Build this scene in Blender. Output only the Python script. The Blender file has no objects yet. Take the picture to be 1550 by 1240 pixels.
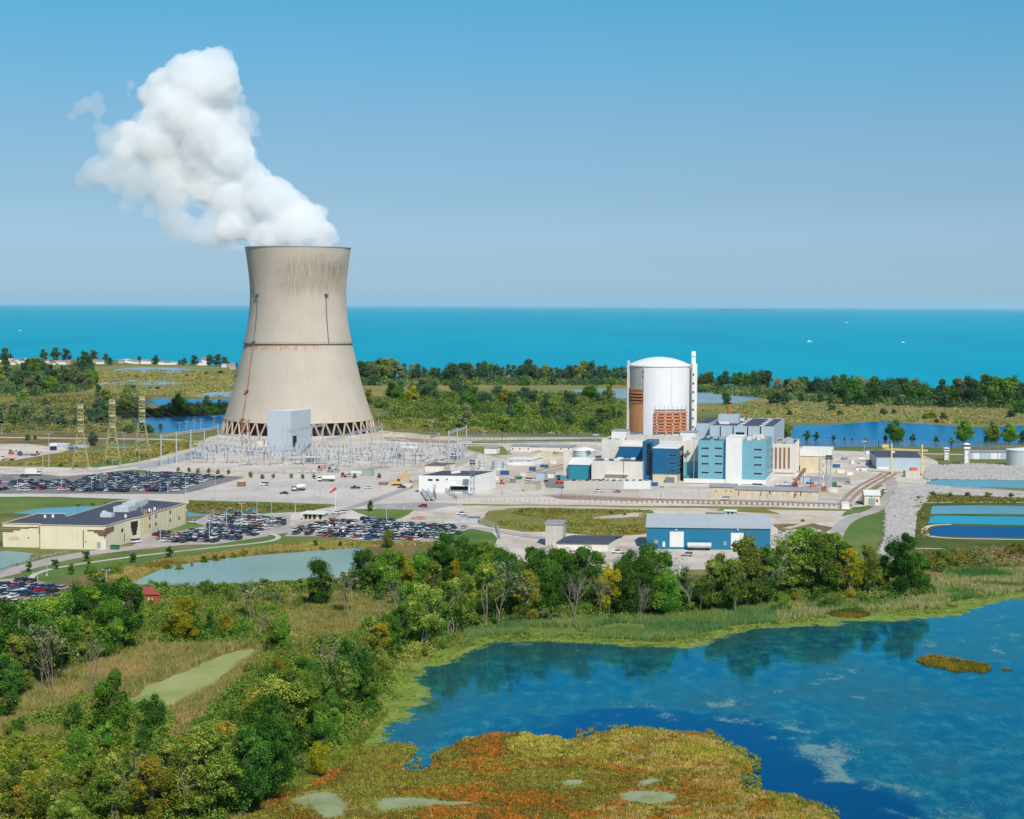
import bpy, math, random
import numpy as np
from mathutils import Vector, Matrix

random.seed(11)
rng = np.random.default_rng(11)
scene = bpy.context.scene
COL = scene.collection
PI = math.pi

# ------------------------------------------------------------------ camera
IW, IH, FPX, CAMH = 1550.0, 1240.0, 2700.0, 103.0
PITCH = math.atan((620 - 462.5) / FPX)
ROLL = math.radians(0.24)
_f = Vector((0, math.cos(PITCH), -math.sin(PITCH)))
_u0 = Vector((0, math.sin(PITCH), math.cos(PITCH)))
_r0 = Vector((1, 0, 0))
_r = _r0 * math.cos(ROLL) + _u0 * math.sin(ROLL)
_u = -_r0 * math.sin(ROLL) + _u0 * math.cos(ROLL)
CAM = Vector((0, 0, CAMH))

cam_d = bpy.data.cameras.new("camera")
cam = bpy.data.objects.new("camera", cam_d)
COL.objects.link(cam)
m = Matrix((( _r.x, _u.x, -_f.x, 0), (_r.y, _u.y, -_f.y, 0), (_r.z, _u.z, -_f.z, CAMH), (0, 0, 0, 1)))
cam.matrix_world = m
cam_d.sensor_width = 36.0
cam_d.sensor_fit = 'HORIZONTAL'
cam_d.lens = FPX / IW * 36.0
cam_d.clip_start = 1.0
cam_d.clip_end = 400000.0
scene.camera = cam


def ray(px, py):
    return _f + _r * ((px - IW / 2) / FPX) + _u * ((IH / 2 - py) / FPX)


def G(px, py, z=0.0):
    """point of the level z plane seen at photo pixel px, py"""
    d = ray(px, py)
    t = (z - CAMH) / d.z
    return CAM + d * t


def atY(px, py, y):
    d = ray(px, py)
    return CAM + d * (y / d.y)


def proj(p):
    d = Vector(p) - CAM
    w = d.dot(_f)
    return (IW / 2 + d.dot(_r) / w * FPX, IH / 2 - d.dot(_u) / w * FPX)


def ppm(p):
    return FPX / (Vector(p) - CAM).dot(_f)


def zof(p, py):
    """height above z=0 at ground point p that shows at photo row py"""
    x0, y0 = proj((p[0], p[1], 0))
    return (y0 - py) / ppm(p)


def along(p, dr, px):
    """distance t along dr from p until it shows at photo column px"""
    lo, hi = -600.0, 600.0
    f = lambda t: proj(Vector(p) + Vector(dr) * t)[0] - px
    a = f(lo)
    for _ in range(60):
        mid = (lo + hi) / 2
        if (f(mid) > 0) == (a > 0):
            lo = mid
        else:
            hi = mid
    return lo


TH = math.radians(13)
U = Vector((math.cos(TH), -math.sin(TH), 0))      # plant grid: along the fronts
V = Vector((math.sin(TH), math.cos(TH), 0))       # plant grid: away from the viewer


def lin(c):
    c = c / 255.0
    return c / 12.92 if c <= 0.04045 else ((c + 0.055) / 1.055) ** 2.4


def C(r, g, b, k=1.0):
    return (lin(r) * k, lin(g) * k, lin(b) * k, 1.0)


# ------------------------------------------------------------------ materials
MATS = {}


def newmat(name):
    mt = bpy.data.materials.new(name)
    mt.use_nodes = True
    nt = mt.node_tree
    b = nt.nodes["Principled BSDF"]
    return mt, nt, b


def N(nt, typ, **kw):
    n = nt.nodes.new(typ)
    for k, v in kw.items():
        setattr(n, k, v)
    return n


def noise(nt, vec, scale, detail=6, rough=.6, stretch=None):
    if stretch:
        mp = N(nt, "ShaderNodeMapping")
        mp.inputs["Scale"].default_value = stretch
        nt.links.new(vec, mp.inputs[0])
        vec = mp.outputs[0]
    n = N(nt, "ShaderNodeTexNoise")
    n.inputs["Scale"].default_value = scale
    n.inputs["Detail"].default_value = detail
    n.inputs["Roughness"].default_value = rough
    nt.links.new(vec, n.inputs["Vector"])
    return n.outputs["Fac"]


def ramp(nt, fac, stops, interp='LINEAR'):
    r = N(nt, "ShaderNodeValToRGB")
    r.color_ramp.interpolation = interp
    el = r.color_ramp.elements
    while len(el) < len(stops):
        el.new(0.5)
    for e, (p, c) in zip(el, stops):
        e.position = p
        e.color = c if len(c) == 4 else (*c, 1)
    nt.links.new(fac, r.inputs[0])
    return r.outputs[0]


def mix(nt, a, b, fac, typ='MIX'):
    n = N(nt, "ShaderNodeMix", data_type='RGBA', blend_type=typ)
    for sock, v in ((n.inputs[0], fac), (n.inputs[6], a), (n.inputs[7], b)):
        if hasattr(v, 'links') or isinstance(v, bpy.types.NodeSocket):
            nt.links.new(v, sock)
        else:
            sock.default_value = v
    return n.outputs[2]


def math_(nt, op, a, b=0.5, c=None, clamp=False):
    n = N(nt, "ShaderNodeMath", operation=op, use_clamp=clamp)
    for i, v in enumerate((a, b) if c is None else (a, b, c)):
        if isinstance(v, bpy.types.NodeSocket):
            nt.links.new(v, n.inputs[i])
        else:
            n.inputs[i].default_value = v
    return n.outputs[0]


def coords(nt, world=False):
    if world:
        return N(nt, "ShaderNodeNewGeometry").outputs["Position"]
    return N(nt, "ShaderNodeTexCoord").outputs["Object"]


def bump(nt, bsdf, h, strength=.3, dist=.1):
    b = N(nt, "ShaderNodeBump")
    b.inputs["Strength"].default_value = strength
    b.inputs["Distance"].default_value = dist
    nt.links.new(h, b.inputs["Height"])
    nt.links.new(b.outputs[0], bsdf.inputs["Normal"])


def M(key, rgb=None, rough=.75, var=.12, scale=.35, metal=0.0, k=.8, streak=.1, corr=None):
    """painted / concrete / metal surface with uneven weathering"""
    if key in MATS:
        return MATS[key]
    mt, nt, b = newmat(key)
    v = coords(nt)
    col = C(*rgb, k)
    n1 = noise(nt, v, scale, 8, .65)
    dark = tuple(c * (1 - var) for c in col[:3]) + (1,)
    lite = tuple(min(1, c * (1 + var)) for c in col[:3]) + (1,)
    out = ramp(nt, n1, [(.3, dark), (.7, lite)])
    if streak:
        n2 = noise(nt, v, 1.0, 5, .6, (1.2, 1.2, .06))
        s = ramp(nt, n2, [(.45, (1, 1, 1, 1)), (.8, (1 - streak * 2.2,) * 3 + (1,))])
        out = mix(nt, out, s, 1.0, 'MULTIPLY')
    nt.links.new(out, b.inputs["Base Color"])
    b.inputs["Roughness"].default_value = rough
    b.inputs["Metallic"].default_value = metal
    if corr:
        w = N(nt, "ShaderNodeTexWave", wave_type='BANDS', bands_direction='DIAGONAL')
        mp = N(nt, "ShaderNodeMapping")
        mp.inputs["Scale"].default_value = (corr, corr, 0)
        nt.links.new(v, mp.inputs[0])
        nt.links.new(mp.outputs[0], w.inputs[0])
        w.inputs["Scale"].default_value = 1
        sm = N(nt, "ShaderNodeTexWave", wave_type='BANDS', bands_direction='Z', wave_profile='SAW')
        sm.inputs["Scale"].default_value = .095
        nt.links.new(v, sm.inputs[0])
        s2 = N(nt, "ShaderNodeTexWave", wave_type='BANDS', bands_direction='X', wave_profile='SAW')
        s2.inputs["Scale"].default_value = .06
        nt.links.new(v, s2.inputs[0])
        for sk in (sm, s2):
            out = mix(nt, out, ramp(nt, sk.outputs["Fac"], [(.0, (.86, .87, .88)), (.06, (1, 1, 1))]), 1.0, 'MULTIPLY')
        nt.links.new(out, b.inputs["Base Color"])
        bump(nt, b, w.outputs["Fac"], .5, .08)
    else:
        bump(nt, b, n1, .15, .1)
    MATS[key] = mt
    return mt


def MG(key, cols, scale=.05, k=.8, fine=.6, rough=.95, stretch=None, fvar=.35, bs=.4):
    """ground cover: patches of several colours plus fine grain"""
    if key in MATS:
        return MATS[key]
    mt, nt, b = newmat(key)
    v = coords(nt, True)
    n1 = noise(nt, v, scale, 10, .62, stretch)
    k_ = len(cols)
    st = [(.3 + .4 * i / max(1, k_ - 1), C(*c, k)) for i, c in enumerate(cols)]
    base = ramp(nt, n1, st)
    n2 = noise(nt, v, fine, 6, .7)
    g = ramp(nt, n2, [(.3, (1 - fvar,) * 3 + (1,)), (.7, (1 + fvar * .5,) * 3 + (1,))])
    out = mix(nt, base, g, 1.0, 'MULTIPLY')
    if key in ('pale_gravel', 'concrete_paving', 'worn_asphalt', 'grey_road', 'asphalt_patch', 'bare_dirt'):
        # oil, damp and tyre-worn streaks
        n3 = noise(nt, v, .09, 9, .72, (1, .35, 1)); n4 = noise(nt, v, .02, 6, .6, (.5, 1, 1))
        out = mix(nt, out, ramp(nt, n3, [(.5, (1, 1, 1)), (.66, (.8, .78, .76))]), 1.0, 'MULTIPLY')
        out = mix(nt, out, ramp(nt, n4, [(.42, (1, 1, 1)), (.62, (.87, .85, .82))]), 1.0, 'MULTIPLY')
    nt.links.new(out, b.inputs["Base Color"])
    b.inputs["Roughness"].default_value = rough
    b.inputs["Specular IOR Level"].default_value = .2
    bump(nt, b, n2, bs, .4)
    MATS[key] = mt
    return mt


def water_shader(nt, b, col, rough, refl, h, wave, dist, tint=(.3, .86, 1, 1)):
    """body colour under a tinted mirror that grows towards grazing view"""
    out = nt.nodes["Material Output"]
    nt.nodes.remove(b)
    d = N(nt, "ShaderNodeBsdfDiffuse"); g = N(nt, "ShaderNodeBsdfGlossy"); fr = N(nt, "ShaderNodeFresnel"); bp = N(nt, "ShaderNodeBump")
    fr.inputs["IOR"].default_value = 1.33
    bp.inputs["Strength"].default_value = wave; bp.inputs["Distance"].default_value = dist
    nt.links.new(h, bp.inputs["Height"])
    g.inputs["Color"].default_value = tint
    for sk, v in ((d.inputs["Color"], col), (g.inputs["Roughness"], rough)):
        if isinstance(v, bpy.types.NodeSocket): nt.links.new(v, sk)
        else: sk.default_value = v
    nt.links.new(bp.outputs[0], g.inputs["Normal"]); nt.links.new(bp.outputs[0], fr.inputs["Normal"])
    ms = N(nt, "ShaderNodeMixShader")
    nt.links.new(math_(nt, 'MULTIPLY', fr.outputs[0], refl, clamp=True), ms.inputs[0])
    nt.links.new(d.outputs[0], ms.inputs[1]); nt.links.new(g.outputs[0], ms.inputs[2])
    nt.links.new(ms.outputs[0], out.inputs["Surface"])


def MW(key, rgb, rough=.12, spec=.5, k=.8, wave=.6, ws=.25, var=.15, far=False, tint=(.45, .88, 1, 1)):
    """open water: tinted body colour under a rippled gloss"""
    if key in MATS:
        return MATS[key]
    mt, nt, b = newmat(key)
    v = coords(nt, True)
    n1 = noise(nt, v, .012 if not far else .0006, 5, .6, (1, .5, 1))
    col = C(*rgb, k)
    out = ramp(nt, n1, [(.3, tuple(c * (1 - var) for c in col[:3])), (.7, tuple(c * (1 + var) for c in col[:3]))])
    if far:
        st = noise(nt, v, .004, 6, .65, (.5, .06, 1))
        out = mix(nt, out, ramp(nt, st, [(.35, (.9, .93, .95)), (.62, (1.08, 1.04, 1.03))]), 1.0, 'MULTIPLY')
    water_shader(nt, b, out, rough, spec, noise(nt, v, ws, 4, .6), wave * .5, .1, tint)
    MATS[key] = mt
    return mt


# ------------------------------------------------------------------ mesh builder
class MB:
    def __init__(s):
        s.v, s.f, s.m = [], [], []

    def add(s, vs, fs, mi=0):
        o = len(s.v)
        s.v += [tuple(x) for x in vs]
        s.f += [tuple(o + i for i in f) for f in fs]
        s.m += [mi] * len(fs)
        return s

    def obox(s, p, du, dv, z0, z1, mi=0, top=None):
        """box on corner p with horizontal edge vectors du, dv"""
        p = Vector(p); du = Vector(du); dv = Vector(dv)
        c = [p, p + du, p + du + dv, p + dv]
        s.prism([(q.x, q.y) for q in c], z0, z1, mi, top)
        return s

    def prism(s, poly, z0, z1, mi=0, top=None):
        n = len(poly)
        a = sum(poly[i][0] * poly[(i + 1) % n][1] - poly[(i + 1) % n][0] * poly[i][1] for i in range(n))
        if a < 0:
            poly = poly[::-1]
        o = len(s.v)
        s.v += [(x, y, z0) for x, y in poly] + [(x, y, z1) for x, y in poly]
        for i in range(n):
            j = (i + 1) % n
            s.f.append((o + i, o + j, o + n + j, o + n + i)); s.m.append(mi)
        s.f.append(tuple(o + n + i for i in range(n))); s.m.append(mi if top is None else top)
        s.f.append(tuple(o + n - 1 - i for i in range(n))); s.m.append(mi)
        return s

    def box(s, c, sx, sy, sz, mi=0, rot=0.0):
        """axis box centred in xy at c, standing on c.z"""
        ca, sa = math.cos(rot), math.sin(rot)
        pts = [(c[0] + ca * x - sa * y, c[1] + sa * x + ca * y) for x, y in
               ((-sx / 2, -sy / 2), (sx / 2, -sy / 2), (sx / 2, sy / 2), (-sx / 2, sy / 2))]
        return s.prism(pts, c[2], c[2] + sz, mi)

    def beam(s, a, b, w, mi=0, h=None):
        a, b = Vector(a), Vector(b)
        d = (b - a)
        if d.length < 1e-6:
            return s
        d.normalize()
        x = d.cross(Vector((0, 0, 1)))
        if x.length < 1e-3:
            x = Vector((1, 0, 0))
        x.normalize()
        y = x.cross(d)
        x = x * w / 2
        y = y * (h or w) / 2
        vs = [a - x - y, a + x - y, a + x + y, a - x + y, b - x - y, b + x - y, b + x + y, b - x + y]
        return s.add(vs, [(0, 3, 2, 1), (4, 5, 6, 7), (0, 1, 5, 4), (1, 2, 6, 5), (2, 3, 7, 6), (3, 0, 4, 7)], mi)

    def tube(s, a, b, r0, r1=None, n=6, mi=0, cap=True):
        a, b = Vector(a), Vector(b)
        r1 = r0 if r1 is None else r1
        d = (b - a)
        if d.length < 1e-6:
            return s
        d.normalize()
        x = d.cross(Vector((0, 0, 1)))
        if x.length < 1e-3:
            x = Vector((1, 0, 0))
        x.normalize()
        y = d.cross(x)
        vs, fs = [], []
        for p, r in ((a, r0), (b, r1)):
            for i in range(n):
                t = 2 * PI * i / n
                vs.append(p + x * r * math.cos(t) + y * r * math.sin(t))
        for i in range(n):
            j = (i + 1) % n
            fs.append((i, j, n + j, n + i))
        if cap:
            fs.append(tuple(range(n - 1, -1, -1)))
            fs.append(tuple(range(n, 2 * n)))
        return s.add(vs, fs, mi)

    def lathe(s, c, prof, n=32, mi=0, a0=0.0, a1=2 * PI, cap=False):
        full = abs(a1 - a0 - 2 * PI) < 1e-6
        k = n if full else n + 1
        vs, fs = [], []
        for r, z in prof:
            for i in range(k):
                t = a0 + (a1 - a0) * i / n
                vs.append((c[0] + r * math.sin(t), c[1] - r * math.cos(t), c[2] + z))
        for j in range(len(prof) - 1):
            for i in range(n):
                q = (i + 1) % k
                fs.append((j * k + i, j * k + q, (j + 1) * k + q, (j + 1) * k + i))
        if cap:
            fs.append(tuple((len(prof) - 1) * k + i for i in range(k)))
        return s.add(vs, fs, mi)

    def build(s, name, mats, parent=None, origin=None, smooth=False):
        me = bpy.data.meshes.new(name)
        o = Vector(origin) if origin is not None else (parent.location if parent is not None else Vector((0, 0, 0)))
        if parent is not None and parent.parent is not None:
            o = o + parent.parent.location
        vs = [(x - o.x, y - o.y, z - o.z) for x, y, z in s.v]
        me.from_pydata(vs, [], s.f)
        if not isinstance(mats, (list, tuple)):
            mats = [mats]
        for mt in mats:
            me.materials.append(mt)
        me.polygons.foreach_set("material_index", s.m)
        if smooth:
            me.polygons.foreach_set("use_smooth", [True] * len(s.f))
        me.update()
        ob = bpy.data.objects.new(name, me)
        COL.objects.link(ob)
        if parent is not None:
            ob.parent = parent
        elif origin is not None:
            ob.location = o
        return ob


def tag(o, label=None, cat=None, group=None, kind=None):
    if label: o["label"] = label
    if cat: o["category"] = cat
    if group: o["group"] = group
    if kind: o["kind"] = kind
    return o


def thing(name, label, cat, loc=(0, 0, 0), group=None):
    o = bpy.data.objects.new(name, None)
    o.empty_display_size = .5
    o.location = loc
    COL.objects.link(o)
    return tag(o, label, cat, group)


def solo(mb, name, mats, label, cat, origin, group=None, smooth=False):
    o = mb.build(name, mats, None, origin, smooth)
    return tag(o, label, cat, group)


ONES = "zeroth first second third fourth fifth sixth seventh eighth ninth tenth eleventh twelfth thirteenth fourteenth fifteenth sixteenth seventeenth eighteenth nineteenth".split()
TENS = {20: ("twentieth", "twenty"), 30: ("thirtieth", "thirty"), 40: ("fortieth", "forty"), 50: ("fiftieth", "fifty"), 60: ("sixtieth", "sixty"), 70: ("seventieth", "seventy"), 80: ("eightieth", "eighty"), 90: ("ninetieth", "ninety")}


def nth(n):
    if n < 20: return ONES[n]
    t, o = n // 10 * 10, n % 10
    if t > 90: return "hundredth" if n == 100 else f"{n}th"
    return TENS[t][0] if o == 0 else TENS[t][1] + "-" + ONES[o]


# value noise on arrays (for scattering and colour patches of plants)
def vnoise(x, y, scale, seed=0, octaves=3):
    tot = np.zeros_like(x, dtype=float); amp = 1.0; s = scale; norm = 0
    for o in range(octaves):
        xs, ys = x * s + seed * 17.3 + o * 31.7, y * s - seed * 9.1 + o * 11.9
        xi, yi = np.floor(xs), np.floor(ys)
        fx, fy = xs - xi, ys - yi
        fx = fx * fx * (3 - 2 * fx); fy = fy * fy * (3 - 2 * fy)
        def h(a, b):
            q = np.sin(a * 127.1 + b * 311.7 + seed * 74.7) * 43758.5453
            return q - np.floor(q)
        v = (h(xi, yi) * (1 - fx) + h(xi + 1, yi) * fx) * (1 - fy) + (h(xi, yi + 1) * (1 - fx) + h(xi + 1, yi + 1) * fx) * fy
        tot += v * amp; norm += amp; amp *= .5; s *= 2
    return tot / norm


def inpoly(x, y, poly):
    c = np.zeros(len(x), bool)
    n = len(poly)
    for i in range(n):
        x0, y0 = poly[i]; x1, y1 = poly[(i + 1) % n]
        if y0 == y1: continue
        k = (y0 > y) != (y1 > y)
        c ^= k & (x < (x1 - x0) * (y - y0) / (y1 - y0) + x0)
    return c


def polydist(x, y, line):
    d = np.full(len(x), 1e9)
    for (x0, y0), (x1, y1) in zip(line[:-1], line[1:]):
        dx, dy = x1 - x0, y1 - y0
        L = dx * dx + dy * dy + 1e-9
        t = np.clip(((x - x0) * dx + (y - y0) * dy) / L, 0, 1)
        d = np.minimum(d, np.hypot(x - x0 - t * dx, y - y0 - t * dy))
    return d


def wpoly(pp, z=0):
    return [tuple(G(a, b, z).xy) for a, b in pp]


def roughline(pts, amp, step, closed=True, seed=0):
    """subdivide a world outline and make it wander"""
    r = random.Random(seed)
    out = []
    n = len(pts)
    for i in range(n if closed else n - 1):
        a, b = Vector(pts[i]), Vector(pts[(i + 1) % n])
        L = (b - a).length
        k = max(1, min(60, int(L / step)))
        nn = Vector((-(b - a).y, (b - a).x)) / max(L, 1e-6)
        for j in range(k):
            t = j / k
            q = a.lerp(b, t)
            if j:
                w = math.sin(PI * t)
                q = q + nn * r.uniform(-amp, amp) * (.4 + .6 * w)
            out.append((q.x, q.y))
    if not closed:
        out.append(tuple(pts[-1]))
    return out


_zs = [.05]
LAID = []


def lay(pts):
    """height for a new ground sheet: just above every sheet it may overlap"""
    xs = [p[0] for p in pts]; ys = [p[1] for p in pts]
    bb = (min(xs), min(ys), max(xs), max(ys))
    z = .03 + max([q[4] for q in LAID if q[0] < bb[2] and q[2] > bb[0] and q[1] < bb[3] and q[3] > bb[1]] + [0]) - .03 + .006 if LAID else .036
    z = max(z, .036)
    LAID.append((*bb, z))
    return z


def sheet(name, pp, mat, amp=0.0, step=6, z=None, kind='structure', label=None, cat=None, world=False):
    """one level sheet of ground outlined in the photo"""
    if z is None:
        z = lay(pp if world else wpoly(pp))
    pts = pp if world else wpoly(pp, z)
    if amp:
        pts = roughline(pts, amp, step, True, (sum(map(ord, name)) * 7 + len(pp) + int(pts[0][0])) % 9973)
    me = bpy.data.meshes.new(name)
    me.from_pydata([(x, y, z) for x, y in pts], [], [tuple(range(len(pts)))])
    me.materials.append(mat)
    me.update()
    if me.polygons[0].normal.z < 0:
        me.flip_normals()
    o = bpy.data.objects.new(name, me)
    COL.objects.link(o)
    tag(o, label, cat, None, kind)
    return o


def strip(name, pp, width, mat, z=None, kind='structure', smoothn=3):
    """a road: photo centre line widened to width metres"""
    if z is None:
        z = lay(wpoly(pp))
    pts = [Vector(q) for q in wpoly(pp, z)]
    for _ in range(smoothn):
        q = [pts[0]]
        for a, b in zip(pts[:-1], pts[1:]):
            q += [a.lerp(b, .25), a.lerp(b, .75)]
        q.append(pts[-1])
        pts = q
    L, R = [], []
    for i, p in enumerate(pts):
        d = (pts[min(i + 1, len(pts) - 1)] - pts[max(i - 1, 0)]).normalized()
        nn = Vector((-d.y, d.x)) * width / 2
        L.append(p + nn); R.append(p - nn)
    n = len(pts)
    me = bpy.data.meshes.new(name)
    me.from_pydata([(p.x, p.y, z) for p in L + R], [], [(i, n + i, n + i + 1, i + 1) for i in range(n - 1)])
    me.materials.append(mat)
    me.update()
    if me.polygons[0].normal.z < 0:
        me.flip_normals()
    o = bpy.data.objects.new(name, me)
    COL.objects.link(o)
    return tag(o, kind=kind)


def big_mesh(name, co, tri, mats, attr=None, mi=None, quads=False):
    """numpy arrays straight into one mesh; attr = per-face colour rows"""
    me = bpy.data.meshes.new(name)
    nv, nf, k = len(co), len(tri), (4 if quads else 3)
    me.vertices.add(nv); me.vertices.foreach_set("co", co.astype(np.float32).ravel())
    me.loops.add(nf * k); me.loops.foreach_set("vertex_index", tri.astype(np.int32).ravel())
    me.polygons.add(nf)
    me.polygons.foreach_set("loop_start", np.arange(0, nf * k, k, dtype=np.int32))
    if not isinstance(mats, (list, tuple)): mats = [mats]
    for mt in mats: me.materials.append(mt)
    if mi is not None: me.polygons.foreach_set("material_index", mi.astype(np.int32))
    me.update(calc_edges=True)
    if attr is not None:
        for an, av in attr.items():
            if av.ndim == 1:
                a = me.attributes.new(an, 'FLOAT', 'FACE' if len(av) == nf else 'POINT')
                a.data.foreach_set("value", av.astype(np.float32))
            else:
                a = me.attributes.new(an, 'FLOAT_COLOR', 'FACE' if len(av) == nf else 'POINT')
                q = np.ones((len(av), 4), np.float32); q[:, :3] = av
                a.data.foreach_set("color", q.ravel())
    return me
# ------------------------------------------------------------------ light and sky
SUN_EL, SUN_AZ = math.radians(46), math.radians(20)       # sun behind the viewer, to the right
sd = Vector((math.sin(SUN_AZ) * math.cos(SUN_EL), -math.cos(SUN_AZ) * math.cos(SUN_EL), math.sin(SUN_EL)))
sl = bpy.data.lights.new("sun", 'SUN')
sl.energy = 4.7
sl.angle = math.radians(.53)
sl.color = (1.0, .955, .88)
so = bpy.data.objects.new("sun", sl)
COL.objects.link(so)
so.rotation_euler = sd.to_track_quat('Z', 'Y').to_euler()
so.location = (0, -50, 300)

w = bpy.data.worlds.new("World")
scene.world = w
w.use_nodes = True
nt = w.node_tree
bg = nt.nodes["Background"]
sky = nt.nodes.new("ShaderNodeTexSky")
sky.sky_type = 'NISHITA'
sky.sun_disc = False
sky.sun_elevation = SUN_EL
sky.sun_rotation = PI - SUN_AZ
sky.altitude = 100
sky.air_density = 1.0
sky.dust_density = 1.2
sky.ozone_density = 3.0
# the clear day's own tint: more cyan overhead, a paler grey blue low down
tc = nt.nodes.new("ShaderNodeTexCoord")
sep = nt.nodes.new("ShaderNodeSeparateXYZ")
nt.links.new(tc.outputs["Generated"], sep.inputs[0])
rp = nt.nodes.new("ShaderNodeValToRGB")
SKYTINT = [(0.0, (1.17, 1.62, 2.25, 1)), (.023, (.82, 1.12, 1.65, 1)), (.06, (.64, .87, 1.15, 1)), (.097, (.59, .86, 1.04, 1)), (.165, (.38, .95, 1.08, 1)), (.35, (.4, .92, 1.06, 1)), (.7, (.75, .97, 1.02, 1))]
el = rp.color_ramp.elements
while len(el) < len(SKYTINT): el.new(.5)
for e, (p_, c_) in zip(el, SKYTINT):
    e.position = p_; e.color = c_
nt.links.new(sep.outputs["Z"], rp.inputs[0])
mx = nt.nodes.new("ShaderNodeMix"); mx.data_type = 'RGBA'; mx.blend_type = 'MULTIPLY'; mx.inputs[0].default_value = 1
nt.links.new(sky.outputs[0], mx.inputs[6]); nt.links.new(rp.outputs[0], mx.inputs[7])
nt.links.new(mx.outputs[2], bg.inputs["Color"])
bg.inputs["Strength"].default_value = .1

scene.view_settings.view_transform = 'Standard'
scene.view_settings.look = 'None'
scene.view_settings.exposure = 0
scene.view_settings.gamma = 1
scene.cycles.max_bounces = 16
scene.cycles.diffuse_bounces = 3
scene.cycles.glossy_bounces = 3
scene.cycles.transmission_bounces = 3
scene.cycles.volume_bounces = 14
scene.cycles.transparent_max_bounces = 48
scene.cycles.sample_clamp_indirect = 6
# ------------------------------------------------------------------ ground, water, roads
m_ground = MG('marsh_ground', [(76, 98, 48), (110, 120, 62), (140, 136, 80), (98, 114, 58)], .016, .76, .25, stretch=(.5, 1.2, 1))
m_gravel = MG('pale_gravel', [(194, 182, 168), (212, 201, 189), (226, 217, 206), (204, 190, 174)], .04, .8, .35, fvar=.16, bs=.15)
m_tan = MG('bare_dirt', [(196, 178, 158), (214, 202, 184), (206, 184, 158)], .04, .8, .4, fvar=.15, bs=.2)
m_conc = MG('concrete_paving', [(206, 199, 192), (217, 210, 203)], .04, .8, .9, fvar=.08, bs=.1)
m_asph = MG('worn_asphalt', [(128, 126, 128), (146, 144, 144), (138, 134, 134)], .05, .75, .8, fvar=.12, bs=.1)
m_road = MG('grey_road', [(178, 171, 166), (194, 187, 182)], .06, .8, .7, fvar=.1, bs=.1)
m_lawn = MG('mown_lawn', [(80, 110, 48), (100, 126, 58), (126, 138, 72)], .03, .78, .5, fvar=.2)
m_meadow = MG('rough_meadow', [(92, 112, 44), (128, 136, 62), (146, 128, 70), (112, 128, 56), (140, 116, 62)], .05, .8, .4, fvar=.3)
m_fmarsh = MG('far_marsh_grass', [(104, 118, 66), (142, 142, 84), (128, 136, 76), (164, 144, 92), (120, 132, 72)], .014, .78, .1, stretch=(.35, 1, 1), fvar=.2)
m_dry = MG('dry_reed_ground', [(104, 96, 54), (140, 122, 74), (160, 138, 90), (92, 96, 44)], .03, .6, .5, fvar=.4)
m_weedgr = MG('wet_green_bank', [(66, 92, 40), (96, 116, 48), (120, 128, 60)], .06, .6, .6)
m_duck = MG('duckweed', [(140, 156, 84), (164, 172, 106), (178, 184, 128)], .05, .72, .5, fvar=.1, bs=.05)
m_lake = MW('lake_water', (0, 160, 188), .3, .12, .82, .25, .02, .07, far=True)
m_blue = MW('blue_pond_water', (16, 122, 180), .12, .5, .75, .5, .3)
m_pale = MW('pale_pond_water', (112, 168, 186), .2, .3, .72, .5, .3)
m_teal = MW('teal_pond_water', (50, 165, 196), .15, .3, .75, .4, .3)
m_navy = MW('navy_pond_water', (4, 78, 140), .12, .35, .7, .4, .3)
m_silt = MW('silty_pond_water', (146, 174, 168), .16, .3, .74, .5, .3)
m_rust = MG('red_brown_dirt', [(150, 110, 92), (178, 150, 130), (164, 128, 108)], .06, .75, .4, fvar=.2)

sheet('ground', [(-6000, -800), (6000, -800), (6000, 3300), (60000, 150000), (-60000, 150000), (-6000, 3300)], m_ground, z=0.0, world=True)
shore = [G(a, b) for a, b in ((-700, 552), (-100, 546), (40, 543), (160, 546), (260, 549), (350, 556), (450, 564), (560, 571), (760, 570), (900, 570), (1000, 577), (1080, 585), (1200, 590), (1330, 592), (1460, 594), (1560, 598), (2300, 612))]
lk = roughline([(p.x, p.y) for p in shore], 10, 40, False, 4)
sheet('lake', lk + [(30000, 6000), (60000, 40000), (90000, 160000), (-90000, 160000), (-60000, 40000), (-30000, 6000)], m_lake, z=.03, world=True)

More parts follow.
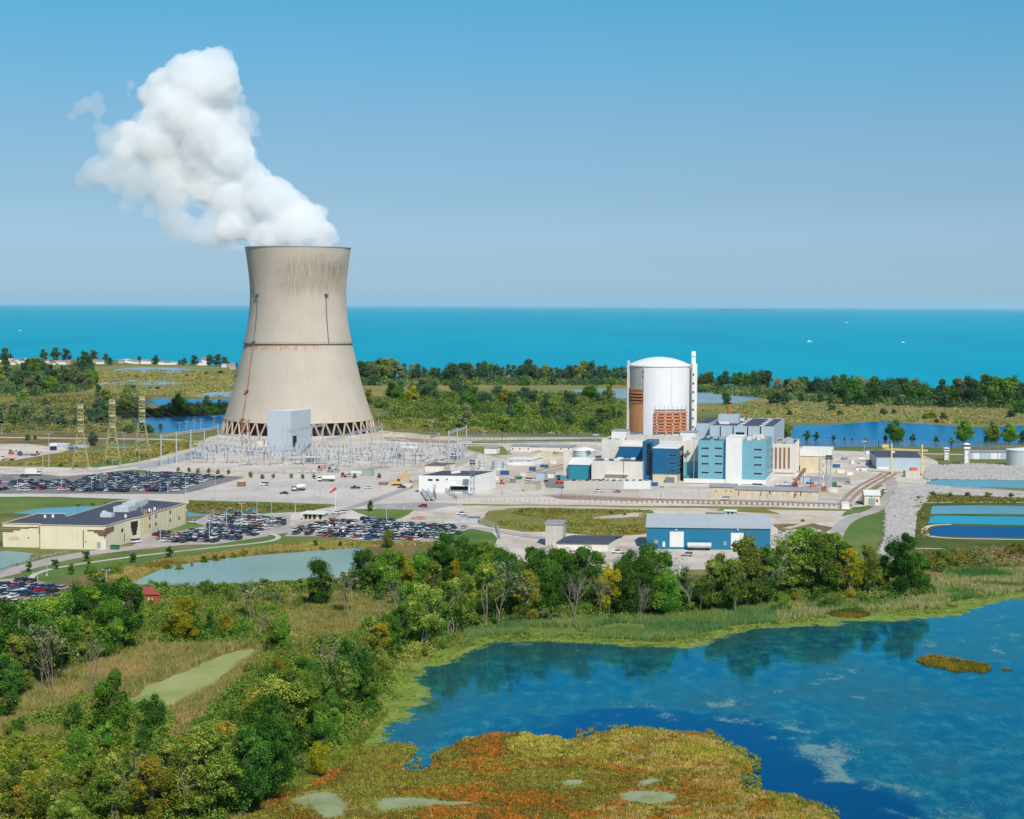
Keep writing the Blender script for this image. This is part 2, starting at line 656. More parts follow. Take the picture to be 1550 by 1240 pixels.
# far marsh plains and their ponds
sheet('marsh_plain', [(100, 556), (250, 551), (352, 557), (352, 602), (250, 600), (120, 592)], m_fmarsh, 6, 25)
sheet('marsh_plain', [(545, 578), (760, 577), (930, 578), (960, 590), (930, 602), (720, 600), (560, 600)], m_fmarsh, 6, 25)
sheet('marsh_plain', [(1040, 592), (1200, 598), (1560, 612), (1560, 648), (1330, 640), (1180, 640), (1050, 620)], m_fmarsh, 6, 25)
sheet('marsh_plain', [(-60, 600), (90, 597), (150, 604), (60, 625), (-60, 628)], m_meadow, 6, 25)
m_slate = MW('slate_pond_water', (146, 172, 184), .15, .3, .78, .4, .3)
for pp, mt in (([(176, 559), (210, 556), (270, 557), (308, 561), (300, 565), (230, 566), (170, 563)], m_slate),
               ([(140, 579), (200, 576), (250, 576), (290, 578), (270, 582), (190, 583), (140, 583)], m_slate),
               ([(288, 599), (320, 594), (356, 592), (356, 600), (310, 601)], m_slate),
               ([(216, 605), (240, 603), (300, 605), (356, 604), (356, 611), (290, 612), (240, 613), (222, 611)], m_blue),
               ([(30, 604), (52, 603), (60, 608), (36, 610)], m_blue), ([(86, 602), (100, 603), (100, 610), (92, 609)], m_blue), ([(132, 602), (143, 602), (143, 608), (132, 607)], m_blue),
               ([(200, 634), (250, 632), (300, 629), (352, 626), (356, 648), (300, 652), (240, 655), (205, 650)], m_blue),
               ([(868, 590), (900, 588), (945, 589), (960, 595), (945, 604), (905, 600), (870, 595)], m_slate),
               ([(1046, 590), (1100, 592), (1146, 595), (1150, 602), (1120, 610), (1046, 610)], m_slate),
               ([(1176, 650), (1200, 644), (1260, 643), (1300, 640), (1340, 637), (1380, 641), (1440, 645), (1470, 648), (1560, 644), (1580, 672), (1400, 678), (1250, 678), (1180, 674)], m_blue)):
    sheet('pond', pp, mt, 2.0, 14)
sheet('bank', [(205, 622), (260, 614), (352, 612), (356, 627), (300, 630), (240, 632), (200, 632)], MG('dark_bank_soil', [(30, 40, 26), (44, 52, 30)], .05, .6, .5), 2, 10)

# plant site
sheet('gravel_yard', [(-60, 712), (0, 705), (130, 708), (200, 700), (245, 686), (290, 672), (338, 655), (420, 650), (580, 652), (650, 660), (720, 662), (910, 662), (1100, 668), (1215, 676), (1330, 681), (1400, 690), (1420, 700), (1404, 735), (1340, 742), (1300, 775), (1278, 790), (1262, 820), (1262, 850), (1100, 862), (900, 862), (790, 850), (740, 825), (700, 800), (600, 790), (540, 790), (420, 800), (300, 775), (-60, 752)], m_gravel, 1.5, 15)
sheet('gravel_yard', [(-60, 672), (0, 672), (40, 672), (78, 676), (105, 680), (92, 685), (60, 690), (20, 697), (-60, 702)], m_gravel, 1.2, 12)
sheet('bare_earth', [(545, 652), (620, 655), (690, 664), (690, 672), (600, 668), (540, 662)], m_tan, 2, 10)
sheet('bare_earth', [(580, 662), (640, 664), (692, 668), (690, 671), (640, 670), (585, 667)], m_rust, 1, 8)
sheet('bare_earth', [(840, 680), (900, 690), (890, 700), (850, 712), (760, 725), (700, 735), (700, 722), (790, 705)], m_tan, 1.5, 10)
sheet('grass_strip', [(710, 667), (910, 664), (910, 669), (715, 671)], m_lawn, 1, 10)
sheet('grass_strip', [(1255, 676), (1400, 676), (1440, 678), (1440, 684), (1320, 684), (1260, 682)], m_lawn, 1, 10)
sheet('grass_strip', [(700, 672), (760, 674), (775, 688), (740, 690), (705, 682)], m_meadow, 1, 6)
sheet('meadow', [(-60, 700), (60, 695), (90, 686), (200, 676), (245, 668), (280, 662), (312, 665), (300, 676), (250, 688), (205, 698), (130, 708), (0, 706)], m_meadow, 2, 10)
sheet('meadow', [(-60, 658), (100, 655), (230, 656), (240, 666), (130, 672), (90, 672), (-60, 668)], m_dry, 2, 10)
m_gold = MG('goldenrod', [(150, 140, 40), (176, 160, 50), (120, 124, 48)], .08, .7, .5)
sheet('wildflowers', [(36, 700), (75, 695), (120, 694), (118, 698), (70, 702), (40, 703)], m_gold, 1.2, 5)
sheet('wildflowers', [(180, 680), (215, 679), (246, 680), (246, 683), (200, 684)], m_gold, 1, 5)
sheet('lawn', [(135, 703), (175, 694), (232, 688), (242, 692), (205, 700), (140, 709)], m_lawn, 1, 8)
sheet('lawn', [(168, 714), (200, 711), (225, 712), (222, 717), (175, 718)], m_lawn, .6, 5)
sheet('canal', [(205, 706), (245, 699), (300, 688), (345, 676), (350, 680), (300, 693), (250, 704), (212, 710)], MW('canal_water', (176, 186, 190), .2, .3, .7), .6, 6)
sheet('canal', [(170, 676), (245, 677), (245, 679), (170, 678)], m_pale, .5, 5)

# roads around the plant
strip('road', [(-60, 661), (60, 663), (150, 664), (260, 665), (300, 668), (330, 668)], 9, m_conc)
strip('road', [(140, 714), (190, 707), (240, 700), (280, 690), (312, 680), (305, 672), (270, 666)], 8, m_road)
strip('road', [(330, 668), (480, 670), (640, 674), (720, 675), (910, 676)], 8, m_conc)
strip('road', [(640, 666), (730, 668), (912, 669)], 7, m_road)
strip('road', [(1210, 684), (1300, 684), (1440, 688), (1560, 690)], 8, m_conc)
strip('railway_track', [(690, 743), (740, 728), (800, 716), (850, 704), (880, 697)], 3.2, m_rust)
strip('railway_track', [(730, 738), (790, 722), (850, 709), (885, 702)], 3.0, m_rust)
sheet('parking_lot', [(-60, 726), (60, 726), (120, 719), (190, 716), (262, 717), (372, 722), (345, 730), (300, 742), (270, 748), (-60, 747)], m_asph, .5, 10)
sheet('parking_lot', [(0, 718), (60, 718), (110, 722), (90, 726), (0, 727)], m_asph, .5, 10)
sheet('concrete_apron', [(280, 748), (345, 731), (390, 722), (560, 722), (590, 730), (640, 742), (700, 742), (660, 772), (560, 775), (500, 768), (460, 762), (270, 755)], m_conc, .4, 20)
strip('road', [(-60, 750), (100, 750), (280, 752), (420, 758), (500, 763)], 14, m_conc)
m_patch = MG('asphalt_patch', [(168, 164, 162), (180, 176, 174)], .05, .8, .8, fvar=.1, bs=.1)
sheet('asphalt_apron', [(560, 764), (640, 760), (700, 763), (640, 774), (575, 772)], m_patch, .3, 8)
strip('road', [(498, 784), (520, 772), (560, 760), (600, 745), (650, 728)], 6, m_patch)
sheet('lawn', [(-60, 752), (90, 752), (180, 755), (210, 757), (170, 768), (120, 770), (60, 776), (-60, 780)], m_lawn, 1.2, 8)
sheet('lawn', [(285, 757), (400, 760), (500, 763), (512, 765), (470, 774), (395, 778), (330, 782), (285, 780)], m_lawn, 1.2, 8)
sheet('lawn', [(530, 771), (560, 770), (628, 772), (612, 784), (590, 787), (555, 781)], m_lawn, .6, 6)
sheet('bare_earth', [(628, 773), (650, 780), (630, 788), (600, 787), (612, 782)], m_tan, 1, 5)
sheet('pond', [(18, 777), (50, 771), (110, 767), (180, 765), (180, 784), (110, 782), (60, 779)], m_pale, 1, 8)
sheet('pond', [(283, 768), (330, 766), (396, 770), (400, 774), (345, 780), (283, 782)], m_pale, 1, 8)
sheet('parking_lot', [(200, 826), (240, 800), (286, 792), (318, 778), (440, 778), (440, 800), (402, 812), (330, 824)], m_road, .4, 8)
sheet('lawn', [(218, 810), (262, 796), (286, 790), (312, 796), (295, 800), (258, 806)], m_lawn, .5, 5)
sheet('parking_lot', [(430, 812), (450, 796), (500, 784), (650, 790), (712, 796), (705, 816), (640, 822), (560, 820), (500, 812)], m_road, .4, 8)
strip('road', [(-60, 884), (30, 862), (90, 845), (165, 833), (260, 824), (360, 812), (420, 806), (445, 800), (500, 784)], 11, m_road)
sheet('lawn', [(30, 865), (100, 850), (160, 842), (260, 832), (420, 812), (520, 820), (420, 830), (250, 850), (130, 880), (60, 885)], m_lawn, 1, 8)
strip('path', [(-40, 900), (60, 884), (42, 874), (70, 862), (130, 852), (220, 840), (330, 828), (410, 820), (425, 813), (412, 808)], 2.4, m_conc)
sheet('parking_lot', [(-60, 882), (40, 874), (60, 880), (110, 892), (95, 912), (-60, 925)], m_road, .4, 8)
sheet('pond', [(-60, 838), (10, 834), (52, 838), (40, 848), (0, 862), (-60, 866)], m_silt, 1, 6)
sheet('rough_bank', [(52, 886), (130, 872), (250, 845), (430, 822), (520, 818), (700, 822), (760, 840), (800, 870), (1160, 870), (1160, 930), (520, 940), (60, 920)], m_dry, 2, 8)
sheet('pond', [(200, 884), (230, 868), (262, 856), (330, 846), (420, 838), (500, 832), (548, 828), (560, 850), (540, 872), (470, 880), (420, 882), (330, 886), (270, 888)], m_silt, 1.5, 7)
sheet('meadow', [(722, 790), (740, 772), (800, 768), (900, 770), (985, 772), (1000, 782), (985, 808), (920, 812), (850, 806), (790, 805), (740, 798)], m_meadow, 1.5, 8)
sheet('meadow', [(1060, 780), (1090, 770), (1160, 771), (1180, 777), (1150, 790), (1080, 788)], m_meadow, 1.2, 6)
sheet('meadow', [(1170, 794), (1230, 792), (1260, 798), (1250, 806), (1180, 808)], m_dry, 1.2, 6)
sheet('grass_strip', [(700, 763), (820, 764), (960, 766), (1060, 766), (1150, 767), (1290, 771), (1290, 774), (1060, 769), (820, 767), (700, 765)], m_meadow, .8, 8)
sheet('meadow', [(660, 815), (712, 800), (745, 806), (752, 818), (740, 832), (690, 830)], m_lawn, 1, 6)
strip('road', [(690, 798), (735, 800), (800, 812), (850, 818), (920, 824), (980, 836)], 7, m_road)
strip('dirt_road', [(690, 776), (760, 766), (900, 768), (1060, 773), (1180, 780), (1260, 785)], 9, m_tan)

for i_, (pp_, w_) in enumerate((([(700, 738), (760, 728), (830, 716), (870, 708)], 5), ([(640, 752), (760, 748), (860, 750), (1000, 752)], 6), ([(850, 738), (960, 742), (1010, 748), (1150, 752), (1290, 757)], 7), ([(1080, 742), (1180, 738), (1240, 742), (1270, 752)], 6), ([(580, 660), (640, 672), (700, 680), (745, 690), (800, 700)], 5), ([(660, 786), (690, 776), (760, 770)], 8), ([(860, 845), (960, 850), (1040, 858)], 7), ([(1190, 800), (1230, 790), (1270, 786)], 4))):
    strip('track', pp_, w_, m_tan if i_ % 2 else m_road)
for pp_ in ([(745, 722), (800, 716), (836, 718), (842, 726), (800, 732), (752, 732)], [(1225, 722), (1290, 712), (1320, 716), (1300, 726), (1240, 732)], [(850, 742), (980, 744), (1010, 752), (870, 750)], [(340, 692), (420, 688), (480, 692), (430, 700), (350, 700)], [(880, 786), (960, 776), (990, 774), (975, 782)], [(1180, 780), (1260, 778), (1262, 790), (1190, 790)]):
    sheet('bare_earth', pp_, m_tan, 1.5, 6)
sheet('asphalt_apron', [(822, 728), (842, 720), (892, 722), (905, 732), (860, 740), (826, 738)], m_asph, .4, 6)
sheet('railway_ballast', [(820, 749), (860, 748), (1000, 755), (1150, 758), (1290, 763), (1290, 767), (1060, 763), (850, 756)], m_rust, .8, 6)

# right side: dike, riprap, lagoons
sheet('lawn', [(1262, 850), (1270, 800), (1290, 786), (1335, 776), (1345, 780), (1335, 812), (1310, 850)], m_lawn, .8, 6)
sheet('lawn', [(1272, 782), (1290, 768), (1318, 766), (1322, 770), (1290, 778)], m_lawn, .6, 5)
sheet('lawn', [(1300, 762), (1312, 742), (1330, 733), (1338, 734), (1320, 745), (1310, 764)], m_meadow, .6, 5)
strip('road', [(1255, 850), (1262, 812), (1280, 786), (1330, 772), (1346, 752), (1352, 738), (1346, 722)], 7, m_road)
for a, b in ((1290, 1335), (1302, 1345), (1316, 1356)):
    strip('railway_track', [(a - 20, 764), (a - 6, 748), (a + 10, 735), (b - 4, 720), (b, 716)], 2.4, m_rust)
sheet('rubble_bank', [(1340, 770), (1356, 740), (1400, 732), (1560, 744), (1560, 752), (1410, 748), (1388, 775), (1384, 815), (1350, 850), (1325, 850), (1338, 810)], MG('crushed_rock', [(150, 146, 142), (176, 172, 168), (194, 188, 184)], .12, .8, 1.2, fvar=.35, bs=.8), 1.2, 6)
sheet('rubble_bank', [(1396, 722), (1404, 706), (1470, 702), (1560, 706), (1580, 728), (1400, 726)], MATS['crushed_rock'], 1, 6)
sheet('canal', [(1400, 736), (1402, 729), (1440, 723), (1560, 726), (1600, 740), (1500, 738)], m_pale, .8, 6)
strip('dirt_road', [(1350, 736), (1400, 737), (1480, 742), (1600, 748)], 6, m_conc)
sheet('meadow', [(1384, 752), (1420, 748), (1620, 754), (1640, 830), (1560, 836), (1400, 838), (1385, 815)], m_weedgr, 1, 8)
strip('dirt_road', [(1600, 761), (1480, 760), (1400, 761)], 2.6, m_tan)
strip('dirt_road', [(1620, 818), (1500, 816), (1410, 814), (1396, 805), (1404, 795), (1440, 794)], 2.8, m_conc)
sheet('lagoon', [(1412, 766), (1470, 765), (1620, 767), (1620, 780), (1500, 778), (1408, 778)], m_pale, .5, 8)
sheet('lagoon', [(1408, 783), (1420, 781), (1620, 783), (1620, 796), (1500, 794), (1404, 792)], m_teal, .5, 8)
sheet('lagoon', [(1410, 799), (1430, 796), (1620, 799), (1620, 817), (1500, 813), (1406, 811)], m_navy, .5, 8)
sheet('marsh_bank', [(1380, 840), (1560, 834), (1660, 836), (1700, 905), (1520, 915), (1420, 930), (1380, 900)], m_dry, 2, 8)
strip('path', [(1385, 830), (1430, 831)], 2, m_conc)
# ------------------------------------------------------------------ near lake with its duckweed, and the marsh land round it
SH = [(1700, 880), (1600, 893), (1500, 905), (1440, 918), (1428, 928), (1390, 926), (1330, 930), (1290, 926), (1240, 938), (1180, 946), (1110, 950), (1070, 962), (1030, 974), (980, 974), (900, 969), (800, 966), (735, 968), (700, 980), (655, 1002), (615, 1008), (596, 1028), (588, 1056), (562, 1090), (545, 1118), (520, 1142), (480, 1160), (440, 1180), (415, 1206), (385, 1236), (340, 1272), (300, 1330)]
SHW = [tuple(G(a, b).xy) for a, b in SH]
ISL = [(330, 1300), (350, 1252), (410, 1204), (470, 1172), (540, 1137), (585, 1128), (626, 1128), (622, 1146), (608, 1160), (612, 1168), (640, 1168), (656, 1142), (700, 1122), (740, 1111), (800, 1111), (870, 1122), (905, 1113), (950, 1102), (985, 1111), (1050, 1111), (1076, 1115), (1100, 1135), (1135, 1156), (1142, 1166), (1120, 1172), (1122, 1196), (1155, 1200), (1205, 1207), (1242, 1220), (1256, 1244), (1262, 1300)]
ISW = roughline([tuple(G(a, b).xy) for a, b in ISL], 1.5, 2.2, True, 5)

step = 1.3
gx = np.arange(-75, 215, step); gy = np.arange(325, 655, step)
X, Y = np.meshgrid(gx, gy)
xf, yf = X.ravel(), Y.ravel()
dl = polydist(xf, yf, SHW)
di = polydist(xf, yf, ISW + ISW[:1])
n_a = vnoise(xf, yf * .6, .05, 1, 4); n_b = vnoise(xf, yf * .7, .16, 2, 4); n_c = vnoise(xf, yf * .6, .02, 3, 3)
# duckweed crowds the west and north banks; it is widest in the bay at the left
bay = np.clip((40 - (xf + 75) * .5 + (n_c - .5) * 40) / 40, 0, 1) * np.clip((yf - 405) / 40, 0, 1) * np.clip((560 - yf) / 40, 0, 1)
wdt = 4 + 8 * n_c + 6 * bay + 6 * np.clip((xf - 95) / 20, 0, 1) * np.clip((170 - xf) / 20, 0, 1)
weed = np.clip((1.2 - dl / wdt + (n_b - .5) * 1.2) * 1.1, 0, 1)
# algae mats: thick and broken, with painted dark reflections, under the banks, thinner over the shallows, gone in the channel along the island
film = np.clip((di - 4 - 18 * n_a) / 9 + (n_b - .5) * 1.8, 0, 1) * (.55 + .45 * np.clip((n_a - .3) * 3, 0, 1))
film = np.maximum(film, np.clip(1.35 - dl / (20 + 26 * n_c + 44 * bay), 0, 1.3))
edge_film = np.clip(1.15 - np.abs(di - 16 - 12 * n_c) / 11, 0, 1) * np.clip((n_b - .36) * 4, 0, 1) * np.clip((xf - 25) / 25 + .35, 0, 1)
edge_film = np.maximum(edge_film, .7 * np.clip((n_b - .55) * 6, 0, 1) * np.clip((n_a - .5) * 5, 0, 1))
nx, ny = len(gx), len(gy)
idx = np.arange(nx * ny).reshape(ny, nx)
q = np.stack([idx[:-1, :-1], idx[:-1, 1:], idx[1:, 1:], idx[1:, :-1]], -1).reshape(-1, 4)
lake_z = lay([(gx[0], gy[0]), (gx[-1], gy[-1])])
co = np.stack([xf, yf, np.full_like(xf, lake_z)], -1)

mt, nt, b = newmat('weedy_lake_water')
v = coords(nt, True)
A = lambda n_: (lambda a: (setattr(a, 'attribute_name', n_), a)[1])(N(nt, "ShaderNodeAttribute")).outputs["Fac"]
fine = noise(nt, v, 1.3, 6, .7)
mid_ = noise(nt, v, .22, 6, .65, (1, .55, 1))
wf = ramp(nt, math_(nt, 'ADD', A('weed'), math_(nt, 'ADD', math_(nt, 'MULTIPLY', math_(nt, 'SUBTRACT', fine, .5), .8), math_(nt, 'MULTIPLY', math_(nt, 'SUBTRACT', noise(nt, v, .3, 6, .7, (.6, 1, 1)), .5), 1.5))), [(.42, (0, 0, 0)), (.6, (1, 1, 1))])
ff = math_(nt, 'MULTIPLY', ramp(nt, math_(nt, 'ADD', A('film'), math_(nt, 'MULTIPLY', math_(nt, 'SUBTRACT', mid_, .5), 1.1)), [(.1, (0, 0, 0)), (.72, (1, 1, 1))]), .5)
ef = ramp(nt, math_(nt, 'ADD', math_(nt, 'ADD', A('scum'), math_(nt, 'MULTIPLY', math_(nt, 'SUBTRACT', mid_, .5), 1.6)), math_(nt, 'MULTIPLY', math_(nt, 'SUBTRACT', fine, .5), 2.0)), [(.42, (0, 0, 0)), (.85, (1, 1, 1))])
deep = C(0, 60, 130, .4)
filmc = ramp(nt, mid_, [(.25, C(0, 88, 114, .6)), (.5, C(8, 108, 128, .7)), (.64, C(48, 122, 126, .8)), (.82, C(98, 138, 122, .85))])
c1 = mix(nt, deep, filmc, math_(nt, 'MULTIPLY', ff, 1.7, clamp=True))
speck = ramp(nt, noise(nt, v, 2.2, 5, .75), [(.5, (0, 0, 0)), (.64, (1, 1, 1))])
speckc = ramp(nt, noise(nt, v, .15, 4, .6), [(.3, C(52, 112, 100)), (.55, C(92, 132, 110)), (.72, C(150, 120, 104))])
c1 = mix(nt, c1, speckc, math_(nt, 'MULTIPLY', math_(nt, 'MULTIPLY', speck, ff), .85))
bank = ramp(nt, A('film'), [(.72, (0, 0, 0)), (.98, (1, 1, 1))])
c1 = mix(nt, c1, ramp(nt, fine, [(.35, C(20, 36, 26, .7)), (.5, C(58, 82, 54, .7)), (.68, C(98, 118, 78, .7))]), math_(nt, 'MULTIPLY', bank, .42))  # bank algae, with dark tree reflections put into its colour
scumc = ramp(nt, fine, [(.3, C(96, 134, 120)), (.7, C(152, 158, 124))])
c2 = mix(nt, c1, scumc, math_(nt, 'MULTIPLY', ef, .75))
wc = ramp(nt, noise(nt, v, .35, 6, .7), [(.3, C(96, 122, 44, .75)), (.55, C(138, 154, 66, .75)), (.75, C(166, 172, 96, .75))])
c3 = mix(nt, c2, wc, wf)
rg = math_(nt, 'ADD', math_(nt, 'ADD', math_(nt, 'MULTIPLY', ff, .05), math_(nt, 'MULTIPLY', wf, .7)), .05)
rf = math_(nt, 'MULTIPLY', math_(nt, 'SUBTRACT', math_(nt, 'SUBTRACT', 1.0, math_(nt, 'MULTIPLY', ff, .3)), math_(nt, 'MULTIPLY', wf, .8)), 1.45)
water_shader(nt, b, c3, rg, rf, noise(nt, v, .8, 3, .6), .03, .05, (.12, .8, .95, 1))
me = big_mesh('lake', co, q, mt, {'weed': weed, 'film': film, 'scum': edge_film}, quads=True)
o = bpy.data.objects.new('lake', me); COL.objects.link(o); tag(o, kind='structure')

m_marsh = MG('reed_marsh_soil', [(84, 92, 42), (124, 112, 62), (146, 126, 78), (98, 104, 48)], .04, .8, .5, fvar=.4)
LAND = [(-300, 905), (0, 905), (60, 905), (200, 890), (420, 884), (520, 888), (560, 920), (760, 915), (1160, 905), (1300, 880), (1390, 860), (1440, 852), (1560, 840), (1720, 840)] + SH + [(200, 1420), (-300, 1420)]
sheet('marsh_land', LAND, m_marsh, 1.2, 4)
strip('duckweed_margin', SH[1:-3], 8, MG('duckweed_mat', [(84, 112, 40), (128, 146, 60), (152, 164, 84), (96, 120, 46)], .12, .68, .6, fvar=.25, bs=.1), smoothn=1)
m_isl = MG('island_peat', [(60, 64, 26), (92, 80, 34), (104, 88, 38), (80, 90, 38)], .1, .6, .6, fvar=.4)
sheet('marsh_island', ISW, m_isl, 0, world=True)
sheet('marsh_island', [(1388, 1000), (1410, 994), (1440, 999), (1462, 1003), (1490, 1007), (1502, 1013), (1488, 1019), (1466, 1015), (1448, 1018), (1430, 1012), (1395, 1006)], m_isl, .5, 2)
sheet('marsh_island', [(1513, 1012), (1530, 1013), (1534, 1017), (1518, 1017)], m_isl, .3, 1)
sheet('marsh_island', [(1250, 930), (1262, 924), (1300, 924), (1318, 931), (1300, 936), (1262, 934)], m_isl, .5, 2)
m_duck2 = MG('grey_duckweed', [(128, 150, 92), (156, 170, 120), (178, 186, 146), (146, 162, 110)], .12, .62, 1.2, fvar=.16, bs=.05)
for pp in ([(428, 1208), (470, 1196), (500, 1194), (530, 1208), (540, 1225), (530, 1245), (490, 1250), (465, 1225), (430, 1218)],
           [(545, 1222), (570, 1206), (620, 1204), (680, 1212), (760, 1216), (700, 1222), (640, 1224), (600, 1230), (560, 1232)],
           [(838, 1186), (860, 1180), (890, 1180), (885, 1190), (850, 1194)],
           [(960, 1186), (985, 1176), (1002, 1178), (996, 1188), (970, 1194)],
           [(918, 1204), (945, 1196), (985, 1196), (1020, 1198), (1042, 1206), (1036, 1218), (990, 1224), (930, 1216)],
           [(690, 1226), (740, 1218), (762, 1222), (720, 1232)]):
    sheet('duckweed_pool', pp, m_duck2, .7, 2)
CREEK = [(382, 982), (386, 989), (352, 1011), (320, 1037), (286, 1053), (262, 1067), (228, 1079), (186, 1079), (196, 1062), (225, 1036), (262, 1022), (290, 1012), (320, 1000), (350, 988)]
sheet('duckweed_creek', CREEK, m_duck, 1.5, 2.5)
for pp in ([(470, 1012), (490, 1000), (506, 1008), (504, 1030), (488, 1046), (470, 1050), (476, 1030)],
           [(120, 1230), (160, 1224), (240, 1234), (260, 1260), (110, 1260)], [(352, 1078), (375, 1070), (382, 1100), (356, 1110)], [(296, 1130), (330, 1122), (335, 1150), (300, 1155)]):
    sheet('pond', pp, MW('marsh_pool_water', (40, 110, 190), .1, .5, .7, .2, .4), .6, 2)

# ------------------------------------------------------------------ leaves and blades
def leafmat(key, tr=.3, hue=.0, attr=True, stops=None, objvar=.0):
    mt, nt, b = newmat(key)
    nt.nodes.remove(b)
    out = nt.nodes["Material Output"]
    a = N(nt, "ShaderNodeAttribute"); a.attribute_name = 'pc'
    col = a.outputs["Color"]
    if stops:
        col = ramp(nt, a.outputs["Fac"], stops)
    if objvar:
        oi = N(nt, "ShaderNodeObjectInfo")
        hs = N(nt, "ShaderNodeHueSaturation")
        nt.links.new(col, hs.inputs["Color"])
        h = math_(nt, 'ADD', math_(nt, 'MULTIPLY', math_(nt, 'SUBTRACT', oi.outputs["Random"], .5), objvar), .5)
        nt.links.new(h, hs.inputs["Hue"])
        nt.links.new(math_(nt, 'ADD', math_(nt, 'MULTIPLY', math_(nt, 'FRACT', math_(nt, 'MULTIPLY', oi.outputs["Random"], 7.3)), .5), .75), hs.inputs["Value"])
        col = hs.outputs[0]
    d = N(nt, "ShaderNodeBsdfDiffuse"); t = N(nt, "ShaderNodeBsdfTranslucent"); g = N(nt, "ShaderNodeBsdfGlossy")
    nt.links.new(col, d.inputs[0])
    tc_ = mix(nt, col, (1.15, 1.25, .5, 1), 1.0, 'MULTIPLY')
    nt.links.new(tc_, t.inputs[0])
    ms = N(nt, "ShaderNodeMixShader"); ms.inputs[0].default_value = tr
    nt.links.new(d.outputs[0], ms.inputs[1]); nt.links.new(t.outputs[0], ms.inputs[2])
    nt.links.new(ms.outputs[0], out.inputs[0])
    MATS[key] = mt
    return mt


m_blade = leafmat('plant_blades', .25)


def tufts(name, poly, n, h, wd, k, pal, seed, lean=.5, scale=.06, z=None, label=None, kind='stuff', hole=None, flat=0.0, cut=None, hnoise=.4, sharp=1.0):
    """a bed of blades: n tufts of k blades inside a world outline"""
    r = np.random.default_rng(seed)
    P = np.array(poly)
    lo, hi = P.min(0), P.max(0)
    xs = np.zeros(0); ys = np.zeros(0)
    tries = 0
    while len(xs) < n and tries < 12:
        x = r.uniform(lo[0], hi[0], n * 2); y = r.uniform(lo[1], hi[1], n * 2)
        ok = inpoly(x, y, poly)
        for hp in (hole or []):
            ok &= ~inpoly(x, y, hp)
        if cut is not None:
            ok &= vnoise(x, y, scale * 1.5, seed + 40, 3) > cut
        xs = np.concatenate([xs, x[ok]]); ys = np.concatenate([ys, y[ok]]); tries += 1
    xs, ys = xs[:n], ys[:n]; n = len(xs)
    pa = np.array([[lin(c[0]), lin(c[1]), lin(c[2])] for c in pal]) * (1.5 if name != 'marsh_plants' else 1.4)
    f = np.clip((vnoise(xs, ys, scale, seed, 4) - .5) / .5 * sharp + .5 + r.normal(0, .12, n), 0, .999) * (len(pal) - 1)
    i = f.astype(int); t = (f - i)[:, None]
    tc = pa[i] * (1 - t) + pa[np.minimum(i + 1, len(pal) - 1)] * t
    tc = tc * (1 + r.normal(0, .16, (n, 1)))
    hh = h * (1 + hnoise * (vnoise(xs, ys, scale * 2.5, seed + 5, 3) - .5) * 2) * r.uniform(.7, 1.2, n)
    X = np.repeat(xs, k); Y_ = np.repeat(ys, k); HH = np.repeat(hh, k) * r.uniform(.6, 1.1, n * k)
    a = r.uniform(0, 2 * PI, n * k); a2 = r.uniform(0, 2 * PI, n * k)
    ro = r.uniform(0, wd * 2.2, n * k)
    bx = X + np.cos(a) * ro; by = Y_ + np.sin(a) * ro
    w2 = wd * r.uniform(.5, 1.2, n * k) / 2
    dx, dy = np.cos(a2) * w2, np.sin(a2) * w2
    lx = np.cos(a) * lean * HH * r.uniform(.2, 1, n * k); ly = np.sin(a) * lean * HH * r.uniform(.2, 1, n * k)
    z0 = _zs[0] if z is None else z
    v0 = np.stack([bx - dx, by - dy, np.full_like(bx, z0)], -1)
    v1 = np.stack([bx + dx, by + dy, np.full_like(bx, z0)], -1)
    v2 = np.stack([bx + lx + dx * flat, by + ly + dy * flat, z0 + HH], -1)
    v3 = np.stack([bx + lx - dx * flat, by + ly - dy * flat, z0 + HH], -1)
    colr = np.repeat(tc, k, 0) * r.uniform(.8, 1.2, (n * k, 1))
    m_ = n * k
    if flat:
        co = np.stack([v0, v1, v2, v3], 1).reshape(-1, 3)
        tri = np.arange(m_ * 4).reshape(-1, 4)
    else:
        co = np.stack([v0, v1, v2], 1).reshape(-1, 3)
        tri = np.arange(m_ * 3).reshape(-1, 3)
    me = big_mesh(name, co, tri, m_blade, {'pc': colr}, quads=bool(flat))
    o = bpy.data.objects.new(name, me); COL.objects.link(o)
    return tag(o, label, None, None, kind)


creekW = wpoly([(386, 980), (390, 992), (354, 1017), (322, 1043), (288, 1059), (264, 1073), (228, 1084), (182, 1085), (188, 1062), (222, 1034), (262, 1020), (290, 1010), (320, 998), (350, 986)])
poolsW = []
REED = [(112, 108, 58), (146, 132, 80), (98, 104, 50), (160, 142, 96), (84, 98, 42), (124, 122, 70), (150, 128, 84)]
for q_, (pp, n_) in enumerate((([(40, 1058), (60, 1010), (130, 1000), (240, 985), (330, 980), (384, 976), (400, 985), (380, 1010), (300, 1075), (250, 1090), (100, 1085), (30, 1078)], 15000), ([(-20, 1085), (20, 1092), (100, 1118), (110, 1140), (-20, 1140)], 4500), ([(380, 1000), (420, 985), (440, 930), (530, 895), (660, 930), (640, 965), (540, 965), (470, 985), (420, 1020), (340, 1080), (300, 1080)], 15000), ([(-20, 1000), (200, 960), (420, 890), (520, 885), (690, 940), (700, 972), (610, 1006), (590, 1050), (540, 1116), (440, 1178), (330, 1270), (-20, 1270)], 26000))):
    tufts('reed_bed', wpoly(pp), n_, 2.0 if q_ < 3 else 1.3, .14, 6, REED, 3 + q_ * 30, .4, .035, hole=[creekW], flat=.25)
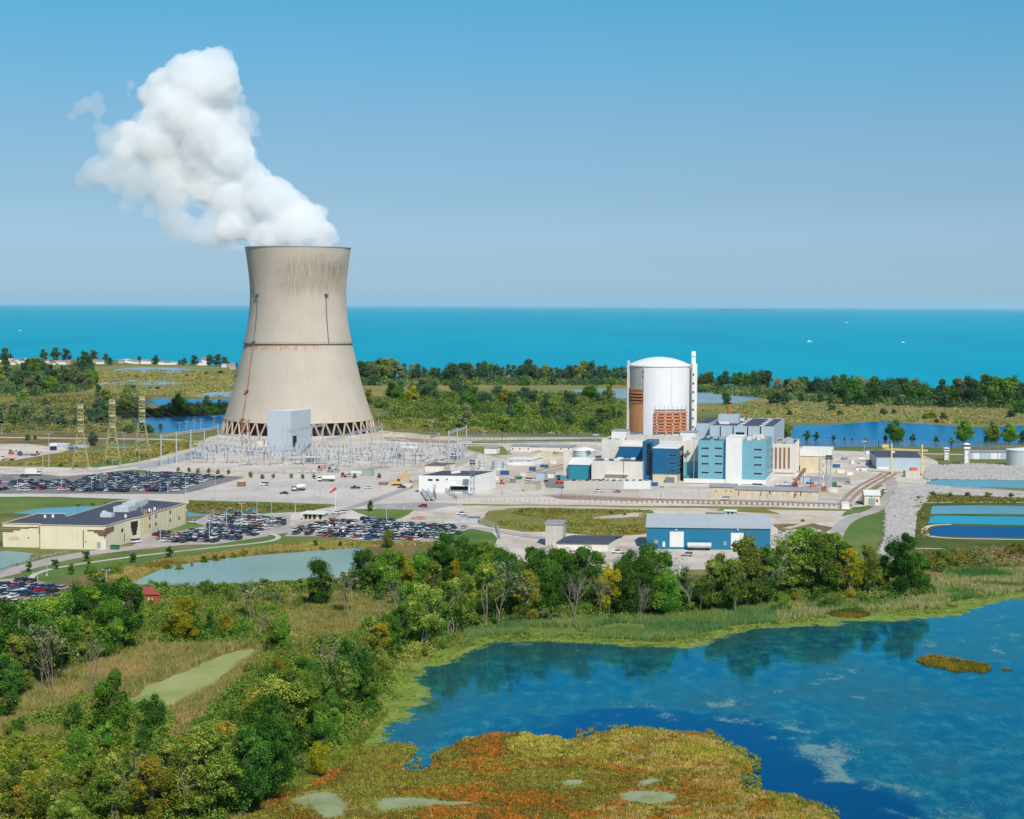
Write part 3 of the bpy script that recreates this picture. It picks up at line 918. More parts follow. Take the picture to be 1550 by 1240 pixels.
sheet('bank', [(690, 940), (780, 930), (900, 932), (1000, 934), (1060, 926), (1160, 914), (1300, 900), (1400, 886), (1440, 880), (1440, 914), (1428, 926), (1390, 924), (1330, 928), (1290, 924), (1240, 936), (1180, 944), (1110, 948), (1070, 960), (1030, 972), (980, 972), (900, 967), (800, 964), (735, 966), (700, 978)], MG('wet_bank_grass', [(76, 104, 44), (102, 124, 54), (126, 134, 66), (92, 116, 48)], .08, .8, .6), 1, 4)
GREEN = [(70, 104, 62), (92, 118, 66), (110, 124, 70), (84, 110, 48), (130, 132, 84)]
tufts('cattail_bed', wpoly([(700, 935), (780, 930), (900, 935), (1000, 938), (1060, 930), (1160, 918), (1180, 944), (1110, 948), (1070, 958), (1020, 972), (960, 970), (900, 967), (800, 962), (735, 965), (705, 975)]), 15000, 1.7, .16, 5, GREEN, 4, .3, .05, flat=.25, cut=.34)
tufts('cattail_bed', wpoly([(1160, 915), (1250, 908), (1330, 905), (1400, 890), (1440, 862), (1560, 850), (1660, 850), (1660, 885), (1560, 893), (1500, 903), (1440, 912), (1428, 924), (1390, 922), (1330, 926), (1290, 922), (1240, 934), (1180, 942)]), 20000, 1.9, .17, 5, [(62, 100, 50), (84, 112, 56), (160, 148, 104), (96, 112, 60), (172, 156, 116), (74, 96, 48)], 6, .3, .045, flat=.25)
tufts('dry_grass_bed', wpoly([(60, 905), (190, 892), (215, 894), (330, 896), (420, 890), (520, 886), (560, 905), (700, 915), (520, 930), (420, 912), (250, 935), (200, 960), (20, 985), (-60, 1000), (-60, 925)]), 16000, 1.3, .2, 5, [(150, 132, 84), (116, 110, 58), (170, 148, 98), (92, 100, 46), (128, 118, 66)], 8, .4, .04, flat=.3)
tufts('dry_grass_bed', wpoly([(130, 874), (250, 848), (330, 838), (420, 826), (520, 820), (700, 824), (540, 830), (420, 838), (330, 846), (262, 856), (230, 868), (200, 884)]), 6000, 1.0, .25, 5, [(150, 132, 80), (106, 112, 54), (166, 142, 88), (88, 104, 44), (120, 84, 50)], 9, .4, .06, flat=.3)
tufts('dry_grass_bed', wpoly([(330, 888), (420, 884), (480, 882), (540, 874), (560, 884), (520, 892), (420, 894), (340, 898)]), 3000, 1.2, .25, 5, [(96, 112, 52), (70, 94, 42), (140, 126, 76)], 10, .4, .06, flat=.3)
RUST = [(126, 122, 52), (98, 90, 38), (116, 88, 38), (158, 106, 42), (190, 118, 44), (160, 94, 36), (104, 92, 40), (92, 90, 38), (128, 122, 52), (172, 158, 72)]
shr = lambda P_: [((x - sum(q_[0] for q_ in P_) / len(P_)) * .74 + sum(q_[0] for q_ in P_) / len(P_), (y - sum(q_[1] for q_ in P_) / len(P_)) * .74 + sum(q_[1] for q_ in P_) / len(P_)) for x, y in P_]
hole = [shr(wpoly(pp)) for pp in ([(428, 1208), (470, 1196), (500, 1194), (530, 1208), (540, 1225), (530, 1245), (490, 1250), (465, 1225), (430, 1218)], [(545, 1222), (570, 1206), (620, 1204), (680, 1212), (760, 1216), (700, 1222), (640, 1224), (600, 1230), (560, 1232)], [(838, 1186), (860, 1180), (890, 1180), (885, 1190), (850, 1194)], [(960, 1186), (985, 1176), (1002, 1178), (996, 1188), (970, 1194)], [(918, 1204), (945, 1196), (985, 1196), (1020, 1198), (1042, 1206), (1036, 1218), (990, 1224), (930, 1216)])]
tufts('marsh_plants', ISW, 46000, .5, .2, 5, RUST, 12, .7, .05, hole=hole, flat=.5, sharp=1.5)
EAST = wpoly([(880, 1122), (950, 1102), (1050, 1111), (1076, 1115), (1100, 1135), (1135, 1156), (1120, 1172), (1122, 1196), (1205, 1207), (1256, 1244), (1262, 1300), (860, 1300), (900, 1225), (1050, 1225), (1060, 1195), (960, 1165), (880, 1160)])
tufts('marsh_plants', EAST, 16000, .75, .2, 5, [(150, 140, 50), (120, 120, 44), (170, 150, 66), (176, 150, 104), (110, 112, 40), (160, 110, 40)], 13, .5, .14, hole=hole, flat=.4, cut=.36)
tufts('marsh_plants', wpoly([(1388, 1000), (1410, 994), (1440, 999), (1462, 1003), (1490, 1007), (1502, 1013), (1488, 1019), (1466, 1015), (1448, 1018), (1430, 1012), (1395, 1006)]), 1800, .9, .25, 5, [(110, 96, 34), (90, 92, 36), (150, 118, 44), (70, 80, 34)], 14, .5, .2, flat=.4)
tufts('marsh_plants', wpoly([(1250, 930), (1262, 924), (1300, 924), (1318, 931), (1300, 936), (1262, 934)]), 1500, .8, .25, 5, [(80, 92, 36), (66, 84, 32), (140, 104, 40)], 15, .5, .2, flat=.4)
def band(line, d0, d1):
    o1, o2 = [], []
    for i, p in enumerate(line):
        a, b_ = Vector(line[max(i - 1, 0)]), Vector(line[min(i + 1, len(line) - 1)])
        t = (b_ - a).normalized(); nn = Vector((-t.y, t.x))
        o1.append(tuple(Vector(p) + nn * d0)); o2.append(tuple(Vector(p) + nn * d1))
    return o1 + o2[::-1]


for sd_, (d0, d1, n_, h_) in enumerate(((-9, 2, 7000, .35), (-4, 7, 5000, .3))):
    for seg in range(0, len(SHW) - 4, 3):
        tufts('duckweed_mat', band(SHW[seg:seg + 4], d0, d1), n_ // 8, h_, .3, 4, [(70, 98, 36), (104, 128, 50), (128, 142, 62), (96, 96, 44), (60, 84, 34)], 50 + seg + sd_ * 30, .8, .12, flat=.7, cut=.45)
tufts('marsh_plants', wpoly([(410, 1204), (470, 1172), (540, 1120), (590, 1075), (570, 1100), (540, 1137), (500, 1165), (450, 1200)]), 2500, .8, .3, 5, [(84, 104, 36), (120, 130, 50), (74, 92, 36), (110, 110, 40)], 16, .5, .12, flat=.4)
# ------------------------------------------------------------------ trees
def unit(r, n):
    v = r.normal(0, 1, (n, 3))
    return v / np.linalg.norm(v, axis=1)[:, None]


def leaf_cloud(r, centres, radii, per, leaf, flat=.85):
    """leaf-sized quads in clumps; returns verts, faces, shade value per face"""
    nC = len(centres)
    k = np.maximum(6, (per * (radii / radii.mean()) ** 2).astype(int))
    ci = np.repeat(np.arange(nC), k)
    n = len(ci)
    d = unit(r, n)
    rad = radii[ci] * (1 - .62 * r.random(n) ** 2.0)
    pos = centres[ci] + d * rad[:, None] * np.array([1, 1, flat])
    nrm = d * .55 + unit(r, n) * .75 + np.array([0, 0, .35])
    nrm /= np.linalg.norm(nrm, axis=1)[:, None]
    t = np.cross(nrm, unit(r, n)); t /= np.linalg.norm(t, axis=1)[:, None] + 1e-9
    bt = np.cross(nrm, t)
    s = leaf * r.uniform(.55, 1.35, n)[:, None]
    a, b_ = t * s, bt * s * .62
    co = np.stack([pos - a, pos - b_ * .9, pos + a * .95, pos + b_], 1).reshape(-1, 3)
    f = np.arange(n * 4).reshape(-1, 4)
    cv = r.normal(.52, .2, nC) + .012 * (centres[:, 2] - centres[:, 2].mean())  # higher clumps get a lighter tone
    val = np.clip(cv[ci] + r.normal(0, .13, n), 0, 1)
    return co, f, val


def limb_path(r, a, b, bend, k=4):
    a, b = np.array(a, float), np.array(b, float)
    pts = [a]
    L = np.linalg.norm(b - a)
    for i in range(1, k):
        t = i / k
        q = a * (1 - t) + b * t + r.normal(0, bend * L, 3) * math.sin(PI * t)
        q[2] += .12 * L * math.sin(PI * t)
        pts.append(q)
    pts.append(b)
    return pts


def tubes(mb, pts, r0, r1, n=5, mi=0):
    k = len(pts) - 1
    for i in range(k):
        ra = r0 + (r1 - r0) * i / k; rb = r0 + (r1 - r0) * (i + 1) / k
        mb.tube(pts[i], pts[i + 1], ra, rb, n, mi, cap=False)


m_bark = M('grey_brown_bark', (104, 90, 74), .95, .25, 1.5, k=.7, streak=.2)
m_pale = M('pale_bark', (158, 144, 122), .95, .2, 1.2, k=.7, streak=.2)
m_dead = M('weathered_dead_wood', (150, 136, 118), .95, .2, 1.2, k=.7, streak=.15)

LEAF = {}
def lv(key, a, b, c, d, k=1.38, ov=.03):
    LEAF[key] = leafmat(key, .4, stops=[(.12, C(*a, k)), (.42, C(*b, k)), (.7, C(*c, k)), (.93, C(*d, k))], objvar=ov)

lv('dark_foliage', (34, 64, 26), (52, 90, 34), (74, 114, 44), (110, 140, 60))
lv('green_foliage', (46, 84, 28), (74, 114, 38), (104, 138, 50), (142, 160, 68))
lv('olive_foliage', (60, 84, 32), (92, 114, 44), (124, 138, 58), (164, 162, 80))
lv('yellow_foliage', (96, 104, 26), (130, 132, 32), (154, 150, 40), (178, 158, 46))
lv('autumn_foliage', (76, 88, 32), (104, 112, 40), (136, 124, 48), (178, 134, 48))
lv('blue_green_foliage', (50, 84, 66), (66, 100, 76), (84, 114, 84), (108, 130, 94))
lv('far_foliage', (40, 78, 60), (56, 94, 68), (78, 112, 78), (108, 132, 92), 1.1, .03)  # blue of the distant haze is put into the leaf colour
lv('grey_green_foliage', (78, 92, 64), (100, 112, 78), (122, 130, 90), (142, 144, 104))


def make_tree(kind, seed, leaf=.2, dens=1.0, small=False):
    """returns (crown mesh, trunk mesh, nominal height) for a tree standing on the origin"""
    r = np.random.default_rng(seed)
    H = 16.0
    mb = MB()
    R, zc, zr, nC, th, nl = {'round': (5.4, 8.8, 7.4, 110, 8.5, 7), 'tall': (4.0, 9.2, 7.4, 95, 10, 6), 'open': (4.9, 10.2, 6.4, 70, 9.5, 6), 'broad': (7.4, 8.6, 7.4, 150, 7, 9), 'shrub': (7.5, 4.5, 6.5, 70, 3, 5), 'cone': (5.6, 7.6, 8.0, 90, 6, 1)}[kind]
    # the crown is several uneven lobes, each a crowd of leaf clumps, with gaps between them
    if nl > 1:
        a_ = r.uniform(0, 6.28) + np.arange(nl) * 2.4 + r.normal(0, .3, nl)
        lr_ = r.uniform(.3, .72, nl); lz = np.linspace(-.72, .78, nl) + r.normal(0, .1, nl)
        lc = np.stack([np.cos(a_) * lr_ * R, np.sin(a_) * lr_ * R, lz * zr], -1)
        lc[-1, :2] *= .4
        lrad = r.uniform(.36, .56, nl) * R
        li = r.integers(0, nl, nC); d = unit(r, nC)
        cen = lc[li] + d * (lrad[li] * r.uniform(.45, 1.0, nC))[:, None] * np.array([1, 1, .85])
    else:
        d = unit(r, nC); rad = r.uniform(.35, 1.0, nC) ** .5
        cen = d * rad[:, None] * np.array([R, R, zr]) * .85
        tt = np.clip((cen[:, 2] + zr) / (2 * zr), 0, 1)
        cen[:, :2] *= (1.25 - .95 * tt)[:, None]
    cen[:, 2] += zc
    cen[:, 2] = np.where(cen[:, 2] < .8, np.abs(cen[:, 2]) * .6 + .6, cen[:, 2])
    if kind == 'open': cen[:, 2] = np.maximum(cen[:, 2], 4.6 + r.uniform(0, 1.5, nC))
    if kind == 'shrub': cen[:, 2] = np.abs(cen[:, 2]) * .95
    cr = r.uniform(.08, .225, nC) * R * (.85 if kind == 'open' else 1)
    per = {'round': 330, 'tall': 270, 'open': 170, 'broad': 330, 'shrub': 300, 'cone': 400}[kind] * dens
    co, f, val = leaf_cloud(r, cen, cr, per * .72, leaf)
    if nl > 1:
        # loose leaves through each lobe blur the clumps into one crown
        l2 = lc.copy(); l2[:, 2] += zc
        rep = 5
        l2 = np.repeat(l2, rep, 0) + r.normal(0, .16 * R, (nl * rep, 3)); r2 = np.repeat(lrad, rep) * r.uniform(.7, 1.12, nl * rep)
        l2[:, 2] = np.maximum(l2[:, 2], 1.5 if kind != 'open' else 6.5)
        c3, f3, v3 = leaf_cloud(r, l2, r2, per * nC * .32 / (nl * rep), leaf, .9)
        f = np.concatenate([f, f3 + len(co)]); co = np.concatenate([co, c3]); val = np.concatenate([val, v3])
    # light and dark clumps: lighter towards the top
    ck = co.reshape(-1, 4, 3).mean(1)
    if kind in ('round', 'tall', 'broad', 'open'):
        # stray twigs of leaves break the outline
        m2 = int(nC * .3)
        d2 = unit(r, m2); d2[:, 2] = np.abs(d2[:, 2]) * .9 - .25
        c2 = d2 * np.array([R, R, zr]) * r.uniform(.95, 1.16, (m2, 1)); c2[:, 2] += zc
        co2, f2, v2 = leaf_cloud(r, c2, np.full(m2, .7), 40 * dens, leaf)
        f = np.concatenate([f, f2 + len(co)]); co = np.concatenate([co, co2]); val = np.concatenate([val, v2])
    co[:, 2] = np.maximum(co[:, 2], .05)
    # trunk and limbs
    top = np.array([r.normal(0, .4), r.normal(0, .4), th])
    tp = limb_path(r, (0, 0, -.3), top, .03, 4)
    if kind == 'shrub':
        for i in range(6):
            c = cen[r.integers(nC)]
            tubes(mb, limb_path(r, (r.normal(0, .4), r.normal(0, .4), -.2), c, .06), .22, .06, 5)
    else:
        tubes(mb, tp, .32 if kind in ('open', 'tall') else .4, .2, 7)
        order = np.argsort(-cen[:, 2])
        for i in order[::2][:16]:
            t = r.uniform(.45, 1)
            st = np.array(tp[0]) * (1 - t) + top * t
            tubes(mb, limb_path(r, st, cen[i], .07), .2 * (1.2 - .5 * t), .04, 5)
        if kind == 'open':
            for q in range(2):
                st = np.array([r.normal(0, .5), r.normal(0, .5), -.3])
                tubes(mb, limb_path(r, st, cen[order[q * 3 + 1]], .04, 5), .26, .06, 6)
    return co, f, val, mb


def bare_tree(seed, H=14.0, leaves=0):
    r = np.random.default_rng(seed)
    mb = MB(); tips = []

    def grow(p, dr, L, rad, lev):
        q = p + dr * L
        mid = (p + q) / 2 + r.normal(0, .05 * L, 3)
        mb.tube(p, mid, rad, rad * .85, 5, 0, False); mb.tube(mid, q, rad * .85, rad * .65, 5, 0, False)
        if lev == 0:
            tips.append(q); return
        for i in range(3 if lev > 1 else 2):
            nd = dr + r.normal(0, .42, 3) + np.array([0, 0, .18]); nd /= np.linalg.norm(nd)
            grow(q if i < 2 else mid, nd, L * r.uniform(.55, .8), rad * .6, lev - 1)
    for s in range(2):
        grow(np.array([r.normal(0, .5), r.normal(0, .5), -.3]), np.array([r.normal(0, .12), r.normal(0, .12), 1.]), H * .38, .17, 4)
    tips = np.array(tips)
    if leaves:
        co, f, val = leaf_cloud(r, tips[r.integers(len(tips), size=leaves)], np.full(leaves, .8), 12, .4)
    else:
        co, f, val = leaf_cloud(r, tips[:6], np.full(6, .3), 6, .15)
    return co, f, val, mb


PROTO = {}
def proto(key, data, bark):
    co, f, val, mb = data
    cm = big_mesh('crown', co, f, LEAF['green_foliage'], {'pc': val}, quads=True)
    tmp = mb.build('trunk', bark, None, (0, 0, 0))
    tm = tmp.data
    bpy.data.objects.remove(tmp)
    # one-mesh version for trees too far off to show parts
    nv = len(tm.vertices); tv = np.empty(nv * 3); tm.vertices.foreach_get("co", tv)
    faces = np.array([tuple(p.vertices) if len(p.vertices) == 4 else tuple(p.vertices)[:3] + (p.vertices[2],) for p in tm.polygons], int)
    H = max(co[:, 2].max(), tv.reshape(-1, 3)[:, 2].max())
    PROTO[key] = (cm, tm, H)
    return faces, tv.reshape(-1, 3)


def whole(key, data, bark):
    """crown and trunk in one mesh, for copies a few pixels high"""
    co, f, val, mb = data
    tv = np.array(mb.v); q = np.array([x for x in mb.f if len(x) == 4], int)
    allco = np.concatenate([co, tv]); allf = np.concatenate([f, q + len(co)])
    mi = np.concatenate([np.zeros(len(f)), np.ones(len(q))])
    v = np.concatenate([val, np.full(len(q), .5)])
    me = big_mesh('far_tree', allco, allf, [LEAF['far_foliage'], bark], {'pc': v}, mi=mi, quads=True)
    PROTO[key] = (me, None, max(co[:, 2].max(), tv[:, 2].max()))


for kind, seeds in (('round', (1, 2, 3, 61, 62)), ('tall', (4, 5, 6, 63, 64)), ('open', (7, 8, 9, 65)), ('broad', (10, 11, 66)), ('shrub', (12, 13, 14)), ('cone', (15,))):
    for i, s in enumerate(seeds):
        proto(f'{kind}{i}', make_tree(kind, s), m_pale if kind == 'open' else m_bark)
for i, s in enumerate((31, 32, 33)):
    proto(f'bare{i}', bare_tree(s), m_dead)
for i, s in enumerate((41, 42)):
    proto(f'thin{i}', bare_tree(s, 14, 60), m_pale)
for kind, seeds in (('round', (51, 52)), ('tall', (53, 54)), ('broad', (55, 56)), ('shrub', (57, 58))):
    for i, s in enumerate(seeds):
        whole(f'far_{kind}{i}', make_tree(kind, s, .5, .26), m_bark)

m_thick = leafmat('thicket_leaves', .25)


def thicket(name, pp, n, r0, r1, h0, h1, pal, seed, leaf=.5, per=60, cut=.0, gaps=()):
    n = int(n * 1.0)
    """undergrowth nobody could count: overlapping leafy mounds filling a photo outline"""
    r = np.random.default_rng(seed); P = wpoly(pp); A2 = np.array(P); lo, hi = A2.min(0), A2.max(0)
    x = r.uniform(lo[0], hi[0], n * 5); y = r.uniform(lo[1], hi[1], n * 5); k = inpoly(x, y, P)
    if cut: k &= vnoise(x, y, .05, seed, 3) > cut
    for g_ in gaps: k &= ~inpoly(x, y, g_)
    x, y = x[k][:n], y[k][:n]; n = len(x)
    rad = r.uniform(r0, r1, n); hh = r.uniform(h0, h1, n)
    d = unit(r, n * per); d[:, 2] = np.abs(d[:, 2]); ci = np.repeat(np.arange(n), per)
    rr = 1 - .5 * r.random(n * per) ** 2
    pos = np.stack([x[ci] + d[:, 0] * rad[ci] * rr, y[ci] + d[:, 1] * rad[ci] * rr, .2 + d[:, 2] * hh[ci] * rr], -1)
    nrm = d * .6 + unit(r, n * per) * .7 + np.array([0, 0, .3]); nrm /= np.linalg.norm(nrm, axis=1)[:, None]
    t = np.cross(nrm, unit(r, n * per)); t /= np.linalg.norm(t, axis=1)[:, None] + 1e-9; bt = np.cross(nrm, t)
    s = leaf * r.uniform(.5, 1.4, n * per)[:, None]
    co = np.stack([pos - t * s, pos - bt * s * .6, pos + t * s, pos + bt * s * .6], 1).reshape(-1, 3)
    pa = np.array([[lin(c[0]), lin(c[1]), lin(c[2])] for c in pal]) * 1.25
    f = np.clip((vnoise(x, y, .03, seed + 3, 3) - .25) / .5 + r.normal(0, .18, n), 0, .999) * (len(pal) - 1); i = f.astype(int); tt = (f - i)[:, None]
    cc = pa[i] * (1 - tt) + pa[np.minimum(i + 1, len(pal) - 1)] * tt
    col = cc[ci] * (1 + r.normal(0, .2, (n * per, 1)))
    me = big_mesh(name, co, np.arange(n * per * 4).reshape(-1, 4), m_thick, {'pc': np.clip(col, 0, 1)}, quads=True)
    o = bpy.data.objects.new(name, me); COL.objects.link(o); return tag(o, kind='stuff')


PG = [(44, 74, 30), (74, 104, 40), (100, 118, 52), (128, 130, 64), (60, 90, 44)]
PF = [(44, 76, 56), (66, 98, 60), (96, 116, 68), (122, 128, 78), (56, 88, 62)]
thicket('undergrowth', [(560, 612), (640, 598), (760, 598), (900, 600), (946, 612), (946, 658), (850, 660), (760, 657), (690, 640), (600, 632)], 2300, 3, 7, 3, 8, PG, 1, .75, 60)
thicket('undergrowth', [(560, 630), (690, 640), (760, 656), (720, 658), (600, 650)], 420, 2, 5, 1, 3, [(110, 118, 60), (140, 134, 76), (80, 104, 44)], 2, .7, 40)
thicket('undergrowth', [(-30, 562), (60, 560), (140, 572), (140, 590), (60, 600), (-30, 602)], 900, 4, 8, 5, 10, PF, 3, .95, 60)
thicket('undergrowth', [(-30, 618), (60, 604), (150, 600), (230, 606), (205, 634), (205, 652), (100, 657), (-30, 655)], 1500, 3, 6, 2, 5, [(96, 108, 56), (70, 98, 46), (130, 122, 70), (150, 128, 84), (84, 108, 50)], 4, .75, 45, .38)
thicket('undergrowth', [(206, 624), (262, 616), (354, 612), (354, 624), (300, 627), (240, 630)], 320, 3, 5, 2, 5, [(30, 50, 28), (40, 62, 32), (54, 76, 38)], 5, .7, 60)
thicket('undergrowth', [(545, 578), (960, 577), (960, 583), (545, 584)], 500, 4, 8, 4, 9, PF, 6, 1.1, 50)
thicket('undergrowth', [(1050, 588), (1160, 592), (1200, 600), (1390, 608), (1560, 612), (1560, 620), (1390, 616), (1190, 606), (1050, 594)], 700, 4, 8, 4, 9, PF, 7, 1.1, 50)
thicket('undergrowth', [(530, 880), (700, 875), (800, 885), (1160, 885), (1160, 918), (900, 938), (760, 945), (700, 958), (640, 960), (600, 930), (540, 905)], 1500, 1.5, 3.4, 1.5, 4.5, PG, 8, .4, 90)
thicket('undergrowth', [(1160, 880), (1300, 882), (1400, 882), (1420, 905), (1300, 915), (1160, 916)], 600, 1.5, 3.2, 1.5, 4.5, PG, 9, .4, 90)
thicket('undergrowth', [(-20, 960), (60, 935), (200, 925), (210, 975), (130, 1010), (40, 1050), (-20, 1060)], 520, 1.4, 3, 1.5, 4.5, PG, 10, .36, 90)
GRN = [(58, 92, 34), (92, 122, 46), (122, 136, 56), (76, 108, 42), (112, 104, 52), (140, 146, 66)]
thicket('undergrowth', [(395, 1000), (430, 975), (560, 965), (690, 960), (690, 975), (600, 1005), (585, 1055), (545, 1110), (470, 1160), (400, 1205), (300, 1265), (200, 1265), (230, 1180), (300, 1100), (360, 1040)], 2300, 1.2, 3.0, 1.4, 4.2, GRN, 11, .26, 120, .22)
thicket('undergrowth', [(200, 890), (430, 890), (440, 925), (420, 985), (385, 978), (330, 975), (250, 975), (210, 965)], 700, 1.2, 3, 1.0, 3.0, GRN, 21, .26, 100, .3)
thicket('undergrowth', [(0, 1075), (90, 1078), (120, 1060), (260, 1085), (240, 1180), (100, 1120), (0, 1100)], 520, 1.2, 2.8, 1.0, 3.4, GRN, 22, .26, 110, .3)
thicket('undergrowth', [(-20, 1128), (100, 1125), (210, 1140), (230, 1265), (-20, 1265)], 1000, 1.2, 2.8, 1.2, 3.8, [(96, 116, 38), (132, 136, 50), (150, 146, 62), (80, 106, 42), (140, 122, 60)], 12, .26, 110, .25)
thicket('undergrowth', [(440, 905), (520, 890), (640, 930), (690, 958), (640, 975), (560, 965), (470, 965)], 420, 1, 2.4, .8, 2.2, [(128, 116, 62), (104, 112, 52), (84, 106, 44)], 24, .26, 80, .42)
thicket('marsh_mounds', [(400, 1215), (545, 1130), (625, 1124), (640, 1170), (700, 1118), (800, 1108), (950, 1099), (1075, 1112), (1140, 1158), (1126, 1196), (1240, 1216), (1262, 1244), (1268, 1290), (340, 1290)], 2600, .35, 1.15, .25, .8, [(92, 92, 34), (150, 148, 56), (116, 116, 46), (166, 158, 74), (92, 108, 42), (150, 108, 42), (110, 100, 40)], 23, .13, 50, .42, hole)
thicket('marsh_mounds', [(1070, 1105), (1150, 1150), (1150, 1200), (1265, 1225), (1275, 1290), (1180, 1290), (1190, 1215), (1110, 1195), (1110, 1165)], 420, .3, .9, .3, .9, [(110, 116, 44), (150, 146, 60), (80, 104, 40)], 26, .14, 60)
thicket('marsh_mounds', [(590, 1010), (655, 1004), (700, 984), (800, 968), (980, 975), (1060, 966), (1180, 948), (1290, 930), (1420, 930), (1420, 922), (1290, 922), (1180, 938), (1060, 955), (980, 966), (800, 958), (700, 972), (650, 992), (585, 1000), (570, 1060), (520, 1130), (550, 1125), (590, 1060)], 700, .4, 1.5, .2, .7, [(96, 122, 44), (126, 142, 58), (76, 104, 40), (130, 120, 56)], 27, .16, 60, .4)
thicket('undergrowth', [(1400, 838), (1560, 832), (1600, 862), (1430, 868), (1395, 860)], 420, 1.4, 3, 1.2, 3, [(110, 104, 50), (80, 100, 44), (140, 120, 70), (130, 112, 96)], 13, .38, 80)
thicket('undergrowth', [(200, 892), (330, 890), (480, 884), (540, 880), (520, 900), (330, 908), (230, 905)], 240, 1.2, 2.6, 1, 2.6, PG, 14, .4, 70)
thicket('meadow_tussocks', [(735, 790), (800, 770), (900, 772), (985, 774), (990, 784), (980, 806), (920, 810), (800, 804)], 620, 1, 3.2, .15, .6, [(110, 124, 56), (136, 136, 66), (120, 100, 54), (96, 116, 48), (140, 120, 66)], 31, .4, 30, .42)
thicket('meadow_tussocks', [(60, 695), (200, 678), (300, 665), (300, 676), (205, 698), (0, 706)], 500, 1.2, 4, .3, 1, [(110, 116, 56), (150, 136, 76), (126, 106, 60), (96, 112, 50)], 32, .6, 30, .4)
thicket('meadow_tussocks', [(1050, 622), (1190, 606), (1550, 620), (1550, 645), (1330, 637), (1180, 640)], 900, 2, 7, .3, 1.2, [(130, 136, 76), (150, 136, 90), (110, 124, 66), (160, 130, 100)], 33, 1, 30, .4)
thicket('meadow_tussocks', [(120, 560), (350, 562), (352, 600), (250, 600), (140, 592)], 700, 3, 9, .3, 1.0, [(130, 136, 76), (156, 134, 84), (110, 124, 66)], 34, 1.2, 30, .45)
thicket('meadow_tussocks', [(285, 760), (400, 765), (500, 766), (470, 772), (395, 776), (330, 780), (285, 776)], 260, .8, 2.4, .3, 1.2, [(84, 100, 44), (120, 116, 60), (130, 104, 56)], 35, .4, 40, .3)
thicket('meadow_tussocks', [(1386, 754), (1430, 750), (1560, 756), (1560, 762), (1400, 762), (1402, 812), (1390, 815)], 200, .8, 2, .3, 1.2, [(96, 112, 48), (130, 120, 60), (110, 92, 52)], 36, .4, 40, .3)
COUNT = {}
TREES = []


POOL = []
MASS = []


def plant(key, px, by, ty, mat, wide=1.0, name='broadleaf_tree', cat='tree', z=.3):
    """stand one tree with its foot at photo pixel (px, by) and its top at row ty"""
    if key[-1] not in '0123456789':
        opts = [q for q in PROTO if q.rstrip('0123456789') == key]
        key = random.choice(opts)
    cm, tm, H = PROTO[key]
    p = G(px, by, 0)
    h = max(1.0, zof(p, ty))
    s = h / H
    sc = (s * wide, s * wide, s)
    rz = random.uniform(0, 6.28)
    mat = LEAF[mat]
    if tm is None:
        o = bpy.data.objects.new(name, cm); COL.objects.link(o)
        o.location = (p.x, p.y, 0); o.scale = sc; o.rotation_euler.z = rz
        o.material_slots[0].link = 'OBJECT'; o.material_slots[0].material = mat
    else:
        o = bpy.data.objects.new(name, None); COL.objects.link(o)
        o.empty_display_size = .5
        o.location = (p.x, p.y, 0); o.scale = sc; o.rotation_euler.z = rz
        c = bpy.data.objects.new('crown', cm); COL.objects.link(c); c.parent = o
        c.material_slots[0].link = 'OBJECT'; c.material_slots[0].material = mat
        t = bpy.data.objects.new('trunk', tm); COL.objects.link(t); t.parent = o
    o["category"] = cat
    return o, px, by, h


WORD = {'dark_foliage': 'dark green', 'green_foliage': 'mid green', 'olive_foliage': 'olive green', 'yellow_foliage': 'yellow green', 'autumn_foliage': 'orange tinged', 'blue_green_foliage': 'blue green', 'far_foliage': 'deep green', 'grey_green_foliage': 'grey green'}


def stand(rows, place, group, namer=None):
    """a stand of trees from a table; each gets a label naming its look and its turn from the left"""
    POOL.append((rows, place, group))


def raise_stand(rows, place, group, cut):
    got = []
    for key, px, by, ty, mat, wide in rows:
        if by - ty < cut and 'shrub' not in key and 'bare' not in key and 'thin' not in key and group not in KEEP:
            MASS.append((key if key.startswith('far_') else 'far_round', px, by, ty, mat, wide)); continue
        base = key.rstrip('0123456789').replace('far_', '')
        shrub = base == 'shrub'
        name = 'shrub' if shrub else ('bare_tree' if base in ('bare', 'thin') else 'broadleaf_tree')
        cat = 'shrub' if shrub else 'tree'
        o, x, y, h = plant(key, px, by, ty, mat, wide, name, cat)
        look = {'round': 'round-crowned', 'tall': 'slender', 'open': 'open pale-stemmed', 'broad': 'broad', 'shrub': 'low', 'cone': 'dense', 'bare': 'bare grey', 'thin': 'thin half-bare'}[base]
        noun = 'shrub' if shrub else 'tree'
        desc = f"{look} {WORD[mat] + ' ' if base != 'bare' else ''}{noun}"
        got.append((desc, x, o))
    by_desc = {}
    for d, x, o in got: by_desc.setdefault(d, []).append((x, o))
    for d, l in by_desc.items():
        l.sort(key=lambda q: q[0])
        for i, (x, o) in enumerate(l):
            o["label"] = f"{d} {place}" if len(l) == 1 else f"{d}, {nth(i + 1)} such from left {place}"
            o["group"] = group


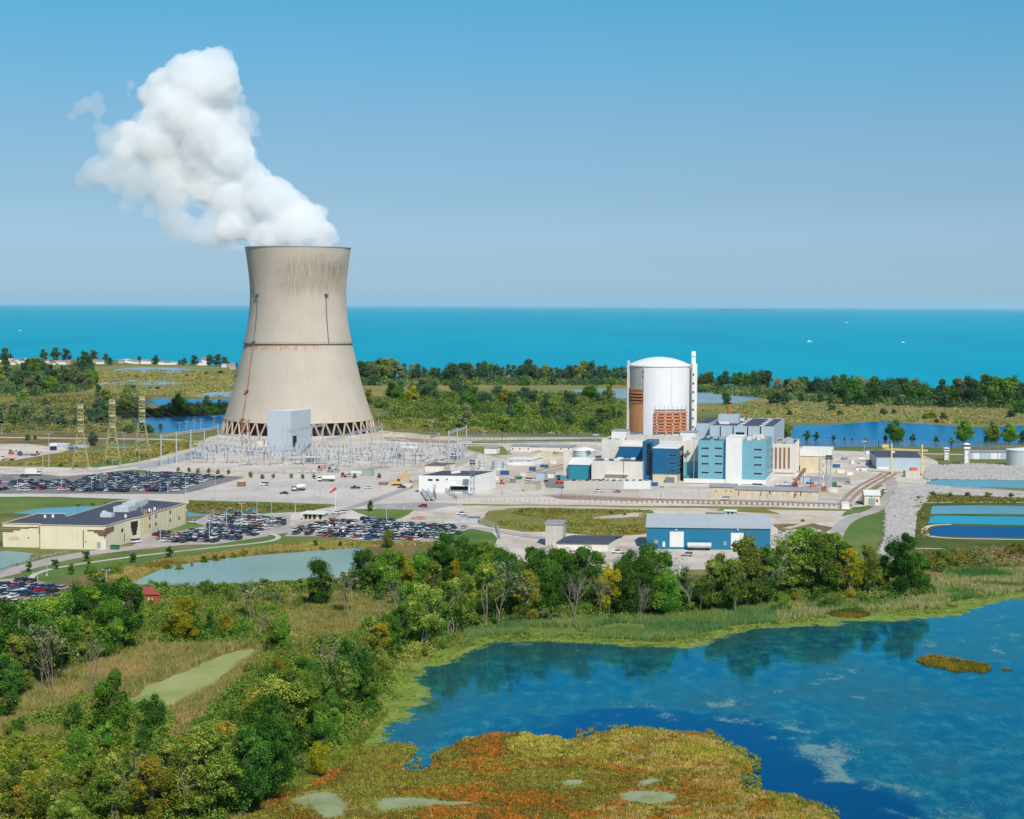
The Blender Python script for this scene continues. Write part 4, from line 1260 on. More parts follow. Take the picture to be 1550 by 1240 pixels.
D_, G_, O_, Y_, A_, B_, F_, E_ = 'dark_foliage', 'green_foliage', 'olive_foliage', 'yellow_foliage', 'autumn_foliage', 'blue_green_foliage', 'far_foliage', 'grey_green_foliage'
mid = [('round', 487, 920, 848, D_, 1.0), ('thin', 524, 936, 866, E_, .8), ('round', 548, 898, 832, D_, 1.0), ('round', 585, 906, 833, G_, 1.1), ('tall', 610, 902, 838, Y_, 1.2), ('round', 634, 898, 838, G_, 1.1),
       ('broad', 668, 892, 802, D_, .95), ('round', 702, 892, 815, D_, 1.0), ('round', 738, 905, 822, G_, 1.05), ('tall', 690, 896, 848, Y_, 1.0), ('open', 645, 984, 882, O_, 1.0), ('tall', 622, 962, 884, G_, 1.0), ('open', 680, 968, 880, O_, .95),
       ('tall', 705, 952, 866, O_, 1.1), ('thin', 752, 948, 850, E_, .85), ('round', 772, 934, 834, D_, 1.0), ('tall', 798, 944, 864, A_, 1.1), ('broad', 824, 930, 832, D_, .8), ('bare', 868, 946, 872, E_, .9), ('round', 882, 928, 826, D_, 1.0),
       ('round', 850, 920, 828, G_, 1.0), ('tall', 905, 912, 838, G_, 1.0), ('tall', 922, 934, 860, Y_, .9), ('broad', 962, 932, 832, D_, .8), ('round', 984, 926, 822, D_, .9), ('round', 1008, 934, 862, G_, .9), ('round', 1034, 922, 866, G_, 1.0),
       ('thin', 1042, 926, 858, E_, .8), ('bare', 1060, 926, 876, E_, .8), ('tall', 1078, 926, 852, O_, 1.1), ('round', 1104, 924, 850, D_, .9), ('tall', 1132, 922, 808, O_, 1.25), ('tall', 1152, 918, 826, D_, 1.1), ('round', 1090, 905, 838, O_, .9),
       ('open', 1184, 906, 812, O_, 1.1), ('tall', 1212, 902, 802, G_, 1.25), ('tall', 1238, 904, 808, O_, 1.2), ('tall', 1264, 905, 810, G_, 1.15), ('open', 1286, 908, 832, Y_, .9), ('open', 1316, 906, 826, O_, .9), ('tall', 1338, 900, 842, O_, 1.0),
       ('round', 1366, 904, 810, D_, .85), ('tall', 1390, 902, 838, D_, 1.0), ('round', 806, 908, 830, D_, .9), ('round', 944, 912, 840, D_, .9), ('tall', 1196, 898, 830, D_, 1.0), ('bare', 598, 950, 880, E_, .7), ('thin', 790, 944, 870, E_, .7), ('bare', 910, 940, 870, E_, .7), ('bare', 965, 944, 884, E_, .7),
       ('tall', 655, 930, 850, O_, 1.0), ('round', 570, 896, 842, D_, .9), ('open', 1112, 930, 846, O_, .8), ('round', 756, 912, 832, G_, .9), ('tall', 716, 930, 846, D_, 1.0), ('round', 1130, 905, 836, G_, .9), ('open', 735, 950, 850, O_, .9), ('round', 1300, 900, 850, G_, .8), ('thin', 1165, 915, 840, E_, .8)]
mid = [(k_, x_, b_, t_ - 5, m_, w_) for k_, x_, b_, t_, m_, w_ in mid]
stand(mid, 'in the lakeside wood', 'trees of the wood along the near lake')

left = [('tall', 10, 1012, 902, D_, 1.1), ('open', 45, 1042, 904, D_, 1.0), ('open', 74, 1032, 898, G_, 1.0), ('round', 108, 996, 888, D_, 1.0), ('tall', 136, 992, 880, G_, 1.1), ('round', 164, 1000, 900, G_, .9), ('tall', 192, 965, 870, D_, 1.1), ('round', 156, 960, 876, D_, .9), ('round', 122, 1010, 934, O_, 1.0),
        ('tall', 24, 1052, 958, O_, 1.2), ('thin', 60, 1046, 940, E_, .8), ('open', 92, 1020, 905, D_, .9), ('round', 276, 972, 900, Y_, 1.05), ('tall', 318, 958, 920, G_, 1.0), ('round', 342, 962, 926, Y_, .9), ('thin', 384, 942, 876, E_, 1.0), ('tall', 428, 996, 926, G_, 1.0), ('bare', 394, 968, 918, E_, .9), ('tall', 412, 992, 940, O_, 1.0),
        ('round', 170, 1122, 1008, G_, .85), ('round', 232, 1112, 1048, D_, .9), ('tall', 112, 1112, 1062, D_, 1.1), ('round', 190, 1142, 1108, G_, 1.0), ('round', 118, 1188, 1106, G_, 1.15), ('tall', 12, 1094, 1026, D_, 1.2), ('round', 30, 1118, 1082, G_, 1.2), ('broad', 60, 1216, 1160, Y_, .9), ('open', 30, 1250, 1186, A_, 1.0),
        ('thin', 206, 1246, 1130, E_, .9), ('round', 150, 1250, 1168, O_, 1.0), ('broad', 104, 1262, 1192, O_, 1.0), ('tall', 258, 1242, 1118, O_, 1.25), ('tall', 300, 1236, 1108, A_, 1.2), ('open', 344, 1224, 1086, A_, 1.1), ('broad', 392, 1216, 1060, D_, .8), ('tall', 414, 1190, 1046, D_, 1.1), ('round', 442, 1144, 1010, O_, 1.0),
        ('round', 468, 1134, 1068, G_, 1.1), ('round', 530, 1074, 966, D_, .85), ('thin', 512, 1066, 960, E_, .9), ('tall', 562, 1006, 930, O_, 1.1), ('round', 592, 1004, 924, G_, .9), ('tall', 606, 988, 912, D_, 1.0), ('round', 482, 1178, 1120, Y_, .9), ('tall', 364, 1206, 1110, O_, 1.1), ('tall', 330, 1160, 1090, O_, 1.1), ('tall', 548, 1034, 960, O_, 1.0),
        ('round', 375, 1120, 1050, G_, 1.0), ('tall', 500, 1110, 1040, G_, 1.0), ('tall', 230, 1240, 1150, O_, 1.1), ('round', 180, 1200, 1140, O_, 1.0), ('tall', 280, 1200, 1130, G_, 1.0), ('open', 430, 1130, 1030, A_, .9), ('bare', 130, 1060, 960, E_, .7), ('bare', 80, 1050, 950, E_, .6), ('round', 470, 1100, 1035, D_, .9),
        ('round', 410, 1110, 1044, O_, 1.0), ('tall', 575, 1010, 940, A_, 1.0), ('bare', 540, 1050, 962, E_, .8)]
left += [('tall', 20, 1245, 1150, O_, 1.1), ('open', 75, 1256, 1160, O_, 1.1), ('tall', 128, 1250, 1150, O_, 1.1), ('open', 175, 1252, 1136, O_, 1.1), ('tall', 232, 1256, 1140, A_, 1.1), ('open', 282, 1250, 1112, O_, 1.1), ('tall', 322, 1246, 1096, O_, 1.2), ('round', 366, 1236, 1096, D_, .9), ('open', 322, 1186, 1084, O_, 1.1), ('tall', 352, 1166, 1064, O_, 1.2), ('open', 392, 1160, 1040, A_, 1.1), ('tall', 422, 1150, 1020, O_, 1.2), ('round', 455, 1116, 1018, G_, .9), ('tall', 488, 1150, 1082, D_, 1.1), ('tall', 505, 1130, 1070, G_, 1.1), ('open', 520, 1090, 990, O_, 1.0), ('tall', 545, 1060, 976, D_, 1.1), ('round', 575, 1040, 975, O_, .9), ('tall', 560, 1075, 1030, G_, 1.1), ('tall', 60, 1008, 905, D_, 1.1), ('tall', 90, 1012, 892, G_, 1.1), ('tall', 28, 1000, 905, D_, 1.2), ('tall', 120, 985, 876, D_, 1.1), ('tall', 176, 985, 875, D_, 1.1), ('round', 148, 985, 905, G_, 1.0), ('round', 10, 1060, 985, D_, 1.1), ('round', 95, 1000, 935, O_, 1.0), ('tall', 205, 955, 890, D_, 1.0), ('round', 295, 966, 930, D_, 1.0), ('round', 255, 962, 925, O_, 1.0), ('tall', 640, 975, 905, O_, 1.0), ('tall', 662, 972, 900, G_, 1.0), ('round', 610, 970, 915, O_, .9), ('tall', 585, 985, 930, D_, .9), ('open', 690, 960, 872, O_, 1.0), ('tall', 160, 1150, 1090, G_, 1.0), ('round', 215, 1150, 1100, D_, 1.0), ('tall', 40, 1180, 1120, O_, 1.1), ('round', 300, 1170, 1120, O_, 1.0)]
stand(left, 'in the lower left marsh', 'trees scattered through the lower left marsh')

r_ = random.Random(5)
sh = []
def sprinkle(poly, n, hpx, mats, keys=('shrub',), wide=(.8, 1.3), lst=None):
    P = poly; xs = [p[0] for p in P]; ys = [p[1] for p in P]
    lst = sh if lst is None else lst
    c = 0
    while c < n:
        x, y = r_.uniform(min(xs), max(xs)), r_.uniform(min(ys), max(ys))
        if inpoly(np.array([x]), np.array([y]), P)[0]:
            lst.append((r_.choice(keys), x, y, y - r_.uniform(*hpx), r_.choice(mats), r_.uniform(*wide))); c += 1
sprinkle([(210, 930), (420, 905), (440, 960), (230, 985)], 10, (12, 22), [D_, G_, O_, E_])
sprinkle([(390, 1000), (560, 985), (580, 1050), (520, 1140), (420, 1180), (300, 1230), (240, 1200), (380, 1090)], 24, (18, 34), [G_, O_, D_, A_, E_])
sprinkle([(0, 1090), (120, 1120), (240, 1140), (200, 1235), (0, 1240)], 16, (18, 36), [O_, Y_, G_, A_])
sprinkle([(560, 960), (700, 965), (690, 985), (620, 1000), (580, 1020)], 9, (14, 26), [G_, Y_, O_])
stand(sh, 'in the lower left marsh', 'shrubs in the lower left marsh')
sh = []
sprinkle([(560, 930), (1160, 915), (1160, 925), (900, 945), (700, 950)], 26, (14, 30), [D_, G_, O_, E_])
sprinkle([(1160, 905), (1400, 895), (1420, 905), (1300, 925), (1170, 930)], 18, (14, 30), [D_, G_, O_, A_])
stand(sh, 'under the lakeside wood', 'shrubs under the lakeside wood')
sh = []
sprinkle([(1410, 842), (1560, 836), (1600, 860), (1430, 872)], 16, (14, 30), [O_, D_, A_, E_])
stand(sh, 'below the three lagoons', 'shrubs below the lagoons')
sh = []
sprinkle([(225, 866), (330, 845), (420, 835), (500, 828), (500, 834), (330, 850), (235, 872)], 14, (6, 12), [A_, O_, D_])
sprinkle([(200, 886), (330, 892), (420, 888), (470, 884), (480, 892), (330, 902), (220, 898)], 16, (9, 18), [D_, G_, O_])
sprinkle([(100, 868), (200, 858), (215, 875), (130, 885)], 8, (10, 20), [D_, O_, G_])
stand(sh, 'round the pale pond', 'shrubs round the pale pond')

small = [('tall', 44, 866, 849, D_, 1.4), ('tall', 84, 862, 846, D_, 1.4), ('tall', 131, 850, 833, D_, 1.5), ('round', 202, 852, 836, D_, 1.1), ('tall', 256, 846, 826, D_, 1.3), ('tall', 135, 860, 846, G_, 1.4), ('round', 108, 870, 852, O_, 1.0), ('round', 478, 828, 817, D_, 1.0), ('round', 515, 829, 818, D_, .9), ('round', 533, 828, 820, O_, 1.0), ('round', 588, 830, 800, O_, .9)]
stand(small, 'on the lawn by the pale pond', 'young trees round the pale pond')
o, *_ = plant('cone0', 561, 774, 757, D_, .85)
tag(o, 'lone dense dark green tree on the lawn island behind the crowded car park', 'tree')
orn = [('far_round', x, y, y - 8, m, 1.25) for x, y, m in ((397, 725, A_), (414, 724, A_), (441, 724, O_), (458, 725, A_), (475, 725, O_), (574, 724, E_), (270, 714.5, O_), (286, 715, A_), (300, 716, A_), (316, 716, A_), (330, 718, A_), (346, 718, A_), (379, 721, A_), (537, 724, E_), (380, 723, A_))]
stand(orn, 'along the substation fence', 'small ornamental trees along the substation fence')

# the far shore and the woods behind the plant
far = []
for x, b, t, k, m, w_ in ((8, 553, 526, 'round', F_, 1.2), (66, 546, 528, 'round', F_, 1.2), (84, 546, 525, 'round', F_, 1.3), (100, 546, 526, 'round', F_, 1.3), (128, 548, 530, 'round', F_, 1.5), (142, 548, 528, 'round', F_, 1.3), (160, 547, 534, 'round', F_, 1.2), (118, 548, 540, 'round', F_, 1.1), (166, 553, 540, 'round', E_, 1.5), (132, 554, 543, 'round', F_, 1.2), (126, 556, 546, 'round', F_, 1.2),
                      (211, 549, 538, 'round', E_, 1.1), (236, 552, 537, 'round', F_, 1.3), (279, 553, 541, 'round', F_, 1.3), (294, 553, 536, 'round', F_, 1.3), (318, 554, 535, 'round', F_, 1.2), (330, 554, 534, 'round', F_, 1.2), (340, 554, 538, 'round', F_, 1.1), (347, 556, 547, 'round', F_, 1.0), (358, 557, 548, 'round', F_, 1.0), (272, 553, 544, 'round', F_, 1.1)):
    far.append(('far_' + k, x, b, t, m, w_))
stand(far, 'by the left shore cottages', 'trees by the far shore cottages')
far = []
r_ = random.Random(9)
x = 546
tops = [(546, 546), (575, 543), (600, 546), (618, 546), (635, 548), (660, 556), (680, 550), (700, 548), (715, 544), (735, 548), (755, 548), (770, 553), (785, 556), (797, 542), (815, 556), (830, 552), (850, 556), (868, 550), (886, 544), (905, 552), (925, 556), (940, 554), (960, 556)]
while x < 962:
    ty = np.interp(x, [q[0] for q in tops], [q[1] for q in tops]) + r_.uniform(-4, 4)
    far.append(('far_' + r_.choice(('round', 'round', 'broad')), x, r_.uniform(576, 581), ty, r_.choice((F_, F_, F_, E_, D_, O_)), r_.uniform(.8, 1.15)))
    x += r_.uniform(7, 13)
for x in range(552, 960, 17):
    far.append(('far_shrub', x + r_.uniform(-5, 5), r_.uniform(580, 584), r_.uniform(566, 574), r_.choice((F_, G_, E_)), 1.0))
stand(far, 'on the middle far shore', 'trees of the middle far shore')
far = []
for a, b_, y0, y1, t0, t1 in ((1052, 1075, 586, 588, 562, 568), (1075, 1120, 588, 590, 563, 570), (1120, 1165, 590, 592, 558, 566), (1178, 1200, 600, 602, 572, 582), (1190, 1270, 597, 604, 568, 575), (1262, 1390, 598, 614, 568, 576), (1388, 1420, 608, 612, 578, 588), (1425, 1470, 608, 615, 574, 590), (1455, 1555, 608, 618, 567, 580)):
    x = a
    while x < b_:
        far.append(('far_' + r_.choice(('round', 'round', 'broad')), x, r_.uniform(y0, y1), r_.uniform(t0 - 3, t1 - 1), r_.choice((F_, F_, F_, D_, E_)), r_.uniform(.8, 1.15)))
        x += r_.uniform(8, 14)
for x in range(1190, 1560, 24):
    far.append(('far_round', x + r_.uniform(-8, 8), r_.uniform(608, 617), r_.uniform(590, 600), r_.choice((F_, G_, O_, D_)), 1.0))
for x, b, h in ((1272, 628, 9), (1258, 622, 12), (1337, 628, 12), (1353, 626, 8), (1400, 634, 9), (1411, 633, 12), (1428, 634, 12), (1418, 640, 8), (1190, 620, 8), (1164, 627, 8), (1195, 628, 9), (1541, 626, 22), (1530, 632, 14), (1175, 612, 20)):
    far.append(('far_shrub', x, b, b - h, r_.choice((F_, D_, O_)), 1.1))
far.append(('far_broad', 1099, 613, 593, O_, .9))
stand(far, 'on the right far shore', 'trees of the right far shore')
far = []
for x, b, t, k, m, w_ in ((1355, 671, 632, 'broad', G_, .95), (1382, 670, 656, 'round', G_, 1.2), (1460, 671, 634, 'round', G_, 1.2), (1500, 672, 634, 'broad', O_, .9), (1528, 673, 640, 'round', G_, 1.2), (1548, 673, 650, 'round', D_, 1.2), (1222, 667, 651, 'round', D_, 1.3), (1236, 667, 653, 'round', G_, 1.2), (1262, 668, 658, 'round', G_, 1.2), (1340, 670, 658, 'round', Y_, 1.1), (1417, 671, 659, 'round', D_, 1.2), (1192, 668, 640, 'round', O_, .9), (1278, 668, 662, 'round', Y_, 1.2), (1290, 668, 663, 'round', E_, 1.2), (1440, 671, 661, 'shrub', O_, 1.0), (1310, 669, 662, 'shrub', O_, 1.0)):
    far.append((k + '0', x, b, t, m, w_))
stand(far, 'by the right blue pond', 'trees along the blue pond')
far = []
sprinkle([(570, 604), (660, 592), (760, 600), (900, 600), (944, 612), (944, 655), (760, 656), (770, 632), (680, 628), (600, 622)], 46, (18, 30), [D_, G_, G_, O_, F_, E_, Y_], ('far_round', 'far_round', 'far_broad'), (1.0, 1.4), far)
sprinkle([(575, 615), (700, 640), (760, 650), (720, 655), (600, 648)], 14, (8, 14), [G_, O_, E_], ('far_shrub',), (1.0, 1.5), far)
far += [('far_round', 558, 612, 586, A_, .9), ('far_round', 706, 642, 608, E_, .8), ('far_round', 632, 602, 580, O_, 1.2), ('far_round', 700, 600, 582, F_, 1.3)]
stand(far, 'in the wood behind the substation', 'trees of the wood behind the substation')
far = []
sprinkle([(-20, 560), (60, 558), (138, 568), (138, 588), (60, 598), (-20, 600)], 30, (22, 34), [F_, F_, O_, E_, G_], ('far_round', 'far_round', 'far_tall', 'far_broad'), (1.0, 1.3), far)
stand(far, 'in the far left wood', 'trees of the far left wood')
far = []
sprinkle([(-20, 622), (60, 610), (160, 600), (225, 606), (205, 640), (100, 655), (-20, 650)], 34, (16, 32), [O_, E_, G_, O_, F_], ('far_round', 'far_tall', 'far_shrub'), (1.0, 1.3), far)
far += [('round0', 140, 675, 652, O_, 1.2), ('far_round', 42, 667, 656, D_, 1.3), ('far_round', 53, 666, 658, D_, 1.2), ('far_round', 215, 655, 636, O_, 1.3), ('far_shrub', 195, 655, 640, D_, 1.4), ('far_shrub', 225, 655, 640, D_, 1.3), ('far_round', 243, 652, 640, O_, 1.2), ('far_shrub', 170, 668, 660, G_, 1.2), ('far_shrub', 92, 706, 699, G_, 1.3)]
stand(far, 'round the transmission towers', 'trees and shrubs round the transmission towers')
far = [('broad0', 272, 624, 592, D_, 1.0), ('round1', 256, 622, 608, D_, 1.0), ('round2', 300, 622, 606, G_, 1.1), ('tall0', 313, 620, 598, G_, 1.2), ('round0', 332, 620, 604, O_, 1.1), ('round1', 345, 620, 608, D_, 1.1), ('shrub0', 290, 626, 614, D_, 1.2), ('shrub1', 320, 626, 612, D_, 1.4), ('shrub2', 348, 626, 612, D_, 1.4), ('shrub0', 262, 628, 616, D_, 1.4), ('shrub1', 240, 630, 620, O_, 1.4)]
stand(far, 'on the dark bank left of the tower', 'trees on the pond bank left of the tower')
far = [('far_shrub', x, b, b - h, m, 1.3) for x, b, h, m in ((194, 570, 3, D_), (206, 571, 4, D_), (228, 569, 2.5, D_), (283, 570, 4, O_), (312, 567, 6, D_), (334, 566, 6, D_), (358, 571, 4, D_), (302, 571, 3, D_), (238, 589, 4.5, D_), (228, 588, 3, D_), (606, 585, 10, F_), (656, 585, 10, F_), (118, 766, 6, O_), (140, 765, 6, O_), (160, 763, 5, A_), (300, 768, 5, O_), (320, 765, 4, O_), (340, 767, 5, O_), (392, 769, 8, O_), (408, 770, 6, O_), (425, 771, 6, O_), (360, 767, 6, O_), (440, 770, 5, O_), (790, 776, 6, A_), (925, 778, 6, A_), (945, 780, 5, A_), (1215, 790, 5, O_), (1412, 750, 7, A_), (1438, 752, 8, G_), (1465, 751, 7, A_), (1495, 752, 8, A_), (1530, 753, 8, D_), (1390, 756, 6, O_))]
stand(far, 'alone on open grass', 'single shrubs on open grass')

KEEP = {'small ornamental trees along the substation fence', 'young trees round the pale pond'}
hs_ = sorted([r_w[2] - r_w[3] for rows, pl_, g_ in POOL for r_w in rows if g_ not in KEEP and not any(q in r_w[0] for q in ('shrub', 'bare', 'thin'))], reverse=True)
cut = hs_[268] if len(hs_) > 268 else 0
for rows, pl_, g_ in POOL: raise_stand(rows, pl_, g_, cut)
# the smallest far trees stand together as one wood
cs, fs_, vs_, ms_, off = [], [], [], [], 0
for key, px, by, ty, mat, wide in MASS:
    if key[-1] not in '0123456789': key = random.choice([q for q in PROTO if q.rstrip('0123456789') == key])
    me, _, H = PROTO[key]
    n = len(me.vertices); co = np.empty(n * 3); me.vertices.foreach_get("co", co); co = co.reshape(-1, 3)
    nf = len(me.polygons); f = np.empty(nf * 4, np.int32); me.loops.foreach_get("vertex_index", f)
    mi = np.empty(nf, np.int32); me.polygons.foreach_get("material_index", mi)
    v = np.empty(nf, np.float32); me.attributes['pc'].data.foreach_get("value", v)
    keep = (rng.random(nf) < .6) | (mi == 1)
    p = G(px, by); s_ = max(1.0, zof(p, ty)) / H; a = random.uniform(0, 6.28)
    x, y = co[:, 0] * s_ * wide, co[:, 1] * s_ * wide
    cs.append(np.stack([x * math.cos(a) - y * math.sin(a) + p.x, x * math.sin(a) + y * math.cos(a) + p.y, co[:, 2] * s_], -1))
    fs_.append(f.reshape(-1, 4)[keep] + off); vs_.append(np.clip(v[keep] + random.uniform(-.15, .15), 0, 1)); ms_.append(mi[keep]); off += n
if cs:
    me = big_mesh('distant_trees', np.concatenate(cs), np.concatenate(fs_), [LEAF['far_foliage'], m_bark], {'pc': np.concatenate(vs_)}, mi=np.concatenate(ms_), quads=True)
    o = bpy.data.objects.new('distant_trees', me); COL.objects.link(o); tag(o, kind='stuff')
# ------------------------------------------------------------------ buildings
m_white = M('white_painted_wall', (238, 236, 232), .7, .05, .2, streak=.05)
m_cream = M('cream_wall', (230, 222, 212), .8, .06, .2, streak=.07)
m_beige = M('beige_wall', (234, 222, 192), .8, .06, .15, streak=.06)
m_tanw = M('tan_wall', (220, 204, 172), .8, .08, .2, streak=.1)
m_concw = M('concrete_wall', (206, 200, 192), .85, .1, .25, streak=.12)
m_greyblue = M('grey_blue_cladding', (186, 202, 214), .5, .05, .15, streak=.06, corr=2.2)
m_tealw = M('light_teal_cladding', (118, 180, 196), .5, .05, .15, streak=.06, corr=2.2)
m_dblue = M('dark_blue_cladding', (4, 100, 146), .45, .06, .15, streak=.06, corr=2.2)
m_dteal = M('deep_teal_cladding', (40, 146, 168), .5, .06, .15, streak=.06, corr=2.2)
m_shed = M('blue_shed_cladding', (30, 122, 160), .45, .06, .12, streak=.06, corr=1.6)
m_shedroof = M('pale_metal_roof', (202, 208, 212), .35, .06, .1, streak=0, metal=.2, corr=1.2)
m_roof = M('dark_roof_felt', (86, 90, 104), .85, .2, .12, streak=0)
m_roofd = M('slate_roof', (70, 76, 92), .8, .2, .12, streak=0)
m_roofw = M('white_roof', (232, 230, 226), .6, .05, .1, streak=0)
m_roofg = M('grey_roof', (158, 158, 164), .7, .12, .12, streak=0)
m_glass = M('dark_window_glass', (38, 44, 54), .08, .2, .3, streak=0)
m_dark = M('dark_opening', (30, 30, 34), .8, .2, .4, streak=0)
m_orange = M('orange_formwork', (214, 134, 90), .7, .22, .6, streak=.12)
m_wood = M('brown_timber_panel', (214, 150, 98), .8, .18, .7, streak=.2)
m_steel = M('galvanised_steel', (196, 200, 206), .45, .1, .6, streak=.05, metal=.2)
m_steeld = M('grey_steel', (128, 136, 146), .5, .1, .6, streak=.05, metal=.2)
m_rusty = M('rusty_steel', (170, 106, 66), .85, .25, .8, streak=.2)
m_yel = M('yellow_paint', (226, 200, 138), .55, .08, .4, streak=.08)
m_red = M('red_paint', (196, 44, 40), .45, .1, .5, streak=.05)
m_tank = M('tank_grey', (204, 210, 212), .45, .06, .2, streak=.1)
m_orangep = M('orange_paint', (230, 96, 40), .5, .1, .4, streak=.05)
m_greenp = M('green_paint', (30, 120, 76), .5, .1, .4, streak=.05)
m_bluep = M('blue_paint', (40, 100, 160), .5, .1, .4, streak=.05)
m_tealp = M('teal_paint', (60, 160, 170), .5, .1, .4, streak=.05)
m_tyre = M('tyre_rubber', (30, 30, 32), .9, .1, .5, streak=0)
m_greydoor = M('grey_door', (150, 168, 178), .5, .05, .4, streak=0)
m_tower = None


def c4(X, Y): return 840 + X / 3.875, 500 + Y / 3.875
def G4(X, Y): return G(*c4(X, Y))


def hit(P, dr, px, py):
    """photo pixel cast on to the upright plane through P along dr: (t along dr, height)"""
    d = ray(px, py); P = Vector(P)
    n = Vector((-dr.y, dr.x, 0))
    s = (P - CAM).dot(n) / d.dot(n)
    q = CAM + d * s
    return (q - P).dot(dr), q.z


def panel(parent, name, P, dr, x0, x1, y0, y1, mat, proud=.06, inner=None, inner_name='pane', label=None, thick=None):
    """a flat part on a wall face (window, door, strip), framed if inner is given"""
    t0, z1 = hit(P, dr, x0, y0); t1, z0 = hit(P, dr, x1, y1)
    z0 = max(z0, .02)
    n = Vector((dr.y, -dr.x, 0))
    P = Vector(P)
    a, b_ = min(t0, t1), max(t0, t1)
    mb = MB().obox(P + dr * a + n * proud, dr * (b_ - a), -n * (proud * .9 if thick is None else thick), z0, z1)
    o = mb.build(name, mat, parent)
    if label: o["label"] = label
    if inner is not None:
        f = min(.18, (b_ - a) * .12)
        ib = MB().obox(P + dr * (a + f) + n * (proud + .03), dr * (b_ - a - 2 * f), -n * .02, z0 + f, z1 - f)
        ib.build(inner_name, inner, o)
    return o


class Block:
    """oblong building volume: front-left foot P, width along u, depth along v"""
    def __init__(s, P, w, d, z0, z1, u=None, v=None):
        s.P = Vector((P[0], P[1], 0)); s.w = w; s.d = d; s.z0 = z0; s.z1 = z1
        s.u = u or U; s.v = v or V
        s.FR = s.P + s.u * w

    @staticmethod
    def px(fl, fr_x, top_y, depth, z0=0.0, base=None, u=None, v=None):
        """fl = photo pixel of the front-left foot on the ground; width up to column fr_x; height up to row top_y"""
        P = G(*fl)
        w = along(P, u or U, fr_x)
        z1 = zof(P, top_y)
        return Block(P, w, depth, z0, z1, u, v)

    def walls(s, parent, mat, name='wall', roof=None, rt=.5, inset=.3):
        MB().obox(s.P, s.u * s.w, s.v * s.d, s.z0, s.z1).build(name, mat, parent)
        if roof is not None:
            i = inset
            MB().obox(s.P + s.u * i + s.v * i, s.u * (s.w - 2 * i), s.v * (s.d - 2 * i), s.z1 + .003, s.z1 + .12).build('roof', roof, parent)
            pb = MB()
            for a, du, dv in ((s.P, s.u * s.w, s.v * i), (s.P + s.v * (s.d - i), s.u * s.w, s.v * i), (s.P + s.v * i, s.u * i, s.v * (s.d - 2 * i)), (s.P + s.u * (s.w - i) + s.v * i, s.u * i, s.v * (s.d - 2 * i))):
                pb.obox(a, du, dv, s.z1 + .003, s.z1 + rt)
            pb.build('parapet', mat, parent)

    def units(s, parent, n, seed, mat, name='roof_unit', hmax=2.0, mx=4.0):
        r = random.Random(seed)
        for i in range(n):
            sx, sy = r.uniform(1.2, mx), r.uniform(1.2, mx)
            a = s.P + s.u * r.uniform(1, max(1.1, s.w - sx - 1)) + s.v * r.uniform(1, max(1.1, s.d - sy - 1))
            h = r.uniform(.7, hmax)
            mb = MB().obox(a, s.u * sx, s.v * sy, s.z1 + .125, s.z1 + .125 + h)
            mb.obox(a + s.u * sx * .2 + s.v * sy * .2, s.u * sx * .5, s.v * sy * .5, s.z1 + .13 + h, s.z1 + .3 + h)
            mb.build(name, mat, parent)


# ---- cooling tower
ct = G(452, 655)
ct.z = 0
YT = ct.y
sc_t = ppm(ct)
T = thing('cooling_tower', 'huge pale concrete hyperbolic cooling tower with steam rising from its mouth', 'cooling tower', ct)
prof_px = [(632, 111.3), (612, 104.6), (593, 98.6), (574, 93.2), (554, 88.7), (536, 84.1), (519, 80.2), (507, 77.8), (495, 75.9), (480, 73.6), (463, 72.1), (450, 71.6), (437, 71.8), (420, 73.0), (400, 75.5), (388, 77.2), (380, 78.2), (376.5, 78.7)]
prof = [(w_ / sc_t, zof(ct, y_)) for y_, w_ in prof_px]
zb, zt = prof[0][1], prof[-1][1]
# smooth profile
def prof_r(z):
    zs = [p[1] for p in prof]; rs = [p[0] for p in prof]
    return float(np.interp(z, zs, rs))
nr, nz = 768, 80
vs, fs = [], []
zz = [zb + (zt - zb) * i / nz for i in range(nz + 1)]
for z in zz:
    k3 = [prof_r(z + d) for d in (-3, -1.5, 0, 1.5, 3)] if zb + 3 < z < zt - 3 else [prof_r(z)]
    r0 = sum(k3) / len(k3)
    for i in range(nr):
        rr = r0 + (.16 if i % 6 == 0 else .04 if i % 6 in (1, 5) else 0)
        t = 2 * PI * i / nr
        vs.append((ct.x + rr * math.sin(t), ct.y - rr * math.cos(t), z))
for j in range(nz):
    for i in range(nr):
        q_ = (i + 1) % nr
        fs.append((j * nr + i, j * nr + q_, (j + 1) * nr + q_, (j + 1) * nr + i))
mt, nt, b = newmat('tower_concrete')
v = coords(nt)
sp_ = N(nt, "ShaderNodeSeparateXYZ"); nt.links.new(v, sp_.inputs[0])
ang = math_(nt, 'ARCTAN2', sp_.outputs[0], math_(nt, 'MULTIPLY', sp_.outputs[1], -1))
cyl = N(nt, "ShaderNodeCombineXYZ")
nt.links.new(math_(nt, 'MULTIPLY', ang, 45), cyl.inputs[0]); nt.links.new(sp_.outputs[2], cyl.inputs[1])
base = ramp(nt, noise(nt, cyl.outputs[0], .05, 6, .6), [(.3, C(208, 195, 179, .66)), (.7, C(220, 208, 193, .66))])
